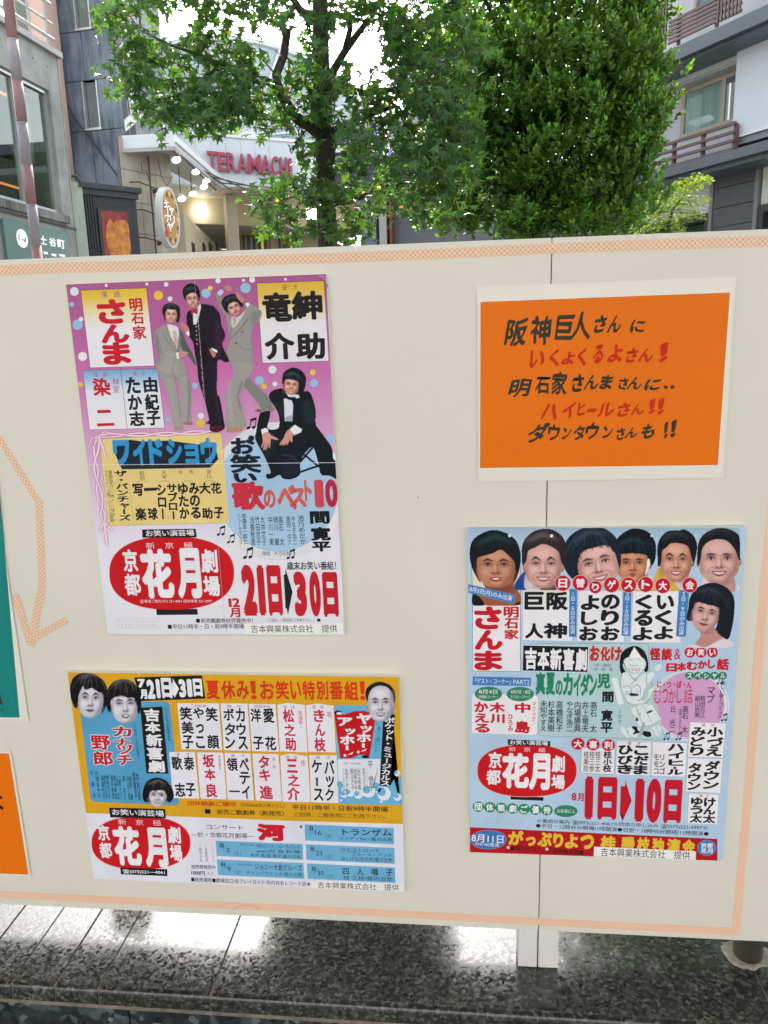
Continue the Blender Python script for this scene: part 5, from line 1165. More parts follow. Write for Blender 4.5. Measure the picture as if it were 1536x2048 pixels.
# comedy banner and ghost story block
S.use(0, 0, 1)
S.rr([(1070, 1286), (1297, 1288), (1298, 1345), (1312, 1400), (1330, 1480), (1077, 1471)], 6, '#a5c0c2', 1.6, line='#22242e', lw=0.35)
S.use(930, 1045, 5.486)
S.poly([(632, 1340), (1362, 1356), (1350, 1648), (625, 1632)], '#c4ced4', 2.4); S.poly([(640, 1348), (1352, 1364), (1342, 1640), (633, 1624)], '#181a20', 2.8)
for i, ch in enumerate('吉本新喜劇'): S.G(ch, 655 + i * 138, 1372 + i * 3, 655 + i * 138 + 134, 1612 + i * 3, col=PW3, bold=0.045, k=5)
S.use(0, 0, 1)
for ch, b in (('お', (1179, 1291, 1200, 1322)), ('化', (1200, 1293, 1221, 1322)), ('け', (1221, 1293, 1244, 1322))): S.G(ch, *b, col='#b8242c', bold=0.055)
S.use(1190, 1280, 5.297)
S.H('（作・演出）', -30, 266, 200, 266, 34, '#30363c', 0.0); S.H('中 井 晃', -10, 310, 188, 312, 38, '#30363c', 0.0)
S.use(930, 1330, 5.486)
for ch, b in (('真', (775, 78, 882, 326)), ('夏', (885, 80, 990, 328)), ('の', (990, 165, 1072, 332)), ('カ', (1072, 85, 1186, 336)), ('イ', (1186, 90, 1272, 340)), ('ダ', (1262, 92, 1372, 340)), ('ン', (1360, 100, 1452, 335))): S.G(ch, *b, col='#23785c', bold=0.05)
for t, x in (('高石 太', 1412), ('井上竜夫', 1322), ('内場勝典', 1236), ('やなぎ浩二', 1150), ('高橋和子', 1038), ('杉本美樹', 948), ('未知やすえ', 864)): S.V(t, x, 388 + (x - 864) * 0.02, x - 5, 728 + (x - 864) * 0.02, 78, '#1e2428', 0.012)
S.poly([(84, 124), (726, 140), (722, 230), (82, 220)], STRIP, 2); S.H('『ゲスト・コーナー』', 86, 172, 530, 182, 58, WHT, 0.01, k=4); S.H('PART2', 530, 184, 708, 188, 50, WHT, 0.0, k=4)
S.rr([(72, 312), (802, 330), (796, 768), (72, 752)], 50, PW3, 2, line='#5a6a88', lw=0.2)
for x in (257, 605): S.ell(x, 316 + (x - 257) * 0.008, 150, 80, '#2a7c5c', 3, n=40)
S.H('8月4日', 152, 290, 356, 294, 48, WHT, 0.015, k=4); S.H('似顔絵コーナー', 148, 346, 362, 350, 34, WHT, 0.0, k=4); S.H('8月7日・8日', 504, 292, 712, 296, 40, WHT, 0.008, k=4); S.H('マジカル・ステージ', 498, 346, 718, 350, 34, WHT, 0.0, k=4)
for ch, b in (('か', (102, 402, 256, 518)), ('え', (102, 528, 262, 632)), ('る', (104, 642, 272, 742)), ('木', (268, 408, 440, 522)), ('川', (275, 535, 436, 638)), ('中', (545, 412, 718, 525)), ('島', (548, 612, 714, 748))): S.G(ch, *b, col='#bb1c34', bold=0.045)
S.V('ひろみ', 498, 532, 498, 728, 60, '#bb1c34', 0.025); S.V('マジック', 757, 398, 755, 620, 46, '#bb1c34', 0.01)
S.use(1190, 1280, 5.297)
S.G('児', 20, 355, 166, 512, col='#23785c', bold=0.05)
for ch, b in (('間', (75, 545, 198, 660)), ('寛', (62, 738, 190, 855)), ('平', (55, 870, 188, 984))): S.G(ch, *b, col='#1a1d22', bold=0.04)
S.V('1マク', 262, 732, 258, 892, 42, INK, 0.0)
# plain cartoon ghost woman, umbrella and barrel
GW = '#c9d3d6'
S.poly([(172, 400), (232, 398), (305, 672), (245, 682)], '#d4dade', 2.6, name='printed_drawing')
S.picture([('s', [(272, 350), (262, 200), (300, 110), (415, 58), (520, 110), (562, 220), (560, 330), (520, 330), (500, 250), (300, 250), (330, 350)], '#17191e', 0, 1, True),
           ('s', [(300, 230), (360, 180), (490, 180), (538, 240), (520, 310), (460, 370), (425, 412), (390, 390), (350, 340)], GW, 0, 1, True),
           ('p', [(415, 72), (358, 182), (495, 186)], '#dfe2e4', 2, 1, True), ('s', [(356, 300), (415, 308), (476, 302), (455, 345), (410, 352), (370, 340)], '#dfe2e4', 2, 1, False)] +
          [('l', a, '#3a4048', 1.5, 0.9, False) for a in ([(356, 300, 5), (415, 310), (476, 302), (455, 345), (410, 352), (370, 340), (356, 300)], [(360, 322, 4), (465, 325)], [(395, 305, 4), (395, 348)], [(435, 306, 4), (434, 350)], [(372, 262, 5), (400, 275), (430, 268), (452, 274)], [(365, 205, 4), (390, 212)], [(445, 210, 4), (470, 202)], [(300, 230, 6), (350, 340), (390, 392), (425, 414), (462, 370), (520, 310)])], k=4)
S.picture([('s', [(285, 350), (355, 345), (420, 415), (500, 355), (545, 365), (540, 520), (500, 640), (560, 600), (560, 520), (620, 480), (640, 490), (585, 620), (500, 690), (390, 685), (325, 650), (320, 590), (275, 520), (268, 420)], GW, 0, 1, True)] +
          [('l', a, '#22262c', 1.5, 0.95, False) for a in ([(285, 350, 6), (268, 430), (275, 520), (300, 570)], [(355, 345, 5), (400, 410), (440, 430)], [(500, 355, 5), (430, 420), (380, 470)], [(545, 365, 6), (545, 500), (500, 610)], [(320, 590, 7), (325, 650), (390, 685), (500, 690), (590, 610), (640, 490)], [(620, 482, 6), (560, 520), (555, 600), (460, 640)], [(300, 500, 5), (340, 478), (380, 500), (385, 560)], [(400, 500, 5), (440, 470), (480, 500), (480, 570)], [(330, 540, 4), (330, 580)], [(350, 540, 4), (352, 590)], [(430, 540, 4), (428, 585)], [(455, 540, 4), (452, 585)])] +
          [('s', [(370, 560), (460, 575), (450, 590), (375, 590)], '#17191e', 2, 1, False)], k=4.4)
S.picture([('s', [(365, 720), (500, 670), (610, 680), (700, 820), (690, 850), (600, 900), (470, 925), (420, 850)], GW, 0, 1, True), ('s', [(540, 770), (575, 748), (615, 745), (580, 770)], '#17191e', 0, 1, False), ('s', [(435, 810), (460, 850), (432, 855)], '#17191e', 0, 1, False)] +
          [('l', a, '#444a52', 1.5, 0.9, False) for a in ([(365, 720, 5), (420, 850), (470, 925), (600, 900), (692, 845)], [(365, 720, 5), (500, 670), (610, 680), (700, 825)], [(430, 700, 4), (500, 880)], [(500, 675, 4), (600, 870)], [(445, 745, 5), (460, 740)], [(450, 775, 4), (475, 770), (478, 790), (458, 790)], [(400, 800, 4), (415, 800), (415, 815)])] +
          [('s', [(270, 950), (290, 905), (330, 940), (380, 910), (440, 915), (500, 950), (590, 960), (600, 1010), (560, 1030), (470, 1000), (430, 1030), (350, 1030), (300, 1000)], GW, 0, 1, True), ('s', [(385, 915), (440, 915), (460, 960), (510, 960), (590, 975), (590, 1020), (540, 1025), (470, 985), (400, 1000), (420, 960)], '#17191e', 0, 1, True),
           ('s', [(500, 880), (530, 880), (510, 970), (480, 1025), (462, 1015)], '#9aa4aa', 0, 1, True), ('s', [(600, 920), (680, 900), (700, 960), (670, 1030), (630, 1020), (590, 980)], GW, 0, 1, True)] +
          [('l', a, '#444a52', 1.5, 0.85, False) for a in ([(330, 940, 4), (350, 1000), (400, 1030)], [(600, 930, 4), (640, 1020), (670, 1030)], [(640, 910, 4), (680, 990)], [(340, 955, 5), (352, 970)], [(395, 935, 5), (408, 945)])], k=4.8)
S.picture([('s', [(620, 290), (640, 260), (690, 235), (705, 290), (690, 330), (650, 335)], GW, 0, 1, True), ('s', [(560, 350), (610, 335), (640, 370), (600, 430), (560, 480), (545, 400)], GW, 0, 1, True)] + [('l', a, '#444a52', 1.5, 0.85, False) for a in ([(620, 290, 5), (640, 260), (695, 238)], [(705, 285, 5), (690, 330), (650, 335)], [(640, 370, 5), (600, 430), (562, 480)])], k=3.4)
for ch, b in (('怪', (575, 80, 698, 215)), ('談', (700, 85, 822, 215)), ('&', (835, 92, 912, 205))): S.G(ch, *b, col='#b8242c', bold=0.055 if ch != '&' else 0.0, k=5)
for x, ch in ((1005, 'お'), (1123, '笑'), (1243, 'い')): S.ell(x, 130, 58, 56, '#b4182a', 3, n=26); S.G(ch, x - 36, 94, x + 36, 166, col=WHT, bold=0.04, k=4)
for ch, b in (('日', (750, 245, 870, 335)), ('本', (862, 235, 970, 330)), ('む', (965, 225, 1090, 318)), ('か', (1085, 215, 1190, 305)), ('し', (1190, 205, 1275, 300)), ('話', (1285, 195, 1424, 318))): S.G(ch, *b, col='#b8242c', bold=0.055, k=5)
S.ell(1000, 695, 425, 372, '#c9cdd8', 1.2, n=60); S.ell(1000, 695, 408, 356, '#9aa4b4', 1.3, n=60); S.ell(1000, 695, 402, 350, '#c9cdd8', 1.35, n=60); S.ell(1000, 690, 372, 345, '#c092bc', 1.5, n=60)
for x, ch in ((1000, 'ス'), (1090, 'ペ'), (1177, 'シ'), (1265, 'ャ'), (1352, 'ル')): S.ell(x, 378, 46, 42, '#23785c', 3, n=24); S.G(ch, x - 28, 350, x + 28, 405, col=WHT, bold=0.03, k=4)
S.H('に・つ・ぽ・ん', 652, 468, 1024, 474, 72, '#b81a30', 0.03); 
for i, (ch, x0, x1) in enumerate((('む', 615, 702), ('つ', 705, 775), ('か', 775, 860), ('し', 862, 928), ('話', 938, 1038))): S.G(ch, x0, 515 + i, x1, 668, col='#b81a30', bold=0.0)
for t, a, w in (('高石 太', (958, 695, 950, 982), 64), ('丘 光二', (828, 695, 815, 980), 64), ('吉本コメデアン', (905, 725, 896, 982), 36), ('和田元江', (1143, 588, 1135, 822), 56), ('組山尚美', (1087, 588, 1078, 822), 56), ('マブ', (1232, 485, 1220, 668), 92), ('楽しい歌とコミック', (1357, 430, 1315, 838), 52)): S.V(t, *a, w, '#20202c', 0.012)
for x, y in ((1300, 460), (1345, 850), (735, 1050), (862, 1050)): S.note(x, y, 42, k=3)
# lower part
S.use(930, 1470, 5.689)
logo(S, [(487, 48), (968, 68), (970, 130), (489, 112)], (505, 80, 945, 94), 48, 705, 405, 563, 295)
S.poly([(518, 688), (895, 708), (893, 748), (518, 733)], '#1a1a1e', 1.5)
S.H('新　京　極', 497, 158, 917, 172, 48, '#dcc8cc', 0.0, k=5)
logo_glyphs(S, (('京', (268, 190, 416, 376), 0.035), ('都', (242, 392, 408, 566), 0.035), ('花', (420, 205, 730, 606), 0.055), ('月', (725, 208, 972, 626), 0.06), ('劇', (983, 232, 1138, 422), 0.03), ('場', (980, 450, 1138, 612), 0.035)))
for i, ch in enumerate('団体観劇ご優待'):
    x, y = 152 + i * 130, 815 + i * 6.6
    S.ell(x, y, 66, 60, '#2a7c5c', 2 + 0.1 * (i % 2), n=28); S.G(ch, x - 42, y - 42, x + 42, y + 42, col=WHT, bold=0.035, k=4)
S.ell(1147, 865, 133, 68, '#2a7c5c', 2.4, n=36); S.H('20名様以上', 1045, 860, 1250, 868, 42, WHT, 0.0, k=4)
for y in (955, 985, 1003):
    for i in range(14):
        if i == 6: continue
        x = 212 + i * 34; S.line([(x, y + i), (x + random.uniform(6, 20), y + i + 1)], 5, '#74869c', 2)
S.use(0, 0, 1)
S.H('☆番組の案内 ☎(075)221-4061☆団体の申し込み ☎(075)221-3997☆', 1073, 1641.6, 1416, 1656, 9.6, INK, 0.0)
S.H('●平日・12時45分開場/1時開演●日祝・10時45分開場/11時開演●', 1072, 1650.8, 1417, 1667.4, 9.2, INK, 0.004)
S.use(1140, 1460, 4.8)
S.rr([(110, 165), (432, 172), (422, 427), (102, 410)], 22, PW3, 2, line='#20202c', lw=0.4)
for x, y, ch in ((75, 131, '大'), (222, 138, '喜'), (368, 144, '利')): S.ell(x, y, 64, 57, '#b4182a', 3, n=28); S.G(ch, x - 42, y - 38, x + 42, y + 38, col=WHT, bold=0.04, k=4)
for t, x, w, bo in (('桂小枝', 362, 80, 0.035), ('桂三太', 270, 52, 0.008), ('桂三歩', 213, 52, 0.008), ('桂楽珍', 157, 52, 0.008)): S.V(t, x, 202, x - 6, 402, w, '#1e2024', bo)
S.poly([(450, 105), (780, 115), (766, 438), (440, 428)], PW3, 2, line='#5a6a88', lw=0.2); S.poly([(795, 114), (1124, 126), (1105, 448), (777, 438)], PW3, 2, line='#5a6a88', lw=0.2)
S.H('漫　才', 545, 124, 684, 130, 32, '#b8242c', 0.0)
for ch, b in (('こ', (612, 150, 755, 240)), ('だ', (612, 245, 758, 335)), ('ま', (605, 335, 748, 425)), ('ひ', (460, 145, 605, 235)), ('び', (455, 240, 605, 330)), ('き', (452, 330, 602, 420))): S.G(ch, *b, col='#1c1d22', bold=0.05)
for ch, b in (('ハ', (935, 132, 1098, 200)), ('イ', (940, 205, 1095, 272)), ('ヒ', (942, 280, 1092, 342)), ('ル', (928, 375, 1090, 430))): S.G(ch, *b, col='#1c1d22', bold=0.045)
S.poly([(990, 352), (1018, 352), (1018, 372), (990, 372)], '#1c1d22', 4)
S.V('リンゴ', 886, 228, 882, 425, 62, '#1c1d22', 0.02); S.V('モモコ', 830, 225, 826, 425, 60, '#1c1d22', 0.02)
S.use(0, 0, 1)
S.poly([(1380.7, 1444), (1452, 1446.5), (1445.4, 1515.4), (1375, 1513.8)], PW3, 2, line='#5a6a88', lw=0.2); S.poly([(1376, 1515.8), (1446, 1518), (1440.2, 1586), (1371, 1583)], PW3, 2, line='#5a6a88', lw=0.2); S.poly([(1378, 1586.6), (1437, 1589.2), (1435, 1649.2), (1374.5, 1646.5)], PW3, 2, line='#5a6a88', lw=0.2)
S.H('漫　才', 1401.5, 1449.5, 1430, 1450.2, 6.5, '#b8242c', 0.0); S.H('漫 才', 1398, 1591, 1418.5, 1592, 6.5, '#b8242c', 0.0)
for ch, b in (('小', (1413, 1454, 1447, 1473)), ('づ', (1413, 1474, 1447, 1493)), ('え', (1411, 1493, 1444, 1512)), ('み', (1382, 1454, 1413, 1472)), ('ど', (1380, 1473, 1410, 1492)), ('り', (1379, 1493, 1408, 1511)), ('ダ', (1409, 1521, 1441, 1541)), ('ウ', (1407, 1541, 1439, 1560)), ('ン', (1405, 1561, 1438, 1578)), ('タ', (1376, 1525, 1403, 1545)), ('ウ', (1375, 1546, 1402, 1563)), ('ン', (1374, 1563, 1401, 1580)), ('け', (1407, 1595, 1432, 1614)), ('ん', (1406, 1613, 1431, 1629)), ('太', (1405, 1629, 1431, 1646)), ('ゆ', (1381, 1594, 1406, 1611)), ('う', (1380, 1611, 1406, 1628)), ('太', (1379, 1628, 1405, 1645))): S.G(ch, *b, col='#1c1d22', bold=0.045)
S.use(1140, 1460, 4.8)
for ch, b in (('8', (14, 602, 62, 676)), ('月', (70, 606, 132, 684)), ('1', (136, 446, 228, 856)), ('日', (258, 452, 458, 862)), ('1', (614, 468, 718, 880)), ('0', (724, 465, 888, 892)), ('日', (890, 478, 1084, 893))): S.G(ch, *b, col='#b4182a', bold=0.075 if b[3] - b[1] > 200 else 0.03)
S.poly([(530, 478), (592, 680), (505, 874), (500, 808), (478, 802), (484, 640), (488, 540), (530, 535)], '#b4182a', 4)
S.use(930, 1470, 5.689)
S.ell(265, 1190, 206, 108, '#3a70a8', 2, n=40, line='#9ab0c8', lw=0.3); S.H('8月11日', 75, 1168, 438, 1190, 92, WHT, 0.02, k=4); S.H('PM7:00開演', 118, 1238, 388, 1252, 42, WHT, 0.0, k=4)
for i, (ch, x0, x1) in enumerate((('が', 490, 668), ('っ', 690, 805), ('ぷ', 820, 990), ('り', 1000, 1120), ('よ', 1135, 1290), ('つ', 1310, 1470))): S.G(ch, x0, 1085 + i * 10 + (60 if ch == 'っ' else 0), x1, 1250 + i * 10, col='#cfae38', bold=0.06, k=4)
S.H('●特別ゲスト 三遊亭楽太郎●', 512, 1284, 1358, 1336, 58, '#241a1c', 0.01, k=5)
for x, y in ((492, 1276), (932, 1295)): S.ell(x, y, 17, 17, '#dccccc', 6, n=16, name='pin_hole')
S.use(1190, 1580, 5.297)
for ch, x0, x1 in (('桂', 55, 225), ('勝', 272, 425), ('枝', 440, 585), ('独', 600, 742), ('演', 755, 908), ('会', 918, 1065)): S.G(ch, x0, 480 + x0 * 0.045, x1, 632 + x0 * 0.045, col='#cfae38', bold=0.055, k=3)
S.ell(1183, 612, 98, 82, '#3a78b4', 3, n=36, line='#b8a0b0', lw=0.25)
for ch, b in (('京', (1120, 560, 1182, 610)), ('都', (1184, 562, 1250, 612)), ('花', (1120, 615, 1182, 668)), ('月', (1184, 617, 1248, 670))): S.G(ch, *b, col=WHT, bold=0.04, k=4)
S.poly([(-10, 598), (1070, 648), (1066, 742), (-14, 700)], '#dcdfda', 5, name='sticker'); S.H('吉本興業株式会社 提供', 58, 652, 1008, 692, 84, '#202022', 0.0, k=6)
S.use(930, 1045, 5.486)
for x, y in ((490, 143), (950, 145)): S.ell(x, y, 18, 18, '#d0d0c8', 6, n=16, name='pin_hole')
S.use(1200, 1045, 5.297)
for x, y in ((547, 139), (1018, 135)): S.ell(x, y, 15, 15, '#c0c8cc', 6, n=16, name='pin_hole')

# ---------- laminated sheets
def pouch(corners, label, inner, icol, ilabel):
    S = Poster('laminated_sheet', corners, label, 'sign', 0.0004, None, '#d2d3c4', None, base=0.0014)
    m_ = inkmat('#cfd0c2'); S.body.data.materials.clear()
    lam = mat('laminate_film', (0.80, 0.785, 0.70), 0.25, spec=0.4, bump=0.05, bscale=6); S.body.data.materials.append(lam)
    S.use(0, 0, 1)
    p = [S.pl(*q) for q in inner]
    sh = S.quadrect('paper', p, icol, 0.8)
    pm = mat('orange_paper', ink(icol), 0.4, spec=0.12, vary=0.06, vscale=3, bump=0.04, bscale=5) if icol.startswith('#d7') else mat('teal_paper', ink(icol), 0.25, spec=0.5, vary=0.06, vscale=3)
    sh.data.materials.clear(); sh.data.materials.append(pm)
    return S
S = pouch([(955, 575), (1474, 552), (1446, 957), (955, 962.5)], 'orange sheet in a clear laminate with five lines of black and red brush writing', [(961, 604), (1460, 585), (1435.5, 930), (960, 936)], '#d76b10', '')
S.use(930, 560, 2.695)
BK, RD = '#33352a', '#bb2c1c'
for ch, b, h in (('阪', (215, 208, 342, 355), BK), ('神', (350, 190, 470, 348), BK), ('巨', (482, 192, 592, 325), BK), ('人', (565, 172, 685, 320), BK), ('さ', (690, 192, 768, 285), BK), ('ん', (765, 190, 850, 285), BK), ('に', (888, 215, 975, 284), BK),
                 ('い', (342, 380, 432, 475), RD), ('く', (452, 370, 512, 466), RD), ('よ', (518, 385, 596, 458), RD), ('く', (600, 362, 662, 462), RD), ('る', (685, 350, 752, 452), RD), ('よ', (765, 348, 855, 447), RD), ('さ', (862, 368, 935, 446), RD), ('ん', (930, 365, 1022, 442), RD), ('！', (1042, 338, 1102, 440), RD),
                 ('明', (235, 535, 358, 632), BK), ('石', (375, 520, 462, 616), BK), ('家', (462, 495, 556, 622), BK), ('さ', (572, 508, 645, 606), BK), ('ん', (640, 512, 726, 592), BK), ('ま', (724, 510, 802, 592), BK), ('さ', (822, 525, 884, 590), BK), ('ん', (872, 522, 960, 590), BK), ('に', (966, 532, 1060, 596), BK),
                 ('ハ', (408, 665, 505, 752), RD), ('イ', (520, 655, 602, 748), RD), ('ヒ', (602, 655, 655, 732), RD), ('ー', (652, 692, 712, 714), RD), ('ル', (708, 660, 812, 738), RD), ('さ', (815, 662, 896, 736), RD), ('ん', (890, 668, 970, 728), RD), ('！', (985, 642, 1032, 720), RD), ('！', (1032, 638, 1080, 722), RD),
                 ('ダ', (335, 770, 456, 876), BK), ('ウ', (440, 776, 516, 868), BK), ('ン', (520, 792, 576, 860), BK), ('タ', (580, 780, 652, 866), BK), ('ウ', (645, 770, 730, 860), BK), ('ン', (736, 786, 802, 856), BK), ('さ', (810, 795, 868, 862), BK), ('ん', (860, 796, 936, 852), BK), ('も', (945, 775, 1030, 856), BK), ('！', (1066, 765, 1100, 852), BK), ('！', (1102, 755, 1145, 846), BK)):
    big = ch in '阪神巨人明石家'
    S.G(ch, b[0] + 4, b[1], b[2] - 4, b[3], col=h, bold=-0.030 if big else -0.040, k=2, shear=0.14, name='handwriting')
for x in (1082, 1118): S.poly([(x - 12, 570), (x + 9, 568), (x + 12, 584), (x - 9, 587)], BK, 2, name='handwriting')
S = pouch([(-330, 1500), (22, 1502), (62, 1753), (-330, 1740)], 'orange laminated sheet cut off by the left edge, near the lower corner', [(-325, 1504), (18, 1507), (57, 1749), (-325, 1735)], '#d76b10', '')
S.use(0, 1440, 5.12)
for ch, b in (('ズ', (-150, 770, 50, 912)), ('ン', (-380, 770, -180, 905))): S.G(ch, *b, col='#1c1008', bold=-0.03, k=2, name='handwriting')
S = pouch([(-330, 905), (-4, 905), (42.5, 1438), (-330, 1436)], 'teal laminated sheet cut off by the left edge, beside the taped arrow', [(-325, 910), (-8, 909), (39.5, 1435), (-325, 1432)], '#117a76', '')
S.use(0, 1150, 6.825)
S.poly([(-900, 1000), (-40, 1480), (42, 1768), (-900, 1765)], '#403028', 2, name='printed_photograph')
S.G('氏', 5, 1822, 55, 1866, bold=0.0, k=2, col='#12302c')
# ------------------------------------------------------------------ the street behind the board
def text3d(text, extr, off=0.0):
    _fcu.body = text; _fcu.offset = off; _fcu.extrude = extr
    bpy.context.view_layer.update(); dg = bpy.context.evaluated_depsgraph_get()
    me = _fob.evaluated_get(dg).to_mesh()
    v = np.empty(len(me.vertices) * 3); me.vertices.foreach_get('co', v)
    r = (v.reshape(-1, 3).copy(), [tuple(p.vertices) for p in me.polygons])
    _fob.evaluated_get(dg).to_mesh_clear(); _fcu.extrude = 0
    return r
class Facade:
    """a vertical wall plane: through photo point (px, py) at depth Y, running towards the vanishing point vpx"""
    def __init__(s, px, py, Y, vpx):
        s.O = P(px, py, Y)
        d = ray(vpx, 690)[:2]; d = d / np.linalg.norm(d)
        if vpx < px: d = -d
        if d[0] < 0 and abs(vpx) < 1600: d = -d
        s.d = np.array([d[0], d[1], 0.0])
        n = np.array([d[1], -d[0], 0.0])
        if n.dot(CAM - s.O) < 0: n = -n
        s.n = n
    def p(s, px, py, off=0.0):
        v = ray(px, py); t = (s.O + s.n * off - CAM).dot(s.n) / v.dot(s.n)
        return CAM + v * t
    def sz(s, px, py, off=0.0):
        q = s.p(px, py, off); return (q - s.O).dot(s.d), q[2]
    def w(s, a, z, off=0.0):
        q = s.O + s.d * a + s.n * off; return np.array([q[0], q[1], z])
    def slab(s, mb, a0, a1, z0, z1, back, front):
        if a0 > a1: a0, a1 = a1, a0
        if z0 > z1: z0, z1 = z1, z0
        mb.prism([s.w(a0, z0, front), s.w(a1, z0, front), s.w(a1, z1, front), s.w(a0, z1, front)], s.n * (back - front)); return mb
    def rect(s, mb, x0, y0, x1, y1, back, front):
        a0, z0 = s.sz(x0, y0, front); a1, z1 = s.sz(x1, y1, front); return s.slab(mb, a0, a1, z0, z1, back, front)
    def poly(s, mb, pts, back, front):
        return mb.prism([s.p(x, y, front) for x, y in pts], s.n * (back - front))

def glassmat(name, tint=(0.6, 0.68, 0.66), fac=0.35, rough=0.02):
    if name in MATS: return MATS[name]
    m = bpy.data.materials.new(name); m.use_nodes = True
    n, l = m.node_tree.nodes, m.node_tree.links; n.clear()
    o = n.new('ShaderNodeOutputMaterial'); mx = n.new('ShaderNodeMixShader'); t = n.new('ShaderNodeBsdfTransparent'); g = n.new('ShaderNodeBsdfGlossy')
    t.inputs[0].default_value = (*tint, 1); g.inputs['Roughness'].default_value = rough
    lw = n.new('ShaderNodeLayerWeight'); lw.inputs[0].default_value = 0.5
    mr = n.new('ShaderNodeMapRange'); mr.inputs[3].default_value = fac * 0.4; mr.inputs[4].default_value = min(1, fac * 2.2)
    l.new(lw.outputs['Facing'], mr.inputs[0]); l.new(mr.outputs[0], mx.inputs[0]); l.new(t.outputs[0], mx.inputs[1]); l.new(g.outputs[0], mx.inputs[2]); l.new(mx.outputs[0], o.inputs[0])
    MATS[name] = m; return m
def streaked(name, c1, c2, sx=1.0, sz=0.25, rough=0.6, bump=0.15, metal=0.0):
    """weathered sheet: vertical streaks and blotches"""
    if name in MATS: return MATS[name]
    m = bpy.data.materials.new(name); m.use_nodes = True
    n, l = m.node_tree.nodes, m.node_tree.links; b = n['Principled BSDF']; b.inputs['Roughness'].default_value = rough; b.inputs['Metallic'].default_value = metal
    tc = n.new('ShaderNodeTexCoord'); mp = n.new('ShaderNodeMapping'); mp.inputs['Scale'].default_value = (3.5 * sx, 3.5 * sx, sz * 3.5)
    l.new(tc.outputs['Object'], mp.inputs[0])
    a = n.new('ShaderNodeTexNoise'); a.inputs['Scale'].default_value = 1.6; a.inputs['Detail'].default_value = 10; a.inputs['Roughness'].default_value = 0.72; l.new(mp.outputs[0], a.inputs[0])
    c = n.new('ShaderNodeTexNoise'); c.inputs['Scale'].default_value = 0.8; c.inputs['Detail'].default_value = 8; l.new(tc.outputs['Object'], c.inputs[0])
    ad = n.new('ShaderNodeMath'); ad.operation = 'ADD'; l.new(a.outputs['Fac'], ad.inputs[0]); l.new(c.outputs['Fac'], ad.inputs[1])
    r = n.new('ShaderNodeValToRGB'); r.color_ramp.elements[0].position = 0.40; r.color_ramp.elements[1].position = 0.62
    hf = n.new('ShaderNodeMath'); hf.operation = 'MULTIPLY'; hf.inputs[1].default_value = 0.5; l.new(ad.outputs[0], hf.inputs[0])
    r.color_ramp.elements[0].color = (*c1, 1); r.color_ramp.elements[1].color = (*c2, 1); l.new(hf.outputs[0], r.inputs[0]); l.new(r.outputs[0], b.inputs['Base Color'])
    bp = n.new('ShaderNodeBump'); bp.inputs['Strength'].default_value = bump; bp.inputs['Distance'].default_value = 0.02; l.new(a.outputs['Fac'], bp.inputs['Height']); l.new(bp.outputs[0], b.inputs['Normal'])
    MATS[name] = m; return m

M_CONC = streaked('raw_concrete', (0.20, 0.21, 0.19), (0.40, 0.41, 0.37), 0.5, 0.3, 0.85, 0.3)
M_ZINC = streaked('weathered_zinc', (0.035, 0.048, 0.068), (0.20, 0.235, 0.28), 1.3, 0.22, 0.5, 0.1)
M_ZINC2 = streaked('pale_zinc', (0.14, 0.155, 0.17), (0.30, 0.32, 0.34), 1.2, 0.25, 0.55, 0.1)
M_BEIGE = streaked('beige_cladding', (0.36, 0.32, 0.24), (0.56, 0.51, 0.40), 0.7, 0.3, 0.7, 0.1)
M_WHITE = mat('white_sheet', (0.74, 0.76, 0.76), 0.45, vary=0.10, vscale=0.9)
M_DARK = mat('dark_metal', (0.03, 0.032, 0.035), 0.45, vary=0.2, vscale=3)
M_ALU = mat('aluminium', (0.50, 0.51, 0.50), 0.35, metal=0.6, vary=0.1, vscale=4)
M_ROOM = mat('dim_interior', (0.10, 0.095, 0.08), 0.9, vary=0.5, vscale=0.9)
M_GLASS = glassmat('window_glass', (0.66, 0.76, 0.70), 0.08)
M_RUST = mat('brown_pipe', (0.13, 0.075, 0.055), 0.6, vary=0.4, vscale=6)
M_LAMP = mat('lit_lamp', (0.9, 0.9, 0.85), 0.4, emit=(1.0, 0.96, 0.86), estr=2.2)

# ---- concrete shop building at the left
A = Facade(60, 300, 13.0, 1029)
bA = thing('concrete_building', (A.O[0], A.O[1], 0), 'raw concrete building with a big shop window behind the striped pole', 'building')
sR, _ = A.sz(136, 310); sW, _ = A.sz(112, 300); sL = sR - 7.0
zT = A.sz(60, 83)[1]; zw1 = A.sz(60, 161)[1]; zw0 = A.sz(60, 411)[1]; z2 = A.sz(60, 424)[1]; zmid = A.sz(30, 412)[1]
mb = MB(); A.slab(mb, sL, sR, zw1, zT, -0.35, 0.0); A.slab(mb, sW, sR, zw0, zw1, -0.35, 0.0); A.slab(mb, sL, sR, 0, zw0, -0.35, 0.0); A.slab(mb, sL, sR - 0.001, 0, zT - 0.002, -6, -2.6)
mb.part('wall', M_CONC, bA)
mb = MB(); A.slab(mb, sR - 0.3, sR, 0, zT, -6.0, -0.352); mb.part('side_wall', M_CONC, bA)
mb = MB(); A.slab(mb, sL, sR + 0.05, zT, zT + 0.10, -0.45, 0.08); mb.part('coping', mat('coping_metal', (0.36, 0.32, 0.30), 0.5, vary=0.2), bA)
mb = MB(); A.slab(mb, sL, sW + 0.1, zw0 - 0.16, zw0 - 0.02, -0.1, 0.07); mb.part('sill', streaked('stained_concrete', (0.05, 0.05, 0.045), (0.30, 0.30, 0.27), 2.5, 0.2, 0.9, 0.3), bA)
mb = MB(); A.slab(mb, sL, sR, zw0 - 0.24, zw0 - 0.20, -0.01, 0.012); A.slab(mb, sW + 0.35, sW + 0.36, 0, zT, -0.01, 0.004); mb.part('form_joint', mat('joint_shadow', (0.10, 0.10, 0.09), 0.9), bA)
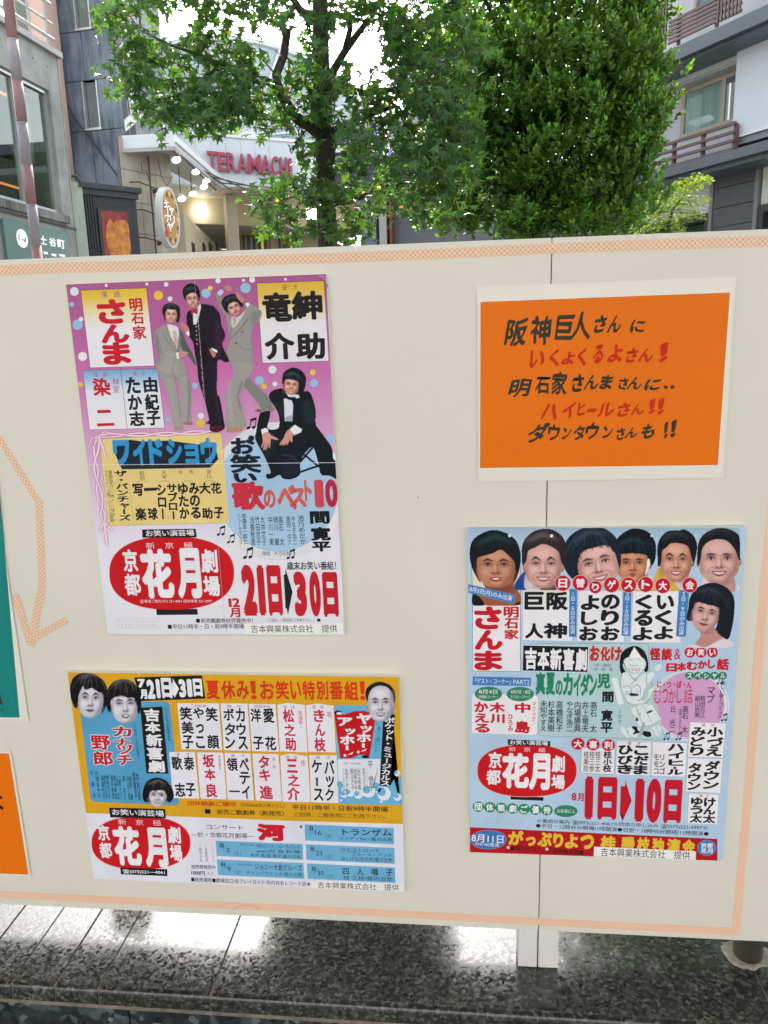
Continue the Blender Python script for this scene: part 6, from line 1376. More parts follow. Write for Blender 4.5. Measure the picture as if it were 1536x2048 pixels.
mb = MB()
for a in np.arange(sL + 0.3, sR, 0.45):
    for z in np.arange(1.0, zT, 0.55):
        if zw0 - 0.1 < z < zw1 + 0.05 and a < sW + 0.05: continue
        A.slab(mb, a, a + 0.03, z, z + 0.03, -0.01, 0.003)
o = mb.part('tie_hole', MATS['joint_shadow'], bA)
fr = MB()
for a in (sW - 0.03, sW - 1.02, sW - 2.2, sW - 3.4): A.slab(fr, a - 0.035, a + 0.035, zw0, zw1, -0.16, -0.06)
A.slab(fr, sL, sW, zw0, zw0 + 0.06, -0.161, -0.059); A.slab(fr, sL, sW, zw1 - 0.06, zw1, -0.161, -0.059); fr.part('window_frame', M_ALU, bA)
for i, a in enumerate((sW - 1.02, sW - 2.2, sW - 3.4)):
    b_ = MB(); A.slab(b_, a + 0.035, (sW - 0.03, sW - 1.02, sW - 2.2)[i] - 0.035, zw0 + 0.06, zw1 - 0.06, -0.12, -0.11); b_.part('pane', M_GLASS, bA)
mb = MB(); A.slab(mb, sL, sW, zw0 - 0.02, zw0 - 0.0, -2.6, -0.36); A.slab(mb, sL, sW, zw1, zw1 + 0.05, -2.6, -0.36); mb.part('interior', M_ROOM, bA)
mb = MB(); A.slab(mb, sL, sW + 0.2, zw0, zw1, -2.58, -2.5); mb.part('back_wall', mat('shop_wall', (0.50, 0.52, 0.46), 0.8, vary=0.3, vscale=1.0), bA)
def curtain(F, a0, a1, z0, z1, off, material, root, amp=0.05, waves=9, name='curtain'):
    vs, fs = [], []; N = 60
    for i in range(N + 1):
        a = a0 + (a1 - a0) * i / N; o_ = off + amp * math.sin(i / N * waves * 2 * math.pi) + amp * 0.4 * math.sin(i * 0.9)
        vs += [tuple(F.w(a, z0, o_)), tuple(F.w(a, z1, o_ * 1.0))]
        if i: fs.append((2 * i - 2, 2 * i, 2 * i + 1, 2 * i - 1))
    return part(name, vs, fs, material, root, True)
M_CURT = mat('pale_curtain', (0.66, 0.68, 0.62), 0.9, vary=0.2, vscale=3)
curtain(A, sW - 0.65, sW - 0.1, zw0 + 0.9, zw1 - 0.2, -0.4, M_CURT, bA)
mb = MB(); A.rect(mb, 70, 262, 98, 336, -0.6, -0.55); mb.part('poster', mat('dark_poster', (0.03, 0.04, 0.04), 0.5, vary=0.4), bA)
mb = MB(); A.rect(mb, -10, 280, 26, 320, -0.9, -0.85); mb.part('framed_print', MATS['dark_poster'], bA)
mb = MB()
for y in (213, 384): 
    q0 = A.sz(60, y, -0.5)[1]; A.slab(mb, sL, sW - 0.1, q0, q0 + 0.03, -0.55, -0.5)
mb.part('neon_tube', mat('orange_tube', (0.8, 0.25, 0.1), 0.4, emit=(1.0, 0.28, 0.10), estr=0.3), bA)
# roof railing
rl = MB()
for k, zz in enumerate((0.35, 0.62, 0.95, 1.3)):
    p0, p1 = A.w(sL, zT + zz, -0.1), A.w(sR + 0.1, zT + zz, -0.1); rl.tube([p0, p1], 0.035 if k in (0, 2, 3) else 0.02, 6)
for a in np.arange(sR - 4.5, sR + 0.1, 0.55): rl.tube([A.w(a, zT + 0.05, -0.1), A.w(a, zT + 1.3, -0.1)], 0.025, 6)
rl.part('roof_railing', mat('railing_paint', (0.40, 0.39, 0.37), 0.5), bA)
# teal shop sign with a round white mark
sg = thing('shop_sign', tuple(A.p(90, 480, 0.05)), 'grey-green shop sign with round white mark and white characters on concrete wall', 'sign')
mb = MB(); A.rect(mb, 8, 452, 140, 560, 0.01, 0.06)
SGa, SGz = A.sz(12, 437, 0.06); SGb = A.sz(138, 468, 0.06)
mb = MB(); A.slab(mb, A.sz(10, 470, .06)[0], A.sz(137, 490, .06)[0], A.sz(60, 449, .06)[1], A.sz(60, 560, .06)[1], 0.01, 0.06); mb.part('panel', mat('sign_green', (0.12, 0.22, 0.19), 0.35, vary=0.1), sg)
M_SW = mat('sign_white', (0.85, 0.85, 0.85), 0.5, emit=(1, 1, 1), estr=0.08)
def ring(F, cx, cy, r0, r1, off, th, sq=1.0, n=36):
    a, z = F.sz(cx, cy, off); mb = MB()
    for i in range(n):
        t0, t1 = 2 * math.pi * i / n, 2 * math.pi * (i + 1) / n
        q = [F.w(a + r * math.cos(t) * sq, z + r * math.sin(t), off) for r, t in ((r0, t0), (r1, t0), (r1, t1), (r0, t1))]
        mb.prism(q, F.n * -th)
    return mb
ring(A, 45, 477, 0.115, 0.15, 0.075, 0.012, 1.0).part('round_mark', M_SW, sg)
mb = MB(); A.poly(mb, [(40, 466), (45, 462), (50, 468), (49, 480), (45, 476), (41, 482)], 0.062, 0.075); A.poly(mb, [(37, 484), (45, 480), (54, 488), (48, 492), (38, 490)], 0.062, 0.075); mb.part('figure_mark', M_SW, sg)
def letters(F, text, xm, ym, hpx, col, root, off=0.075, th=0.006, wpx=None, name='letter'):
    for i, ch in enumerate(text):
        v, f = text3d(ch, 0.5, 0.02)
        mn, mx = v.min(0), v.max(0); u = (v - (mn + mx) / 2) / np.maximum(mx - mn, 1e-6)
        a0, z0 = F.sz(xm[i][0], ym[i], off); a1, _ = F.sz(xm[i][1], ym[i], off); hh = abs(F.sz(xm[i][0], ym[i] - hpx / 2, off)[1] - F.sz(xm[i][0], ym[i] + hpx / 2, off)[1])
        sgn = 1 if F.d.dot(np.array([1, 0, 0])) > 0 else -1
        pts = [F.w((a0 + a1) / 2 + q[0] * (a1 - a0), z0 + q[1] * hh, off + q[2] * th) for q in u]
        part(name, pts, f, col, root)
letters(A, '富士谷町', [(63, 76), (80, 93), (98, 112), (115, 129)], [474, 479, 483, 487], 17, M_SW, sg)
mb = MB()
for x, y, w_ in ((68, 500, 8), (88, 503, 8), (104, 507, 9), (119, 508, 11)): A.rect(mb, x, y, x + w_, y + 6, 0.062, 0.072)
mb.part('small_lettering', M_SW, sg)

# peach building beyond the roof railing
pb = MB(); pbx0, pbx1 = P(10, 40, 18.2)[0], P(88, 40, 18.2)[0]; pb.box((pbx0, 18.2, 0), (pbx1, 18.9, 17)); bP = thing('peach_building', (-8, 21, 0), 'pale peach rendered building glimpsed above the concrete roof railing', 'building')
pb.part('wall', mat('peach_render', (0.62, 0.42, 0.34), 0.8, vary=0.12, vscale=0.5), bP)
for z in np.arange(2, 16, 2.9): MB().box((pbx0 + 0.3, 18.16, z), (pbx0 + 0.6, 18.19, z + 1.6)).part('window', M_GLASS, bP)

# striped pole
pole_pts = [P(16 + (59 / 513) * y, y, 6.2) for y in (-160, 78, 162, 245, 329, 409, 490, 700)]
pole = thing('striped_pole', (pole_pts[-1][0], pole_pts[-1][1], 0), 'leaning pole banded dusty red and grey in front of the concrete building', 'pole')
q = np.array(pole_pts[-1]); d_ = (q - np.array(pole_pts[0])); q2 = q + d_ * (q[2] / -d_[2]); pole_pts.append(q2)
for i in range(len(pole_pts) - 1):
    c_ = mat('pole_red', (0.33, 0.18, 0.18), 0.55, vary=0.25, vscale=9) if i % 2 == 0 else mat('pole_grey', (0.30, 0.265, 0.285), 0.55, vary=0.2, vscale=9)
    MB().tube([pole_pts[i], pole_pts[i + 1]], 0.0455, 20).part('painted_band', c_, pole, True)

# ---- dark zinc-clad building
Bf = Facade(180, 200, 19.0, -6000)
bB = thing('zinc_building', (*P(180, 200, 19)[:2], 0), 'tall building clad in mottled dark blue-grey metal panels with slim windows', 'building')
a0, a1 = Bf.sz(40, 200)[0], Bf.sz(247, 262)[0]; am = Bf.sz(176, 210)[0]; am2 = Bf.sz(189, 330)[0]
wa0, wa1 = Bf.sz(166, 200)[0], Bf.sz(197, 200)[0]
zs = [0, Bf.sz(180, 383)[1], Bf.sz(180, 262)[1], Bf.sz(180, 160)[1], Bf.sz(180, 60)[1], Bf.sz(180, -60)[1], Bf.sz(180, -170)[1], Bf.sz(180, -290)[1]]
wins = [(Bf.sz(180, 265)[1] + 0.0, Bf.sz(180, 160)[1]), (Bf.sz(180, 59)[1], Bf.sz(180, -40)[1])]
mb = MB(); Bf.slab(mb, a0, a1, 0, zs[-1], -0.6, -0.35); mb.part('core_wall', M_DARK, bB)
mb = MB(); Bf.slab(mb, a0 + 0.01, wa0 - 0.05, 0, zs[-1], -0.36, -0.05); Bf.slab(mb, wa1 + 0.05, a1 - 0.01, 0, zs[-1], -0.36, -0.05); mb.part('lining', M_DARK, bB)
g_ = 0.008
for i in range(len(zs) - 1):
    lo, hi = zs[i] + g_, zs[i + 1] - g_
    w_ = [w for w in wins if abs(w[0] - zs[i]) < 0.3 or (zs[i] - 0.05 <= w[0] < zs[i + 1])]
    if w_ and i in (2, 4):
        for x0_, x1_ in ((a0, wa0), (wa1, a1)): Bf.slab(MB(), 0, 1, 0, 1, 0, 1); m_ = MB(); Bf.slab(m_, x0_ + g_, x1_ - g_, lo, hi, -0.05, random.uniform(-0.004, 0.004)); m_.part('metal_panel', M_ZINC, bB)
        w0, w1 = w_[0]
        if w1 < hi: m_ = MB(); Bf.slab(m_, wa0 - g_, wa1 + g_, w1, hi, -0.05, 0.0); m_.part('metal_panel', M_ZINC, bB)
        m_ = MB(); Bf.slab(m_, wa0, wa1, max(w0, lo), min(w1, hi), -0.14, -0.12); m_.part('window', mat('frosted_pane', (0.16, 0.18, 0.18), 0.25, spec=0.6, vary=0.3, vscale=1.5), bB)
        m_ = MB(); Bf.slab(m_, wa0 - 0.02, wa1 + 0.02, max(w0, lo), max(w0, lo) + 0.05, -0.1, 0.03); Bf.slab(m_, wa0, wa0 + 0.035, max(w0, lo) + 0.05, min(w1, hi), -0.1, 0.01); Bf.slab(m_, wa1 - 0.035, wa1, max(w0, lo) + 0.05, min(w1, hi), -0.1, 0.01); m_.part('window_frame', M_ALU, bB)
    else:
        sp = am if i > 1 else am2
        for x0_, x1_ in ((a0, sp), (sp, a1)): m_ = MB(); Bf.slab(m_, x0_ + g_, x1_ - g_, lo, hi, -0.05, random.uniform(-0.004, 0.004)); m_.part('metal_panel', M_ZINC, bB)
MB().tube([Bf.p(125, 192, 0.05), Bf.p(150, 238, 0.05), Bf.p(258, 384, 0.05)], 0.018, 6).part('diagonal_cable', M_DARK, bB)
# its paler side wall, with the big white painted stroke
Bs = Facade(251, 250, 19.03, 1150)
sa1 = Bs.sz(335, 250)[0]
mb = MB(); Bs.slab(mb, 0.0, sa1, 0, zs[-2], -0.3, 0.0); mb.part('side_cladding', M_ZINC2, bB)
mb = MB()
M_STROKE = mat('white_paint', (0.7, 0.7, 0.66), 0.6, vary=0.2, vscale=3)
Bs.poly(mb, [(249, 240), (252, 263), (300, 220), (294, 200)], 0.0, 0.03); mb.part('painted_stroke', M_STROKE, bB); mb = MB(); Bs.poly(mb, [(256, 176), (262, 232), (270, 236), (268, 176)], 0.0, 0.03); mb.part('painted_stroke', M_STROKE, bB); mb = MB(); Bs.poly(mb, [(238, 95), (246, 85), (280, 120), (268, 128)], 0.0, 0.03); mb.part('painted_stroke', M_STROKE, bB); mb = MB(); Bs.poly(mb, [(282, 190), (296, 196), (306, 226), (298, 230)], 0.0, 0.03)
mb.part('painted_stroke', mat('white_paint', (0.7, 0.7, 0.66), 0.6, vary=0.2, vscale=3), bB)

# ---- black shop front with the food picture, pale pillar
Cf = Facade(220, 440, 15.5, 2600)
bC = thing('black_shopfront', (*P(220, 440, 15.5)[:2], 0), 'black slatted shop front with a framed picture of fried food', 'shop front')
ca0, ca1 = Cf.sz(170, 440)[0], Cf.sz(275, 440)[0]; cz1 = Cf.sz(220, 382)[1]
pa0, pa1, pz1 = Cf.sz(199, 420)[0], Cf.sz(251, 420)[0], Cf.sz(225, 424)[1]
mb = MB(); Cf.slab(mb, ca0, ca1, 0, cz1, -0.6, 0.0); mb.part('wall', M_DARK, bC)
for i, a in enumerate(np.arange(ca0 + 0.03, pa0 - 0.09, 0.055)): m_ = MB(); Cf.slab(m_, a, a + 0.03, 0, cz1 - 0.02, 0.001, 0.03); m_.part('slat', M_DARK, bC)
mb = MB(); Cf.slab(mb, ca0 - 0.1, ca1 + 0.1, cz1, cz1 + 0.10, -0.7, 0.12); Cf.slab(mb, ca0 - 0.1, ca1 + 0.04, cz1 - 0.12, cz1 - 0.003, -0.6, 0.06); mb.part('cornice', mat('slate_metal', (0.05, 0.06, 0.07), 0.5, vary=0.3), bC)
mb = MB(); Cf.slab(mb, pa0 - 0.06, pa1 + 0.06, 0.8, pz1 + 0.06, 0.0, 0.05); mb.part('picture_frame', mat('frame_black', (0.015, 0.015, 0.016), 0.3), bC)
mb = MB(); Cf.slab(mb, pa0, pa1, 0.9, pz1, 0.05, 0.056); mb.part('picture_ground', mat('picture_red', (0.20, 0.02, 0.02), 0.4, color2=(0.42, 0.05, 0.03), vscale=9), bC)
fd = mat('fried_food', (0.80, 0.33, 0.04), 0.4, color2=(0.42, 0.11, 0.02), vscale=7, emit=(0.9, 0.3, 0.04), estr=0.0)
def blob(F, pts, back, front, name, m_, root):
    mb = MB(); q = smooth_loop([F.p(x, y, front)[[0, 2]] for x, y in pts], 4); yy = F.p(*pts[0], front)
    out = []
    for a in q:
        s_ = (a[0] - F.O[0]) / F.d[0]; out.append(F.w(s_, a[1], front))
    return mb.prism(out, F.n * (back - front)).part(name, m_, root)
blob(Cf, [(209, 445), (214, 438), (221, 447), (226, 440), (236, 440), (245, 441), (251, 452), (253, 475), (255, 500), (248, 516), (222, 516), (211, 500), (206, 478), (206, 456)], 0.056, 0.066, 'picture_food', fd, bC)
mb = MB(); a_, b_ = Cf.sz(144, 420)[0], Cf.sz(165, 420)[0]; Cf.slab(mb, a_, b_, 0, Cf.sz(155, 366)[1], -0.6, 0.10)
pil = thing('corner_pillar', tuple(Cf.w((a_ + b_) / 2, 0, 0)), 'pale green rendered pillar between concrete building and black shop front', 'pillar')
mb.part('shaft', mat('pale_green_render', (0.46, 0.52, 0.42), 0.7, vary=0.15), pil)
MB().tube([Cf.p(141, 352, 0.3), Cf.p(150, 352, 0.3), Cf.p(160, 362, 0.3), Cf.p(164, 372, 0.3)], 0.03, 8).part('duct', M_DARK, pil)

# ---- beige clad corner building, its pipes
Df = Facade(300, 420, 17.5, 1900)
bD = thing('beige_building', (*P(300, 420, 17.5)[:2], 0), 'beige clad corner building carrying the oval sign and brown pipes', 'building')
da0, da1 = Df.sz(249, 400)[0], Df.sz(347, 400)[0]; dz1 = Df.sz(300, 292)[1]
mb = MB(); Df.slab(mb, da0, da1 - 0.02, 0, dz1 + 0.05, -0.16, -0.03); mb.part('wall', M_DARK, bD)
cols = np.linspace(da0, da1, 4); rows = np.linspace(0, dz1 + 0.06, 10)
for i in range(3):
    for j in range(len(rows) - 1): m_ = MB(); Df.slab(m_, cols[i] + 0.006, cols[i + 1] - 0.006, rows[j] + 0.006, rows[j + 1] - 0.006, -0.03, random.uniform(-0.003, 0.003)); m_.part('cladding_panel', M_BEIGE, bD)
pp = MB(); pp.tube([Df.p(296, 312, 0.12), Df.p(303, 400, 0.12), Df.p(313, 512, 0.12)], 0.022, 8)
for (x0_, y0_), (x1_, y1_), (x2_, y2_) in (((259, 364), (278, 364), (325, 382)), ((272, 420), (285, 419), (332, 436)), ((276, 475), (290, 475), (330, 486))): pp.tube([Df.p(x0_, y0_, 0.02), Df.p(x1_, y1_, 0.16), Df.p(x2_, y2_, 0.5)], 0.016, 6)
for x, y in ((309, 382), (314, 434), (318, 487)): pp.tube([Df.p(x, y, 0.0), Df.p(x + 14, y - 1, 0.45)], 0.02, 6); pp.tube([Df.p(x, y, 0.0), Df.p(x, y, 0.03)], 0.05, 8)
pp.part('pipework', M_RUST, bD)
cb = MB(); cb.tube([Df.p(282, 325, 0.1), Df.p(284, 342, 0.1), Df.p(292, 340, 0.1), Df.p(298, 360, 0.1), Df.p(310, 395, 0.1)], 0.008, 5); cb.tube([Df.p(316, 318, 0.1), Df.p(322, 350, 0.1), Df.p(334, 372, 0.1), Df.p(345, 352, 0.1)], 0.008, 5); cb.part('loose_cable', M_DARK, bD)
# oval sign
Of = Facade(336, 436, 16.6, 1250)
ov = thing('oval_sign', tuple(Of.p(336, 436)), 'oval yellow shop sign with white characters in a white rim, on brackets', 'sign')
oa, oz = Of.sz(337, 436); ra = abs(Of.sz(355, 436)[0] - Of.sz(319, 436)[0]) / 2; rz = abs(Of.sz(337, 376)[1] - Of.sz(337, 496)[1]) / 2
def disc(F, a, z, ra, rz, back, front, n=40): return MB().prism([F.w(a + ra * math.cos(2 * math.pi * i / n), z + rz * math.sin(2 * math.pi * i / n), front) for i in range(n)], F.n * (back - front))
disc(Of, oa, oz, ra, rz, -0.1, 0.06).part('rim', mat('sign_rim', (0.66, 0.66, 0.62), 0.5), ov)
disc(Of, oa, oz, ra * 0.84, rz * 0.91, 0.0, 0.066).part('face', mat('sign_yellow', (0.62, 0.36, 0.05), 0.4, color2=(0.50, 0.22, 0.04), vscale=4), ov)
for ch, (x0_, y0_, x1_, y1_) in (('キ', (328, 398, 339, 424)), ('ャ', (338, 412, 348, 432)), ('ナ', (330, 424, 342, 446)), ('リ', (340, 430, 350, 450)), ('ヤ', (334, 444, 347, 464))):
    for kk, (mm_, bo, of_) in enumerate(((mat('sign_red', (0.35, 0.03, 0.02), 0.5), 0.05, 0.071), (M_SW, 0.02, 0.076))):
        v, f = text3d(ch, 0.5, bo * 0.5); mn, mx = v.min(0), v.max(0); u = (v - (mn + mx) / 2) / (mx - mn)
        a_, z_ = Of.sz((x0_ + x1_) / 2, (y0_ + y1_) / 2, of_); w_ = abs(Of.sz(x1_, y0_, of_)[0] - Of.sz(x0_, y0_, of_)[0]) * (1.15 if kk == 0 else 0.95); h_ = abs(Of.sz(x0_, y0_, of_)[1] - Of.sz(x0_, y1_, of_)[1]) * (1.1 if kk == 0 else 0.95)
        part('letter', [Of.w(a_ + q[0] * w_, z_ + q[1] * h_, of_ + q[2] * 0.004) for q in u], f, mm_, ov)
for j_ in range(16):
    t_ = 2 * math.pi * j_ / 16; disc(Of, oa + ra * 0.7 * math.cos(t_), oz + rz * 0.78 * math.sin(t_), 0.035, 0.05, 0.066, 0.070 + 0.0005 * (j_ % 3), 10).part('printed_spot', mat('spot_brown', (0.20, 0.06, 0.02), 0.5) if j_ % 2 else mat('spot_cream', (0.75, 0.6, 0.3), 0.5), ov)
disc(Of, *Of.sz(334, 466, .07), 0.07, 0.09, 0.066, 0.074, 16).part('red_dot', mat('dot_red', (0.6, 0.03, 0.03), 0.5), ov)

# ---- white canopy with spotlights
ztop, zbot = P(300, 268, 17.0)[2], P(300, 298, 17.0)[2]
c1, c2 = P(244, 285, 17.0), P(348, 285, 17.0); yk = 17.0
lo_, hi_ = 17.0, 40.0
zc3 = ztop
v3 = ray(441, 351); c3 = CAM + v3 * ((ztop - ZC) / v3[2])
c4 = np.array([c3[0] - 0.6, c3[1] + 1.2, 0]); c5 = np.array([c1[0], c3[1] + 1.2, 0])
cp = thing('entrance_canopy', (c2[0], c2[1], zbot), 'white angular canopy over the arcade corner with lit spotlights beneath', 'canopy')
MB().prism([(c[0], c[1], ztop) for c in (c1, c2, c3, c4, c5)], (0, 0, -0.10)).part('roof', M_WHITE, cp)
fa = MB()
def wallseg(mb, p, q, z0, z1, th=0.06):
    p, q = np.array(p[:2]), np.array(q[:2]); d = (q - p) / np.linalg.norm(q - p); n_ = np.array([d[1], -d[0]])
    mb.prism([(p[0], p[1], z0), (q[0], q[1], z0), (q[0], q[1], z1), (p[0], p[1], z1)], (-n_[0] * th, -n_[1] * th, 0)); return mb
wallseg(fa, c1, c2, zbot, ztop - 0.1015); wallseg(fa, c2, c3, zbot, ztop - 0.1015); wallseg(fa, c3, c4, zbot, ztop - 0.1015); fa.part('fascia', M_WHITE, cp)
ft = MB(); 
for p_, q_ in ((c1, c2), (c2, c3)):
    p2, q2 = np.array(p_[:2]), np.array(q_[:2]); d = (q2 - p2) / np.linalg.norm(q2 - p2); n_ = np.array([d[1], -d[0]]) * 0.03
    wallseg(ft, p2 + n_, q2 + n_, zbot - 0.05, zbot + 0.03, 0.05)
ft.part('fascia_trim', mat('trim_grey', (0.42, 0.42, 0.42), 0.5), cp)
MB().prism([(c[0] * 0.995, c[1] + 0.08, zbot + 0.12) for c in (c1, c2, c3, c4, c5)], (0, 0, 0.03)).part('soffit', mat('soffit_cream', (0.66, 0.62, 0.52), 0.6, vary=0.1), cp)
rib = MB()
for t in (0.1, 0.3, 0.5, 0.7, 0.9):
    a_ = c2 + (c3 - c2) * t; b_ = np.array([c1[0] + 0.3 + 2.2 * t, c3[1] + 0.6, 0]); rib.tube([(a_[0] - 0.1, a_[1], zbot + 0.05), (b_[0], b_[1], zbot + 0.02)], 0.018, 6)
rib.part('truss', M_RUST, cp)
GS_ = 'lit spotlights under the white canopy'
for i, (x, y, Yd) in enumerate(((353, 320, 17.6), (392, 344, 19.5), (413, 362, 21.0), (408, 374, 21.0), (386, 388, 20.2), (364, 398, 19.2))):
    c0 = P(x, y, Yd); sl = thing('spotlight', tuple(c0), ('spotlight nearest the canopy corner, hanging highest', 'spotlight halfway along the slanting canopy edge', 'small spotlight at the far tip of the canopy', 'spotlight just below the canopy tip', 'low spotlight second from the beige wall', 'lowest spotlight, nearest the oval sign')[i], 'spotlight', GS_)
    vs, fs = [], []; n = 14; dirv = Vector((0.35, -0.42, -0.85)).normalized(); up_ = Vector((0, 0, 1)); e1 = dirv.cross(up_).normalized(); e2 = e1.cross(dirv)
    for r_, h_ in ((0.04, -0.15), (0.105, 0.0)):
        for j in range(n): vs.append(tuple(Vector(c0) + dirv * h_ + (e1 * math.cos(2 * math.pi * j / n) + e2 * math.sin(2 * math.pi * j / n)) * r_))
    for j in range(n): fs.append((j, (j + 1) % n, n + (j + 1) % n, n + j))
    fs.append(tuple(range(n)))
    part('shade', vs, fs, M_WHITE, sl)
    part('lamp', [tuple(Vector(c0) + dirv * -0.01 + (e1 * math.cos(2 * math.pi * j / n) + e2 * math.sin(2 * math.pi * j / n)) * 0.095) for j in range(n)], [tuple(range(n))], M_LAMP, sl)
    MB().tube([tuple(Vector(c0) - dirv * 0.15), (c0[0] - 0.05, c0[1] + 0.05, zbot + 0.1)], 0.012, 6).part('arm', M_RUST, sl)

# ---- shopping arcade entrance
Ef = Facade(480, 300, 23.0, 4400)
bE = thing('arcade_entrance', (*P(520, 300, 23)[:2], 0), 'white arcade entrance fascia lettered in red above a tan passage', 'arcade')
ea0, ea1 = Ef.sz(300, 300)[0], Ef.sz(800, 300)[0]; ez1 = Ef.sz(480, 277)[1]; ez0 = Ef.sz(480, 374)[1]
cw = np.linspace(ea0, ea1, 19)
for i in range(18): m_ = MB(); Ef.slab(m_, cw[i] + 0.003, cw[i + 1] - 0.003, ez0, ez1, -0.25, random.uniform(-0.002, 0.002)); m_.part('fascia_panel', mat('arcade_white', (0.62, 0.66, 0.68), 0.4, vary=0.12, vscale=1.5), bE)
mb = MB(); Ef.slab(mb, ea0, ea1, ez1, ez1 + 0.08, -0.35, 0.06); mb.part('cap', M_WHITE, bE)
M_LET = mat('letter_red', (0.40, 0.04, 0.09), 0.4, vary=0.1); M_LETS = mat('letter_side', (0.30, 0.30, 0.32), 0.5)
lx = [(415, 434), (436, 451), (454, 472), (474, 494), (496, 521), (522, 541), (543, 557), (560, 574), (578, 583)]
ly = [321, 323, 324, 325.5, 327, 329, 331, 333, 335.5]
letters(Ef, 'TERAMACHI', lx, ly, 38, M_LET, bE, off=0.13, th=0.05)
letters(Ef, 'TERAMACHI', [(a + 1.2, b + 1.2) for a, b in lx], [y + 1.5 for y in ly], 38, M_LETS, bE, off=0.06, th=0.05, name='letter_backing')
# glazed fan above
fz0 = ez1 + 0.081; fc_, _ = Ef.sz(500, 270)
mb = MB().prism([Ef.w(fc_ + 4.4 * math.cos(math.pi * i / 24), fz0 + 2.7 * math.sin(math.pi * i / 24), -0.2) for i in range(25)], Ef.n * -0.03); mb.part('fan_glass', mat('pale_glass', (0.40, 0.46, 0.49), 0.15, spec=0.6, vary=0.2, vscale=0.6), bE)
rb = MB()
for i in range(1, 12):
    t = math.pi * i / 12; rb.tube([Ef.w(fc_, fz0 + 0.02, -0.12), Ef.w(fc_ + 4.4 * math.cos(t), fz0 + 2.7 * math.sin(t), -0.12)], 0.035, 5)
for r_ in (0.35, 0.62, 0.95): rb.tube([Ef.w(fc_ + 4.4 * r_ * math.cos(math.pi * i / 20), fz0 + 2.7 * r_ * math.sin(math.pi * i / 20) + 0.02, -0.12) for i in range(21)], 0.04, 5)
rb.part('fan_rib', M_WHITE, bE)
# passage
M_TAN = mat('tan_plaster', (0.40, 0.31, 0.18), 0.8, vary=0.2, vscale=0.8)
def fw(a, z, off): return Ef.w(a, z, off)
mb = MB(); Ef.slab(mb, ea0, ea1, ez0 + 0.02, ez0 + 0.2, -2.2, -0.26); mb.part('soffit', mat('soffit_tan', (0.50, 0.44, 0.33), 0.7, vary=0.15), bE)
for j, a in enumerate(np.linspace(ea0 + 0.6, ea1 - 0.6, 11)): m_ = MB(); Ef.slab(m_, a, a + 0.03, ez0 + 0.0, ez0 + 0.019, -2.2, -0.26); m_.part('soffit_batten', MATS['soffit_tan'], bE)
mb = MB(); Ef.slab(mb, ea0, ea1, ez0 - 0.75, ez0 + 0.02, -2.5, -2.2); mb.part('cross_beam', mat('beam_tan', (0.48, 0.40, 0.26), 0.7, vary=0.12), bE)
mb = MB(); Ef.slab(mb, ea0, ea1, ez0 - 0.74, ez0 - 0.6, -9, -2.51); mb.part('passage_ceiling', mat('ceiling_grey', (0.30, 0.28, 0.23), 0.8, vary=0.25, vscale=0.6), bE)
ca_, _ = Ef.sz(455, 450, -1.2); cb_, _ = Ef.sz(477, 450, -1.2)
mb = MB(); Ef.slab(mb, ca_, cb_, 0, ez0 + 0.0, -1.6, -1.2); mb.part('column', mat('column_tan', (0.46, 0.40, 0.28), 0.6, vary=0.15), bE)
mb = MB(); Ef.slab(mb, Ef.sz(478, 440, -4)[0], Ef.sz(640, 440, -4)[0], 0, ez0 - 0.75, -4.4, -4.0); mb.part('rear_wall', M_TAN, bE)
for x0_, x1_, y0_, y1_ in ((487, 545, 471, 560), (559, 600, 474, 560)):
    m_ = MB(); Ef.rect(m_, x0_, y0_, x1_, y1_, -3.99, -3.9); m_.part('window_frame', M_DARK, bE)
    n_ = 5 if x1_ - x0_ > 50 else 4
    for k in range(n_):
        xa, xb = x0_ + 1.5 + (x1_ - x0_ - 3) * k / n_, x0_ + 1.5 + (x1_ - x0_ - 3) * (k + 1) / n_ - 1
        m_ = MB(); Ef.rect(m_, xa, y0_ + 2, xb, y1_, -3.9, -3.88); m_.part('blind', mat('blind_olive', (0.20, 0.19, 0.11), 0.7, vary=0.2) if k != n_ - 2 else mat('blind_lit', (0.45, 0.38, 0.08), 0.7, emit=(0.8, 0.6, 0.1), estr=0.06), bE)
mb = MB(); mb.tube([Ef.p(474, 442, -3.6), Ef.p(560, 446, -3.6)], 0.05, 6); mb.part('light_tube', mat('tube_white', (0.8, 0.8, 0.8), 0.4, emit=(1, 1, 1), estr=0.12), bE)
# passage side shops (bright cream, running away to the left)
Sf = Facade(410, 480, 25.6, 640)
mb = MB(); s0_, s1_ = Sf.sz(372, 490)[0], Sf.sz(452, 480)[0]; zz_ = Sf.sz(400, 458)[1]; Sf.slab(mb, s0_, s1_, 0, zz_, -0.3, 0); mb.part('side_shops', mat('cream_shop', (0.66, 0.58, 0.40), 0.7, vary=0.2, vscale=0.7), bE)
for x in (384, 405, 418, 432): m_ = MB(); Sf.rect(m_, x, 484, x + 9, 530, 0.0, 0.02); m_.part('side_opening', M_DARK, bE)
for x, y, Yd, w_, h_ in ((402, 420, 24.2, 0.30, 0.42), (492, 379, 23.8, 0.22, 0.12), (386, 453, 26.0, 0.16, 0.10), (380, 434, 25.5, 0.08, 0.06), (622, 428, 25.0, 0.3, 0.34)):
    c0 = P(x, y, Yd); MB().box((c0[0] - w_ / 2, c0[1], c0[2] - h_ / 2), (c0[0] + w_ / 2, c0[1] + 0.1, c0[2] + h_ / 2)).part('ceiling_lamp', M_LAMP, bE)
mb = MB(); c0 = P(420, 395, 26.5); Ef.slab(mb, ea0, Ef.sz(640, 440, -9)[0] + 8, 0, ez0 - 0.75, -9.3, -9.0); mb.part('far_wall', mat('far_brown', (0.16, 0.12, 0.08), 0.8, vary=0.4, vscale=0.6), bE)

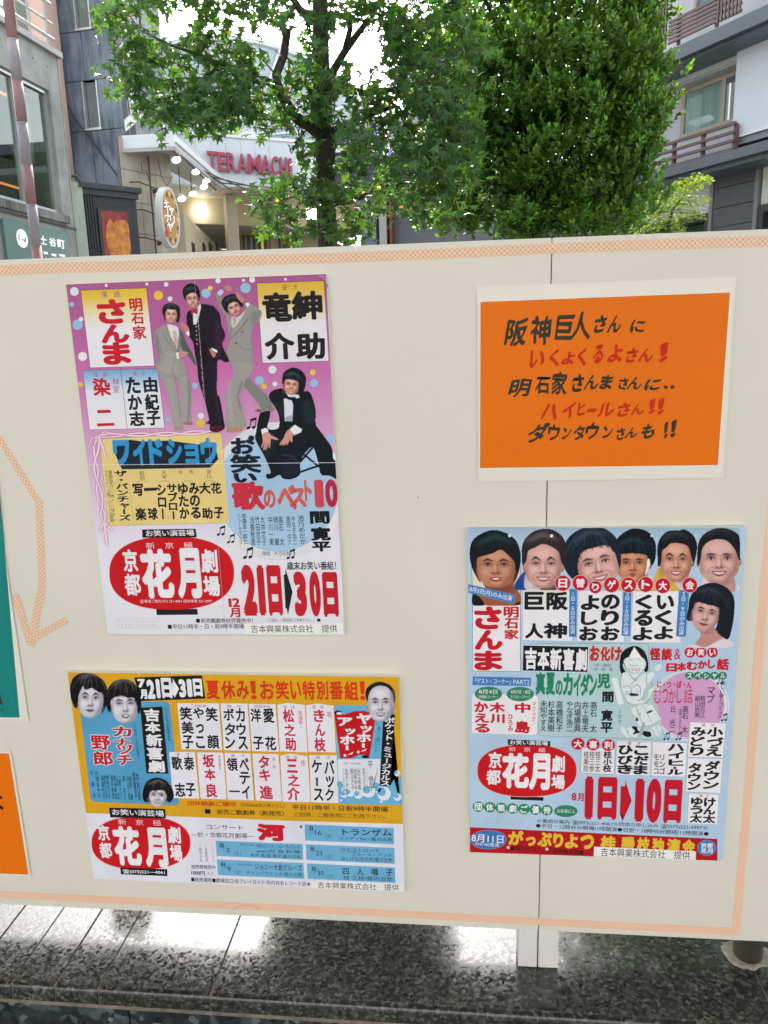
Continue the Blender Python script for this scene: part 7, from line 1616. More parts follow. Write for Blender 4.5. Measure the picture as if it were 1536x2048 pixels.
# ---- things right of the trunk: shop opening, grey wall, brick-red pillar, upper grey building
Gf = Facade(740, 440, 20.0, -8000)
bG = thing('grey_shop_building', (*P(745, 440, 20)[:2], 0), 'grey building with sloping dark roof edge half hidden behind the trees', 'building')
def gr(name, x0_, y0_, x1_, y1_, back, front, m_): q = MB(); Gf.rect(q, x0_, y0_, x1_, y1_, back, front); return q.part(name, m_, bG)
gr('tan_panel', 691, 411, 719, 450, -0.3, 0.0, mat('tan_dark', (0.34, 0.22, 0.10), 0.7, vary=0.2)); gr('shop_opening', 691, 450, 719, 1150, -0.5, -0.3, mat('dark_shop', (0.05, 0.03, 0.02), 0.6, color2=(0.12, 0.03, 0.02), vscale=3))
gr('wall', 719.5, 380, 771, 1150, -0.6, 0.02, mat('blue_grey_render', (0.17, 0.20, 0.26), 0.7, vary=0.08)); gr('door_jamb', 771.5, 400, 777, 1150, -0.6, 0.05, mat('jamb', (0.42, 0.40, 0.36), 0.6)); gr('brick_pillar', 777.5, 390, 800, 1150, -0.6, 0.03, mat('red_brown', (0.26, 0.075, 0.045), 0.7, vary=0.3, vscale=5))
gr('upper_wall', 662, 240, 1010, 345, -2.0, -0.4, mat('upper_grey', (0.42, 0.43, 0.45), 0.6, vary=0.15, vscale=0.7))
gr('lower_wall', 770, 346, 1300, 1150, -2.0, -0.4, mat('upper_grey2', (0.16, 0.17, 0.18), 0.6, vary=0.2, vscale=0.7))
for y in (262, 284, 306, 325): gr('ledge', 660, y, 1012, y + 4, -0.4, -0.2, M_DARK if y % 4 else M_ALU)
mb = MB(); q0, q1 = P(700, 345, 19.6), P(840, 330, 21.5); MB()
gr('roof_edge', 655, 346, 900, 360, -1.0, 0.5, mat('slate_dark', (0.06, 0.06, 0.07), 0.6, vary=0.3))
for i in range(7): gr('window', 672 + i * 44, 290, 700 + i * 44, 304, -0.39, -0.36, M_GLASS)
bH = thing('distant_office', (*P(880, 200, 34)[:2], 0), 'pale office block with dark sloping roof seen through the leaves', 'building')
m_ = MB(); x0_, x1_ = P(805, 100, 34)[0], P(985, 100, 34)[0]; zt_ = P(880, 95, 34)[2]; m_.box((x0_, 34, 0), (x1_, 42, zt_)); m_.part('wall', mat('office_pale', (0.40, 0.38, 0.36), 0.8, vary=0.15), bH)
MB().prism([(x0_ - 0.5, 33.5, zt_ + 0.0), (x1_ + 0.5, 33.5, zt_), (x1_ - 1, 38, zt_ + 2), (x0_ + 1, 38, zt_ + 2)], (0, 0.3, -0.25)).part('roof', M_DARK, bH)
for i in range(5):
    for j in range(5): MB().box((x0_ + 0.35 + i * 0.78, 33.95, zt_ - 1.6 - j * 2.2), (x0_ + 0.8 + i * 0.78, 33.99, zt_ - 0.7 - j * 2.2)).part('window', M_GLASS, bH)
# round pink and blue sign among the leaves
ns = thing('round_shop_sign', tuple(P(770, 276, 18.5)), 'tall oval sign in white, pink and blue half hidden by leaves', 'sign')
nf = Facade(770, 276, 18.5, 5000); na, nz = nf.sz(770, 276)
disc(nf, na, nz, 0.24, 0.42, -0.08, 0.0).part('rim', mat('sign_blue', (0.10, 0.16, 0.5), 0.4, emit=(0.3, 0.45, 1.0), estr=0.08), ns); disc(nf, na, nz, 0.20, 0.37, 0.0, 0.01).part('face', mat('sign_pale', (0.8, 0.75, 0.85), 0.4, emit=(0.9, 0.85, 1.0), estr=0.12), ns)
mb = MB(); nf.poly(mb, [(757, 264), (764, 268), (768, 258), (772, 268), (781, 262), (777, 276), (770, 272), (762, 282)], 0.01, 0.02); mb.part('pink_mark', mat('pink_mark', (0.8, 0.05, 0.25), 0.4, emit=(1.0, 0.1, 0.3), estr=0.15), ns)
# orange lanterns strung through the trees
LL = ['largest red-orange lantern, high beside the evergreen', 'amber lantern just below left of the highest red-orange one', 'small orange lantern halfway along the upper string', 'wide flat orange lantern at the lower end of the upper string', 'brightest round orange lantern low between the two trees', 'amber lantern left of the brightest low one', 'tiny orange lantern right of the brightest low one', 'small orange lantern at the right end of the low string', 'orange lantern lowest of all, just above the yellow-green leaves', 'tiny orange lantern close to the sweetgum trunk', 'small orange lantern tucked under the wide flat one', 'amber lamp glowing behind leaves under the arcade lettering']
orl = mat('orange_lantern', (0.85, 0.16, 0.03), 0.6, emit=(1.0, 0.2, 0.03), estr=0.35)
yel = mat('amber_lantern', (0.85, 0.4, 0.06), 0.6, emit=(1.0, 0.5, 0.08), estr=0.3)
LG = 'small orange lanterns seen through the leaves'
for i, (x, y, r_, w_) in enumerate(((892, 148, 13, 7), (866, 159, 6, 4), (818, 184, 4, 3), (791, 197, 8, 3.5), (779, 370, 7, 6), (757, 377, 5, 4), (792, 364, 4, 3), (823, 353, 5, 3), (805, 412, 7, 3), (727, 388, 3, 4), (780, 207, 5, 2.5), (556, 396, 8, 6))):
    Yd = 15.0 if i != 11 else 22.0; c0 = P(x, y, Yd); sc_ = (Yd + 1) / FPX; rr, rz_ = r_ * sc_, w_ * sc_
    vs, fs = [(c0[0], c0[1], c0[2] + rz_)], []
    for a in range(1, 6):
        th_ = math.pi * a / 6
        for b in range(10): ph_ = 2 * math.pi * b / 10; vs.append((c0[0] + rr * math.sin(th_) * math.cos(ph_), c0[1] + rr * math.sin(th_) * math.sin(ph_), c0[2] + rz_ * math.cos(th_) + rr * 0.3 * math.cos(ph_) * math.sin(th_)))
    vs.append((c0[0], c0[1], c0[2] - rz_))
    for b in range(10):
        fs.append((0, 1 + b, 1 + (b + 1) % 10)); fs.append((51, 41 + (b + 1) % 10, 41 + b))
        for a in range(4): fs.append((1 + a * 10 + b, 1 + (a + 1) * 10 + b, 1 + (a + 1) * 10 + (b + 1) % 10, 1 + a * 10 + (b + 1) % 10))
    tag(mesh('paper_lantern', vs, fs, yel if i in (1, 5, 11) else orl, None, True), LL[i], 'lantern', LG)

# ---- hotel at the right
Ff = Facade(1420, 300, 15.5, 49)
bF = thing('hotel_building', (*P(1420, 300, 15.5)[:2], 0), 'grey and lavender hotel with deep slate eaves and brown timber balconies', 'building')
M_LAV = mat('lavender_render', (0.58, 0.59, 0.63), 0.8, vary=0.06, vscale=2.0, bump=0.1, bscale=60)
M_LAV2 = mat('pale_lavender', (0.66, 0.69, 0.75), 0.7, vary=0.06, vscale=1.5)
M_SLATE = mat('slate_fascia', (0.085, 0.105, 0.12), 0.45, vary=0.15, vscale=2)
M_SIDING = mat('cream_siding', (0.68, 0.69, 0.62), 0.6, vary=0.06)
M_TIMB = mat('brown_timber', (0.16, 0.095, 0.085), 0.6, vary=0.25, vscale=6)
M_PANEL = mat('charcoal_panel', (0.085, 0.09, 0.088), 0.5, vary=0.12, vscale=4)
def S_(x, y, off=0.0): return Ff.sz(x, y, off)
def fp(name, a0_, a1_, z0_, z1_, back, front, m_): q = MB(); Ff.slab(q, a0_, a1_, z0_, z1_, back, front); return q.part(name, m_, bF)
sa, sb = S_(1180, 300)[0], S_(1478, 200)[0]; sc2 = S_(1700, 200)[0]
z_top = S_(1420, -600)[1]
pr = 0.75
zlow_f1, zlow_f0 = S_(1420, 313, pr)[1], S_(1420, 331, pr)[1]; zlow_g = S_(1420, 345, pr - 0.15)[1]
zup_f1, zup_f0 = S_(1420, 62, pr)[1], S_(1420, 90, pr)[1]; zup_g = S_(1420, 104, pr - 0.15)[1]
fp('wall', sa, sc2, zlow_f1, z_top, -3, -0.35, M_LAV)
fp('wall', sb, sc2, S_(1500, 268)[1], S_(1500, 75)[1], -0.349, 0.12, M_LAV2)
fp('wall_base', sb, sc2, S_(1500, 283, .1)[1], S_(1500, 268, .1)[1] - 0.002, -0.349, 0.10, mat('plinth_grey', (0.24, 0.25, 0.27), 0.6)); fp('plinth_band', sb - 0.02, sc2, S_(1500, 268, .14)[1], S_(1500, 262, .14)[1], 0.121, 0.15, M_WHITE)
fp('eave_board', sa, sc2, zlow_f0, zlow_f1, -0.3, pr, M_SLATE); fp('eave_board', sa, sc2, zlow_g, zlow_f0 - 0.003, -0.3, pr - 0.12, M_SLATE)
fp('eave_board', sa, sc2, zup_f0, zup_f1, -0.3, pr, M_SLATE); fp('eave_board', sa, sc2, zup_g, zup_f0 - 0.003, -0.3, pr - 0.12, M_SLATE)
# sloping tiled skirt on top of the lower eave
zt0 = zlow_f1 + 0.30; q = MB().prism([Ff.w(sa, zlow_f1 + 0.002, pr - 0.03), Ff.w(sc2, zlow_f1 + 0.002, pr - 0.03), Ff.w(sc2, zt0, -0.3), Ff.w(sa, zt0, -0.3)], (0, 0, -0.03)); q.part('roof_skirt', mat('skirt_grey', (0.12, 0.12, 0.13), 0.7, vary=0.35, vscale=8), bF)
q = MB().prism([Ff.w(sa, zup_f1 + 0.002, pr - 0.03), Ff.w(sc2, zup_f1 + 0.002, pr - 0.03), Ff.w(sc2, zup_f1 + 0.25, -0.3), Ff.w(sa, zup_f1 + 0.25, -0.3)], (0, 0, -0.03)); q.part('roof_skirt', MATS['skirt_grey'], bF)
# siding band below upper eave: single slats
zs1, zs0 = S_(1420, 100)[1], S_(1420, 142)[1]
nsl = 11
for i in range(nsl): fp('siding_slat', sa, sb - 0.01, zs0 + (zs1 + 0.3 - zs0) * i / nsl, zs0 + (zs1 + 0.3 - zs0) * (i + 0.86) / nsl, -0.349, 0.0, M_SIDING)
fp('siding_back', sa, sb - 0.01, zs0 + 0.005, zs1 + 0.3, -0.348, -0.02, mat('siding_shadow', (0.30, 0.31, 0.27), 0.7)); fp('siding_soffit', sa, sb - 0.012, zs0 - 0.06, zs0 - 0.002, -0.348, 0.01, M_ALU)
# window
wx0, wx1 = S_(1368, 220, -.3)[0], S_(1474, 220, -.3)[0]; wz1, wz0 = S_(1420, 165, -.3)[1], S_(1420, 258, -.3)[1]; wm = S_(1447, 220, -.3)[0]
M_FRM = mat('tan_frame', (0.42, 0.36, 0.27), 0.5, vary=0.1)
for a_ in (wx0, wm, wx1): fp('window_frame', a_ - 0.045, a_ + 0.045, wz0 + 0.05, wz1 - 0.05, -0.345, -0.27, M_FRM)
fp('window_frame', wx0 - 0.06, wx1 + 0.06, wz1 - 0.05, wz1 + 0.03, -0.346, -0.26, M_FRM); fp('window_frame', wx0 - 0.06, wx1 + 0.06, wz0 - 0.02, wz0 + 0.05, -0.346, -0.26, M_FRM)
fp('window_recess', wx0, wx1, wz0, wz1, -0.349, -0.343, mat('room_pale', (0.30, 0.36, 0.36), 0.8))
curtain(Ff, wx0 + 0.05, wm - 0.05, wz0 + 0.05, wz1 - 0.05, -0.318, M_CURT, bF, 0.018, 11); curtain(Ff, wm + 0.05, wx1 - 0.05, wz0 + 0.05, wz1 - 0.05, -0.318, M_CURT, bF, 0.018, 4)
fp('pane', wx0 + 0.045, wm - 0.045, wz0 + 0.05, wz1 - 0.05, -0.29, -0.285, glassmat('hotel_glass', (0.86, 0.95, 0.95), 0.16)); fp('pane', wm + 0.045, wx1 - 0.045, wz0 + 0.05, wz1 - 0.05, -0.29, -0.285, glassmat('hotel_glass2', (0.85, 0.92, 0.96), 0.4))
# lower balcony rail
ra0, ra1 = S_(1270, 300, .25)[0], S_(1470, 265, .25)[0]; rz1 = S_(1420, 262, .25)[1]
for k in range(4): fp('rail', ra0, ra1, rz1 - 0.02 - k * 0.145, rz1 + 0.03 - k * 0.145, 0.22, 0.27, M_TIMB)
fp('rail_back', ra0, ra1, rz1 - 0.10, rz1 - 0.075, 0.17, 0.20, mat('cream_rail', (0.6, 0.57, 0.50), 0.5))
for x in (1345, 1402, 1466): a_ = S_(x, 285, .25)[0]; fp('rail_post', a_ - 0.035, a_ + 0.035, rz1 - 0.62, rz1, 0.16, 0.218, M_TIMB)
# upper balcony: horizontal bars, lattice end, vertical slats
ub1 = S_(1420, 5, .3)[1]; ub0 = S_(1420, 57, .3)[1]; ubL, ubM, ubR = S_(1338, 40, .3)[0], S_(1437, 30, .3)[0], S_(1480, 30, .3)[0]
for k in range(6): fp('balcony_bar', ubL, ubM, ub0 + 0.06 + (ub1 - ub0) * k / 6, ub0 + 0.105 + (ub1 - ub0) * k / 6, 0.27, 0.31, M_TIMB)
for x in (1355, 1430): a_ = S_(x, 30, .3)[0]; fp('balcony_post', a_ - 0.03, a_ + 0.03, ub0, ub1 + 0.1, 0.22, 0.268, M_TIMB)
for k in range(7):
    t = k / 6; fp('lattice_bar', ubM + (ubR - ubM) * t - 0.02, ubM + (ubR - ubM) * t + 0.02, ub0 + 0.02, ub1 + 0.9, 0.30, 0.33, M_TIMB)
for k in range(12): fp('lattice_bar', ubM - 0.02, ubR + 0.02, ub0 + 0.04 + 0.115 * k, ub0 + 0.08 + 0.115 * k, 0.27, 0.299, M_TIMB)
for k in range(9): a_ = S_(1290 + k * 5.2, 40, .3)[0]; fp('balcony_slat', a_ - 0.02, a_ + 0.02, ub0, ub1 + 1.2, 0.27, 0.31, M_TIMB)
fp('balcony_window', S_(1372, 0)[0], S_(1420, 0)[0], S_(1400, 25)[1], S_(1400, -80)[1], -0.348, -0.30, glassmat('hotel_glass', (0.86, 0.95, 0.95), 0.16)); fp('balcony_window_frame', S_(1366, 0)[0], S_(1371, 0)[0], S_(1400, 25)[1], S_(1400, -80)[1], -0.348, -0.28, M_FRM)
# ground storey
fp('ground_wall', sa, sc2, 0, zlow_g, -3, -0.4, mat('ground_grey', (0.30, 0.30, 0.28), 0.8, vary=0.1))
px0_, px1_ = S_(1428, 400)[0], S_(1508, 400)[0]; zp = [S_(1465, y)[1] for y in (325, 371, 411, 450, 495, 560)] + [0]
for i in range(len(zp) - 1): fp('cladding_panel', px0_, px1_, zp[i + 1] + 0.008, zp[i] - 0.004, -0.399, 0.0, M_PANEL)
for a_ in (px0_ - 0.10, px1_ + 0.01): fp('downpipe', a_, a_ + 0.08, 0, zlow_g - 0.01, -0.39, 0.02, mat('pipe_grey', (0.20, 0.20, 0.20), 0.5))
zq1, zq0 = S_(1370, 345)[1], S_(1400, 428)[1]
for i in range(24): fp('siding_slat', sa, px0_ - 0.11, zq0 + (zq1 - zq0) * i / 24, zq0 + (zq1 - zq0) * (i + 0.82) / 24, -0.399, -0.04, M_SIDING)
zr1, zr0 = S_(1525, 325)[1], S_(1525, 408)[1]
for i in range(22): fp('siding_slat', px1_ + 0.12, sc2, zr0 + (zr1 - zr0) * i / 22, zr0 + (zr1 - zr0) * (i + 0.82) / 22, -0.399, -0.04, M_SIDING)
for b0_, b1_, zz in ((sa + 0.5, px0_ - 0.11, zq0), (px1_ + 0.12, sc2, zr0)):
    fp('window_frame', b0_, b1_, zz - 0.14, zz - 0.01, -0.399, 0.0, M_DARK); fp('window_frame', b0_, b0_ + 0.10, 0.8, zz - 0.142, -0.399, -0.001, M_DARK); fp('window_frame', b1_ - 0.1, b1_, 0.8, zz - 0.142, -0.399, -0.001, M_DARK)
    fp('pane', b0_ + 0.1, b1_ - 0.1, 0.8, zz - 0.142, -0.2, -0.19, M_GLASS); fp('window_blind', b0_ + 0.1, b1_ - 0.1, 0.8, zz - 0.142, -0.398, -0.36, mat('pale_blind', (0.38, 0.42, 0.38), 0.8, vary=0.2))

# ---- covered pavement the photographer stands under: its front edge is mirrored on the ledge
ZR = 4.2
YR = (ZR - ZL) / 0.9425 - 0.012
cpn = thing('pavement_arcade', (0, YR, 0), 'flat roof of the covered pavement overhead, mirrored as the dark band on the ledge', 'arcade roof')
MB().box((-14, ROOF_BACK, ZR + 0.004), (14, YR, ZR + 0.25)).part('roof', mat('arcade_soffit', (0.09, 0.09, 0.09), 0.7, vary=0.1), cpn)
MB().box((-14, YR + 0.003, ZR - 0.04), (14, YR + 0.06, ZR + 0.30)).part('gutter', M_DARK, cpn)
for x in (-11, 11):
    for y in (ROOF_BACK + 0.4, YR - 0.5): MB().box((x - 0.09, y - 0.09, 0), (x + 0.09, y + 0.09, ZR)).part('support', M_DARK, cpn)
row = thing('shop_row', (0, -9, 0), 'row of shops across the pavement behind the photographer', 'building')
MB().box((-25, -15, 0), (25, -7, 9)).part('wall', mat('shop_row_render', (0.42, 0.42, 0.42), 0.8, vary=0.2, vscale=0.4), row)
# ------------------------------------------------------------------ trees
def leafmat(name, c, trans=0.45, rough=0.45):
    m = bpy.data.materials.new(name); m.use_nodes = True
    n, l = m.node_tree.nodes, m.node_tree.links; b = n['Principled BSDF']; out = n['Material Output']
    at = n.new('ShaderNodeAttribute'); at.attribute_name = 'tint'
    mx = n.new('ShaderNodeMix'); mx.data_type = 'RGBA'; mx.blend_type = 'MULTIPLY'; mx.inputs[0].default_value = 1.0; mx.inputs[6].default_value = (*c, 1)
    l.new(at.outputs['Color'], mx.inputs[7]); l.new(mx.outputs[2], b.inputs['Base Color'])
    b.inputs['Roughness'].default_value = rough; b.inputs['Specular IOR Level'].default_value = 0.45
    tr = n.new('ShaderNodeBsdfTranslucent'); g = n.new('ShaderNodeMix'); g.data_type = 'RGBA'; g.blend_type = 'MULTIPLY'; g.inputs[0].default_value = 1.0
    g.inputs[7].default_value = (2.2, 1.9, 0.6, 1); l.new(mx.outputs[2], g.inputs[6]); l.new(g.outputs[2], tr.inputs[0])
    ms = n.new('ShaderNodeMixShader'); ms.inputs[0].default_value = trans; l.new(b.outputs[0], ms.inputs[1]); l.new(tr.outputs[0], ms.inputs[2]); l.new(ms.outputs[0], out.inputs[0])
    return m
def star_leaf():
    """five pointed sweetgum leaf, stalk at the origin, tip along -z, slightly cupped"""
    vs, fs = [(0, 0, 0)], []
    tips = [(-0.95, 0.15, 0.55), (-0.72, -0.62, 0.85), (0, -1.1, 1.0), (0.72, -0.62, 0.85), (0.95, 0.15, 0.55)]
    val = [(-0.30, -0.12), (-0.24, -0.38), (0.24, -0.38), (0.30, -0.12)]
    c = (0, -0.30)
    ring_ = [(-0.12, 0.06)]
    T5 = [(-0.50, 0.10), (-0.40, -0.55), (0.0, -0.78), (0.40, -0.55), (0.50, 0.10)]
    V4 = [(-0.22, -0.20), (-0.13, -0.40), (0.13, -0.40), (0.22, -0.20)]
    pts = [T5[0], V4[0], T5[1], V4[1], T5[2], V4[2], T5[3], V4[3], T5[4], (0.0, 0.02)]
    vs = [(0, 0.02, -0.22)] + [(x, (0.07 if i % 2 == 0 else -0.02), y) for i, (x, y) in enumerate(pts)]
    fs = [(0, 1 + i, 1 + (i + 1) % 10) for i in range(10)]
    return np.array(vs), fs
def oval_leaf():
    pts = [(0, 0, 0), (-0.17, 0.03, 0.28), (-0.29, 0.04, 0.55), (-0.14, 0.02, 0.85), (0, -0.03, 1.0), (0.14, 0.02, 0.85), (0.29, 0.04, 0.55), (0.17, 0.03, 0.28)]
    return np.array(pts), [(0, 1, 7), (1, 2, 6, 7), (2, 3, 5, 6), (3, 4, 5)]
def rot_rand(r, up=0.0, spread=1.0):
    """random orientation matrices"""
    M_ = Matrix.Rotation(r.uniform(-math.pi, math.pi), 3, 'Z') @ Matrix.Rotation(r.gauss(up, 0.55 * spread), 3, 'X') @ Matrix.Rotation(r.gauss(0, 0.4 * spread), 3, 'Y')
    return np.array(M_)
def foliage(root, leaf, items, material, palette, n_single, name='leaf'):
    """items: list of (position, 3x3, size, tint). The nearest n_single become leaf objects, the rest one foliage mesh"""
    items.sort(key=lambda q: q[0][1] - q[2] * 4)
    lv, lf = leaf
    protos = []
    for k in range(5):
        me = bpy.data.meshes.new(name); me.from_pydata([tuple(v) for v in lv], [], lf); me.materials.append(material)
        at = me.color_attributes.new('tint', 'FLOAT_COLOR', 'POINT'); t = palette[k % len(palette)]
        at.data.foreach_set('color', np.array([(*t, 1)] * len(lv), np.float32).ravel()); protos.append(me)
    def inframe(p):
        v = RM.T @ (np.array(p) - CAM)
        x, y = 768 + FPX * v[0] / v[2], 1024 + FPX * v[1] / v[2]
        return -10 < x < 1546 and -10 < y < 500
    singles, rest = [], []
    for it in items:
        (singles if len(singles) < n_single and inframe(it[0]) else rest).append(it)
    for it in singles:
        o = bpy.data.objects.new(name, protos[random.randrange(5)]); COL.objects.link(o)
        o.parent = root; o.matrix_parent_inverse = Matrix.Translation(-Vector(root.location))
        R3 = Matrix([list(r) for r in it[1]]).to_4x4()
        o.matrix_basis = Matrix.Translation(Vector([float(q) for q in it[0]])) @ R3 @ Matrix.Scale(it[2], 4)
    if rest:
        N, k = len(rest), len(lv)
        pos = np.array([it[0] for it in rest]); R_ = np.array([it[1] for it in rest]); sz = np.array([it[2] for it in rest]); tn = np.array([it[3] for it in rest])
        V = np.einsum('nij,kj->nki', R_, lv) * sz[:, None, None] + pos[:, None, :]
        V = V.reshape(-1, 3)
        me = bpy.data.meshes.new('foliage')
        F = []
        for i in range(N):
            b = i * k
            for q in lf: F.append(tuple(j + b for j in q))
        me.from_pydata(V.tolist(), [], F); me.materials.append(material)
        at = me.color_attributes.new('tint', 'FLOAT_COLOR', 'POINT')
        cc = np.concatenate([np.repeat(tn, k, 0), np.ones((N * k, 1))], 1).astype(np.float32); at.data.foreach_set('color', cc.ravel())
        o = under(link('foliage', me), root); o['kind'] = 'stuff'
M_BARK = streaked('dark_bark', (0.018, 0.015, 0.012), (0.085, 0.07, 0.055), 5, 1.2, 0.95, 0.8)
rt_ = random.Random(11)

# ---- sweetgum
base = P(664, 520, 8.0)
sgm = thing('sweetgum_tree', (base[0], base[1], 0), 'sweetgum tree with dark trunk, knuckled limbs and star-shaped leaves before the arcade', 'tree')
tk = [((base[0] + 0.03), base[1], 0.0)] + [tuple(P(x, y, Y)) for x, y, Y in ((657, 520, 8), (653, 430, 8), (651, 350, 8), (651, 285, 8), (647, 230, 8), (643, 150, 8), (641, 60, 8), (640, -60, 8), (636, -220, 8), (640, -420, 8.1), (636, -640, 8.1), (632, -880, 8.2))]
MB().tube(tk, [0.15, 0.115, 0.108, 0.106, 0.112, 0.098, 0.090, 0.085, 0.08, 0.07, 0.055, 0.04, 0.015], 14).part('trunk', M_BARK, sgm, True)
LIMBS = [([(648, 275, 8), (622, 252, 7.9), (596, 238, 7.8), (575, 212, 7.7), (558, 178, 7.6), (552, 150, 7.6), (568, 110, 7.6), (574, 62, 7.7)], [0.075, 0.07, 0.06, 0.058, 0.05, 0.045, 0.04, 0.045]),
         ([(556, 175, 7.6), (530, 160, 7.5), (500, 158, 7.4), (470, 140, 7.3), (440, 128, 7.2)], [0.045, 0.038, 0.036, 0.03, 0.035]),
         ([(600, 242, 7.8), (580, 205, 8.1), (540, 190, 8.3), (490, 185, 8.5)], [0.04, 0.028, 0.02, 0.012]),
         ([(646, 190, 8), (668, 140, 8.1), (688, 105, 8.2), (715, 68, 8.3), (745, 30, 8.5), (770, -20, 8.6)], [0.05, 0.045, 0.04, 0.035, 0.028, 0.018]),
         ([(690, 100, 8.2), (700, 60, 8.2), (694, 25, 8.2)], [0.035, 0.03, 0.04]),
         ([(652, 188, 8), (690, 178, 7.8), (730, 186, 7.6), (790, 178, 7.4), (848, 164, 7.2)], [0.05, 0.04, 0.032, 0.026, 0.02]),
         ([(650, 270, 8), (690, 250, 7.8), (740, 230, 7.6), (792, 212, 7.4)], [0.05, 0.036, 0.026, 0.02]),
         ([(660, 405, 8), (700, 402, 8.1), (740, 388, 8.3), (760, 345, 8.4), (778, 338, 8.5)], [0.045, 0.036, 0.03, 0.028, 0.03]),
         ([(628, 40, 8), (600, 20, 7.9), (575, -20, 7.8), (540, -60, 7.7)], [0.05, 0.04, 0.03, 0.02]),
         ([(640, -100, 8), (560, -160, 7.8), (470, -220, 7.6)], [0.05, 0.03, 0.015]), ([(640, -260, 8), (730, -340, 7.8), (800, -450, 7.6)], [0.05, 0.03, 0.015]),
         ([(440, 128, 7.2), (400, 110, 7.1), (340, 90, 7.0), (280, 60, 7.0)], [0.022, 0.018, 0.012, 0.008]), ([(440, 130, 7.2), (390, 175, 7.1), (330, 200, 7.0)], [0.02, 0.014, 0.008])]
for pts, rd in LIMBS: MB().tube([P(*p) for p in pts], rd, 9).part('limb', M_BARK, sgm, True)
nodes = [P(*p) for pts, _ in LIMBS for p in pts]
blobs = [(245, 35, 48, 50, 7.1), (320, -20, 90, 36, 7.1), (285, 105, 75, 34, 7.0), (250, 150, 40, 26, 6.9), (335, 165, 90, 36, 7.0), (300, 215, 45, 20, 6.9), (355, 240, 50, 26, 7.0), (405, 215, 60, 34, 7.1), (385, 95, 34, 46, 7.3), (430, 30, 50, 32, 7.4), (455, 185, 58, 44, 7.2), (440, 255, 40, 14, 7.2), (505, 8, 60, 26, 7.6), (500, 100, 26, 30, 7.6), (520, 195, 55, 40, 7.4), (535, 240, 36, 24, 7.4), (575, 30, 34, 26, 7.8), (640, 60, 34, 45, 7.7), (700, 15, 60, 24, 8.0),
         (645, 150, 28, 26, 7.7), (620, 200, 35, 26, 7.7), (655, 212, 34, 26, 7.6), (715, 165, 60, 26, 7.5), (735, 210, 62, 32, 7.3), (760, 15, 46, 22, 8.2), (800, 90, 38, 55, 7.8), (828, 40, 66, 56, 7.8), (830, 130, 60, 50, 7.4), (850, 205, 78, 46, 7.1), (885, 270, 66, 46, 7.0), (800, 255, 50, 34, 7.4), (715, 262, 40, 20, 7.5), (740, 300, 46, 22, 7.5), (825, 320, 72, 40, 7.2), (900, 345, 66, 40, 7.1), (775, 345, 42, 26, 7.6), (700, 335, 36, 18, 7.7), (690, 382, 46, 18, 7.6), (645, 380, 44, 22, 7.5), (585, 372, 48, 26, 7.4), (612, 322, 16, 20, 7.6), (606, 286, 14, 14, 7.6), (545, 378, 26, 14, 7.4), (470, 120, 40, 40, 7.4), (600, 150, 30, 30, 7.6), (440, 210, 70, 36, 7.3), (540, 410, 32, 16, 7.4), (575, 430, 48, 20, 7.4), (560, 462, 34, 18, 7.5), (640, 455, 30, 22, 7.4), (700, 425, 40, 20, 7.6), (728, 452, 30, 18, 7.8), (690, 470, 30, 14, 7.7), (800, 395, 56, 26, 7.6), (870, 400, 60, 40, 7.5), (920, 180, 46, 50, 7.3), (930, 90, 46, 56, 7.7), (890, 20, 60, 40, 8.0),
         (560, -90, 120, 50, 7.8), (800, -80, 120, 60, 8.0), (380, -110, 120, 50, 7.5)]
items = []
twigs = MB()
for (bx, by, rx, ry, bY) in blobs:
    area = rx * ry
    n = int(area * 0.038) + 8
    if bY > 7.35: n = int(n * 1.0)
    c0 = P(bx, by, bY)
    near = min(nodes, key=lambda q: np.linalg.norm(q - c0))
    if np.linalg.norm(near - c0) < 1.6: twigs.tube([near, (near + c0) / 2 + np.array([rt_.uniform(-.1, .1), 0, rt_.uniform(0, .12)]), c0], [0.009, 0.006, 0.003], 5)
    for _ in range(int(n / 5) + 1):
        a, rr_ = rt_.uniform(0, 2 * math.pi), math.sqrt(rt_.random())
        sx, sy, sY = bx + rx * rr_ * math.cos(a), by + ry * rr_ * math.sin(a), bY + rt_.gauss(0, 0.28)
        s0 = P(sx, sy, sY)
        if rt_.random() < 0.45: twigs.tube([c0, s0], [0.003, 0.0018], 4)
        for _k in range(6):
            p = s0 + np.array([rt_.gauss(0, 0.075), rt_.gauss(0, 0.10), rt_.gauss(0, 0.06)])
            t = rt_.choice([(0.9, 0.95, 1.1), (1.0, 1.0, 1.0), (1.25, 1.15, 0.9), (0.75, 0.85, 1.0), (1.1, 1.1, 1.15)]); t = tuple(q * rt_.uniform(0.8, 1.2) for q in t)
            items.append((p, rot_rand(rt_, -0.75, 0.8), rt_.uniform(0.095, 0.15), t))
# upper crown, mostly above the picture
for i in range(8000):
    u = np.array([rt_.gauss(0, 1) for _ in range(3)]); u /= np.linalg.norm(u); u *= rt_.random() ** 0.45
    p = np.array([-1.45, 8.1, 7.9]) + u * np.array([1.35, 1.4, 2.6])
    items.append((p, rot_rand(rt_, -0.75, 0.9), rt_.uniform(0.13, 0.19), tuple(q * rt_.uniform(0.8, 1.15) for q in (1, 1, 1))))
twigs.part('twig', M_BARK, sgm)['kind'] = 'stuff'
M_SG = leafmat('sweetgum_leaf', (0.045, 0.112, 0.030), 0.38, 0.38)
foliage(sgm, star_leaf(), items, M_SG, [(0.9, 0.95, 1.1), (1.0, 1.0, 1.0), (1.25, 1.15, 0.9), (0.75, 0.85, 1.0), (1.1, 1.1, 1.15)], 290)

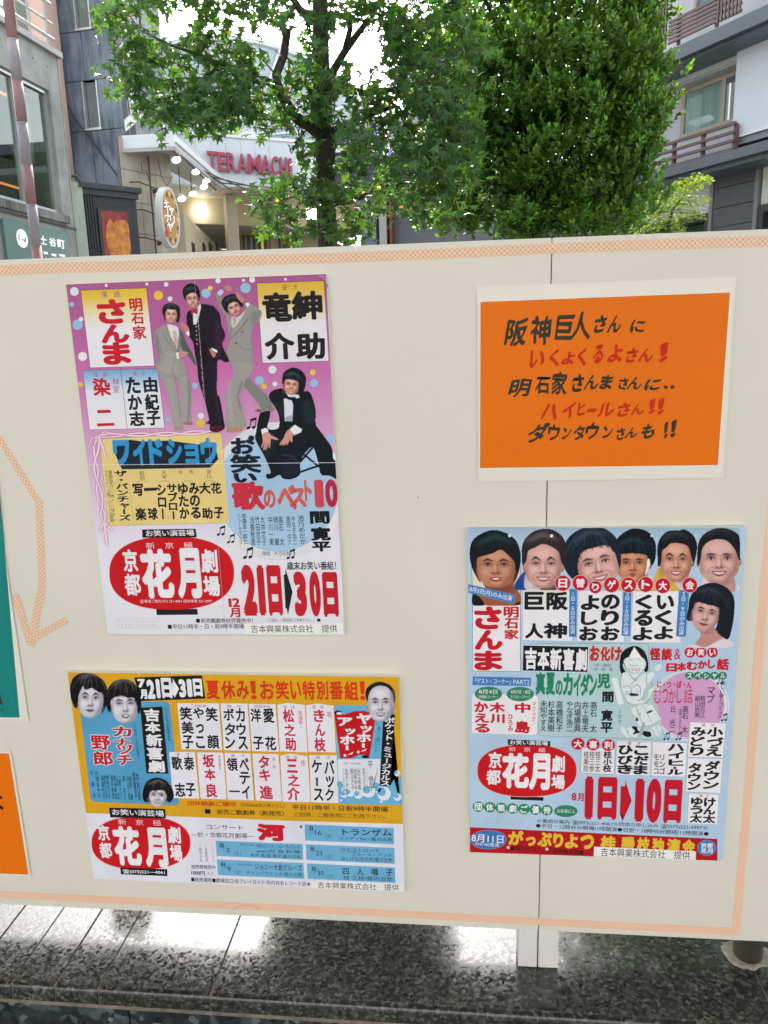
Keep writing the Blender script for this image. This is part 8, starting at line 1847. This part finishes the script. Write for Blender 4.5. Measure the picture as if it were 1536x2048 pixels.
# ---- dense evergreen at the right of it
cb = P(1075, 470, 9.6)
ev = thing('evergreen_tree', (cb[0], cb[1], 0), 'dense dark green tree with small oval leaves, right of the sweetgum', 'tree')
MB().tube([(cb[0] - 0.02, cb[1], 0), tuple(P(1060, 480, 9.6)), tuple(P(1072, 400, 9.6)), tuple(P(1080, 300, 9.7)), tuple(P(1090, 150, 9.7)), tuple(P(1095, -60, 9.8)), tuple(P(1100, -300, 9.8))], [0.2, 0.15, 0.13, 0.11, 0.09, 0.07, 0.04], 12).part('trunk', M_BARK, ev, True)
for pts, rd in (([(1066, 440, 9.6), (1092, 412, 9.4), (1125, 392, 9.2), (1170, 372, 9.0)], [0.06, 0.05, 0.04, 0.025]), ([(1078, 330, 9.7), (1020, 260, 9.3), (960, 200, 9.0)], [0.06, 0.04, 0.02]), ([(1082, 270, 9.7), (1160, 180, 9.3), (1230, 90, 9.0)], [0.06, 0.04, 0.02]), ([(1085, 200, 9.7), (1010, 80, 9.5), (960, -20, 9.4)], [0.05, 0.03, 0.02]), ([(1070, 380, 9.6), (1000, 350, 9.2), (930, 340, 9.0)], [0.05, 0.03, 0.015])):
    MB().tube([P(*p) for p in pts], rd, 8).part('limb', M_BARK, ev, True)
lobes = [(1130, 455, 110, 30, 9.2), (1220, 400, 90, 60, 9.0), (1040, 400, 90, 50, 9.1), (1262, 300, 60, 70, 9.1), (1268, 180, 58, 60, 9.2), (1000, 60, 120, 90, 9.4), (1150, 30, 150, 90, 9.6), (1090, 150, 170, 100, 9.1), (1230, 140, 90, 90, 9.3), (950, 200, 100, 90, 9.5), (1060, 270, 150, 80, 8.9), (1200, 260, 110, 80, 9.0), (1245, 350, 76, 70, 9.2), (960, 330, 110, 80, 9.4), (1080, 350, 110, 50, 9.3), (1170, 410, 110, 60, 9.4), (1000, 440, 120, 40, 9.6), (890, 420, 70, 50, 9.8), (1240, 440, 60, 34, 9.4), (1265, 60, 50, 70, 9.5), (1290, 230, 38, 40, 9.4), (880, 120, 60, 90, 10.0), (1292, 120, 34, 40, 9.5),
         (1080, -120, 220, 110, 9.6), (1100, -350, 200, 160, 9.8)]
items = []
shoots = MB()
ol = oval_leaf()
for (bx, by, rx, ry, bY) in lobes:
    c0 = P(bx, by, bY); sx_, sz_ = rx * (bY + 1) / FPX, ry * (bY + 1) / FPX
    nc = max(4, int(rx * ry / (330 if by > -100 else 2500)))
    for _c in range(nc):
        while True:
            u = np.array([rt_.gauss(0, 1) for _ in range(3)]); u /= np.linalg.norm(u)
            if u[1] < 0.3 or rt_.random() < 0.2: break
        cc_ = c0 + u * rt_.uniform(0.72, 1.0) * np.array([sx_, (sx_ + sz_) * 0.42, sz_])
        cr = rt_.uniform(0.13, 0.24); tb = rt_.uniform(0.6, 1.3)
        for _s in range(rt_.randint(9, 13)):
            v_ = np.array([rt_.gauss(0, 1), rt_.gauss(0, 1), rt_.gauss(0.35, 0.8)]); v_ /= np.linalg.norm(v_)
            s0 = cc_ + v_ * cr * rt_.uniform(0.5, 1.0)
            up_d = np.array([v_[0] * 0.75 + u[0] * 0.3, v_[1] * 0.75 + u[1] * 0.3, 0.75 + v_[2] * 0.5]) + np.array([rt_.gauss(0, 0.12) for _ in range(3)]); up_d /= np.linalg.norm(up_d)
            Ls = rt_.uniform(0.10, 0.20); nl = int(Ls * 60)
            zx = Vector(up_d).to_track_quat('Z', 'Y').to_matrix()
            if rt_.random() < 0.12: shoots.tube([s0 - up_d * 0.1, s0 + up_d * Ls], [0.003, 0.0015], 3)
            for k in range(nl):
                t = k / nl
                R3 = np.array(zx @ Matrix.Rotation(k * 2.4 + rt_.uniform(-.3, .3), 3, 'Z') @ Matrix.Rotation(rt_.uniform(0.55, 1.15) * (1.15 - 0.6 * t), 3, 'X'))
                young = 1.0 + 0.85 * (t > 0.7)
                tt_ = (tb * young * rt_.uniform(0.9, 1.35), tb * young * rt_.uniform(0.9, 1.1), tb * rt_.uniform(0.7, 1.1))
                items.append((s0 + up_d * Ls * t, R3, rt_.uniform(0.062, 0.092) * (1.05 - 0.35 * t), tt_))
shoots.part('shoot', M_BARK, ev)['kind'] = 'stuff'
# inner shade leaves fill the crown so that it is not hollow
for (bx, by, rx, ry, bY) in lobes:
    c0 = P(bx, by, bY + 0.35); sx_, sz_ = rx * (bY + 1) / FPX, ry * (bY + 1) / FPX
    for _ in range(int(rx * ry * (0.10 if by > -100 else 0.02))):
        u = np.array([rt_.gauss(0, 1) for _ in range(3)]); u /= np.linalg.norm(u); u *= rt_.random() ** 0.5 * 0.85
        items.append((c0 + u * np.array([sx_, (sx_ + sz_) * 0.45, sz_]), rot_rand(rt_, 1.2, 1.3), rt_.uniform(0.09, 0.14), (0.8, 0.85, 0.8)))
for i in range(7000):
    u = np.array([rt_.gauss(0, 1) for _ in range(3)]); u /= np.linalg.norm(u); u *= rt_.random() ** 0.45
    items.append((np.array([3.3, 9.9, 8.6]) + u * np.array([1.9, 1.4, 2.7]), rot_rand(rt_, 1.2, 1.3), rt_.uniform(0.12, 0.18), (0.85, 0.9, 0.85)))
M_EV = leafmat('evergreen_leaf', (0.062, 0.155, 0.024), 0.32, 0.34)
foliage(ev, ol, items, M_EV, [(0.9, 0.95, 0.9), (1.05, 1.0, 0.9), (1.5, 1.35, 0.9), (0.75, 0.85, 0.8), (1.3, 1.2, 1.0)], 290)

# ---- small bright maple in front of the hotel
mbp = P(1335, 460, 11.0)
mp_ = thing('maple_tree', (mbp[0], mbp[1], 0), 'young maple with bright yellow-green leaves in front of the hotel', 'tree')
MB().tube([(mbp[0], mbp[1], 0), tuple(P(1332, 470, 11)), tuple(P(1345, 420, 11)), tuple(P(1372, 385, 11)), tuple(P(1400, 362, 11))], [0.05, 0.03, 0.02, 0.012, 0.006], 8).part('trunk', M_BARK, mp_, True)
items = []
for (bx, by, rx, ry) in ((1398, 356, 26, 12), (1375, 368, 32, 16), (1352, 392, 38, 18), (1385, 398, 40, 12), (1320, 405, 30, 16), (1345, 425, 50, 16), (1300, 432, 34, 20), (1385, 428, 30, 10), (1325, 450, 50, 16), (1280, 455, 30, 12), (1415, 355, 14, 8)):
    for _ in range(int(rx * ry * 0.42)):
        a, rr_ = rt_.uniform(0, 2 * math.pi), math.sqrt(rt_.random())
        p = P(bx + rx * rr_ * math.cos(a), by + ry * rr_ * math.sin(a) + 6 * rt_.random(), 11 + rt_.gauss(0, 0.25))
        items.append((p, rot_rand(rt_, -1.3, 0.5), rt_.uniform(0.035, 0.06), tuple(q * rt_.uniform(0.7, 1.25) for q in (1, 1, 1))))
foliage(mp_, star_leaf(), items, leafmat('maple_leaf', (0.085, 0.150, 0.012), 0.45), [(1, 1, 1), (0.8, 0.9, 1), (1.2, 1.1, 1), (1, 1.1, 0.8), (0.9, 0.9, 0.9)], 60)
bpy.data.objects.remove(_fob)
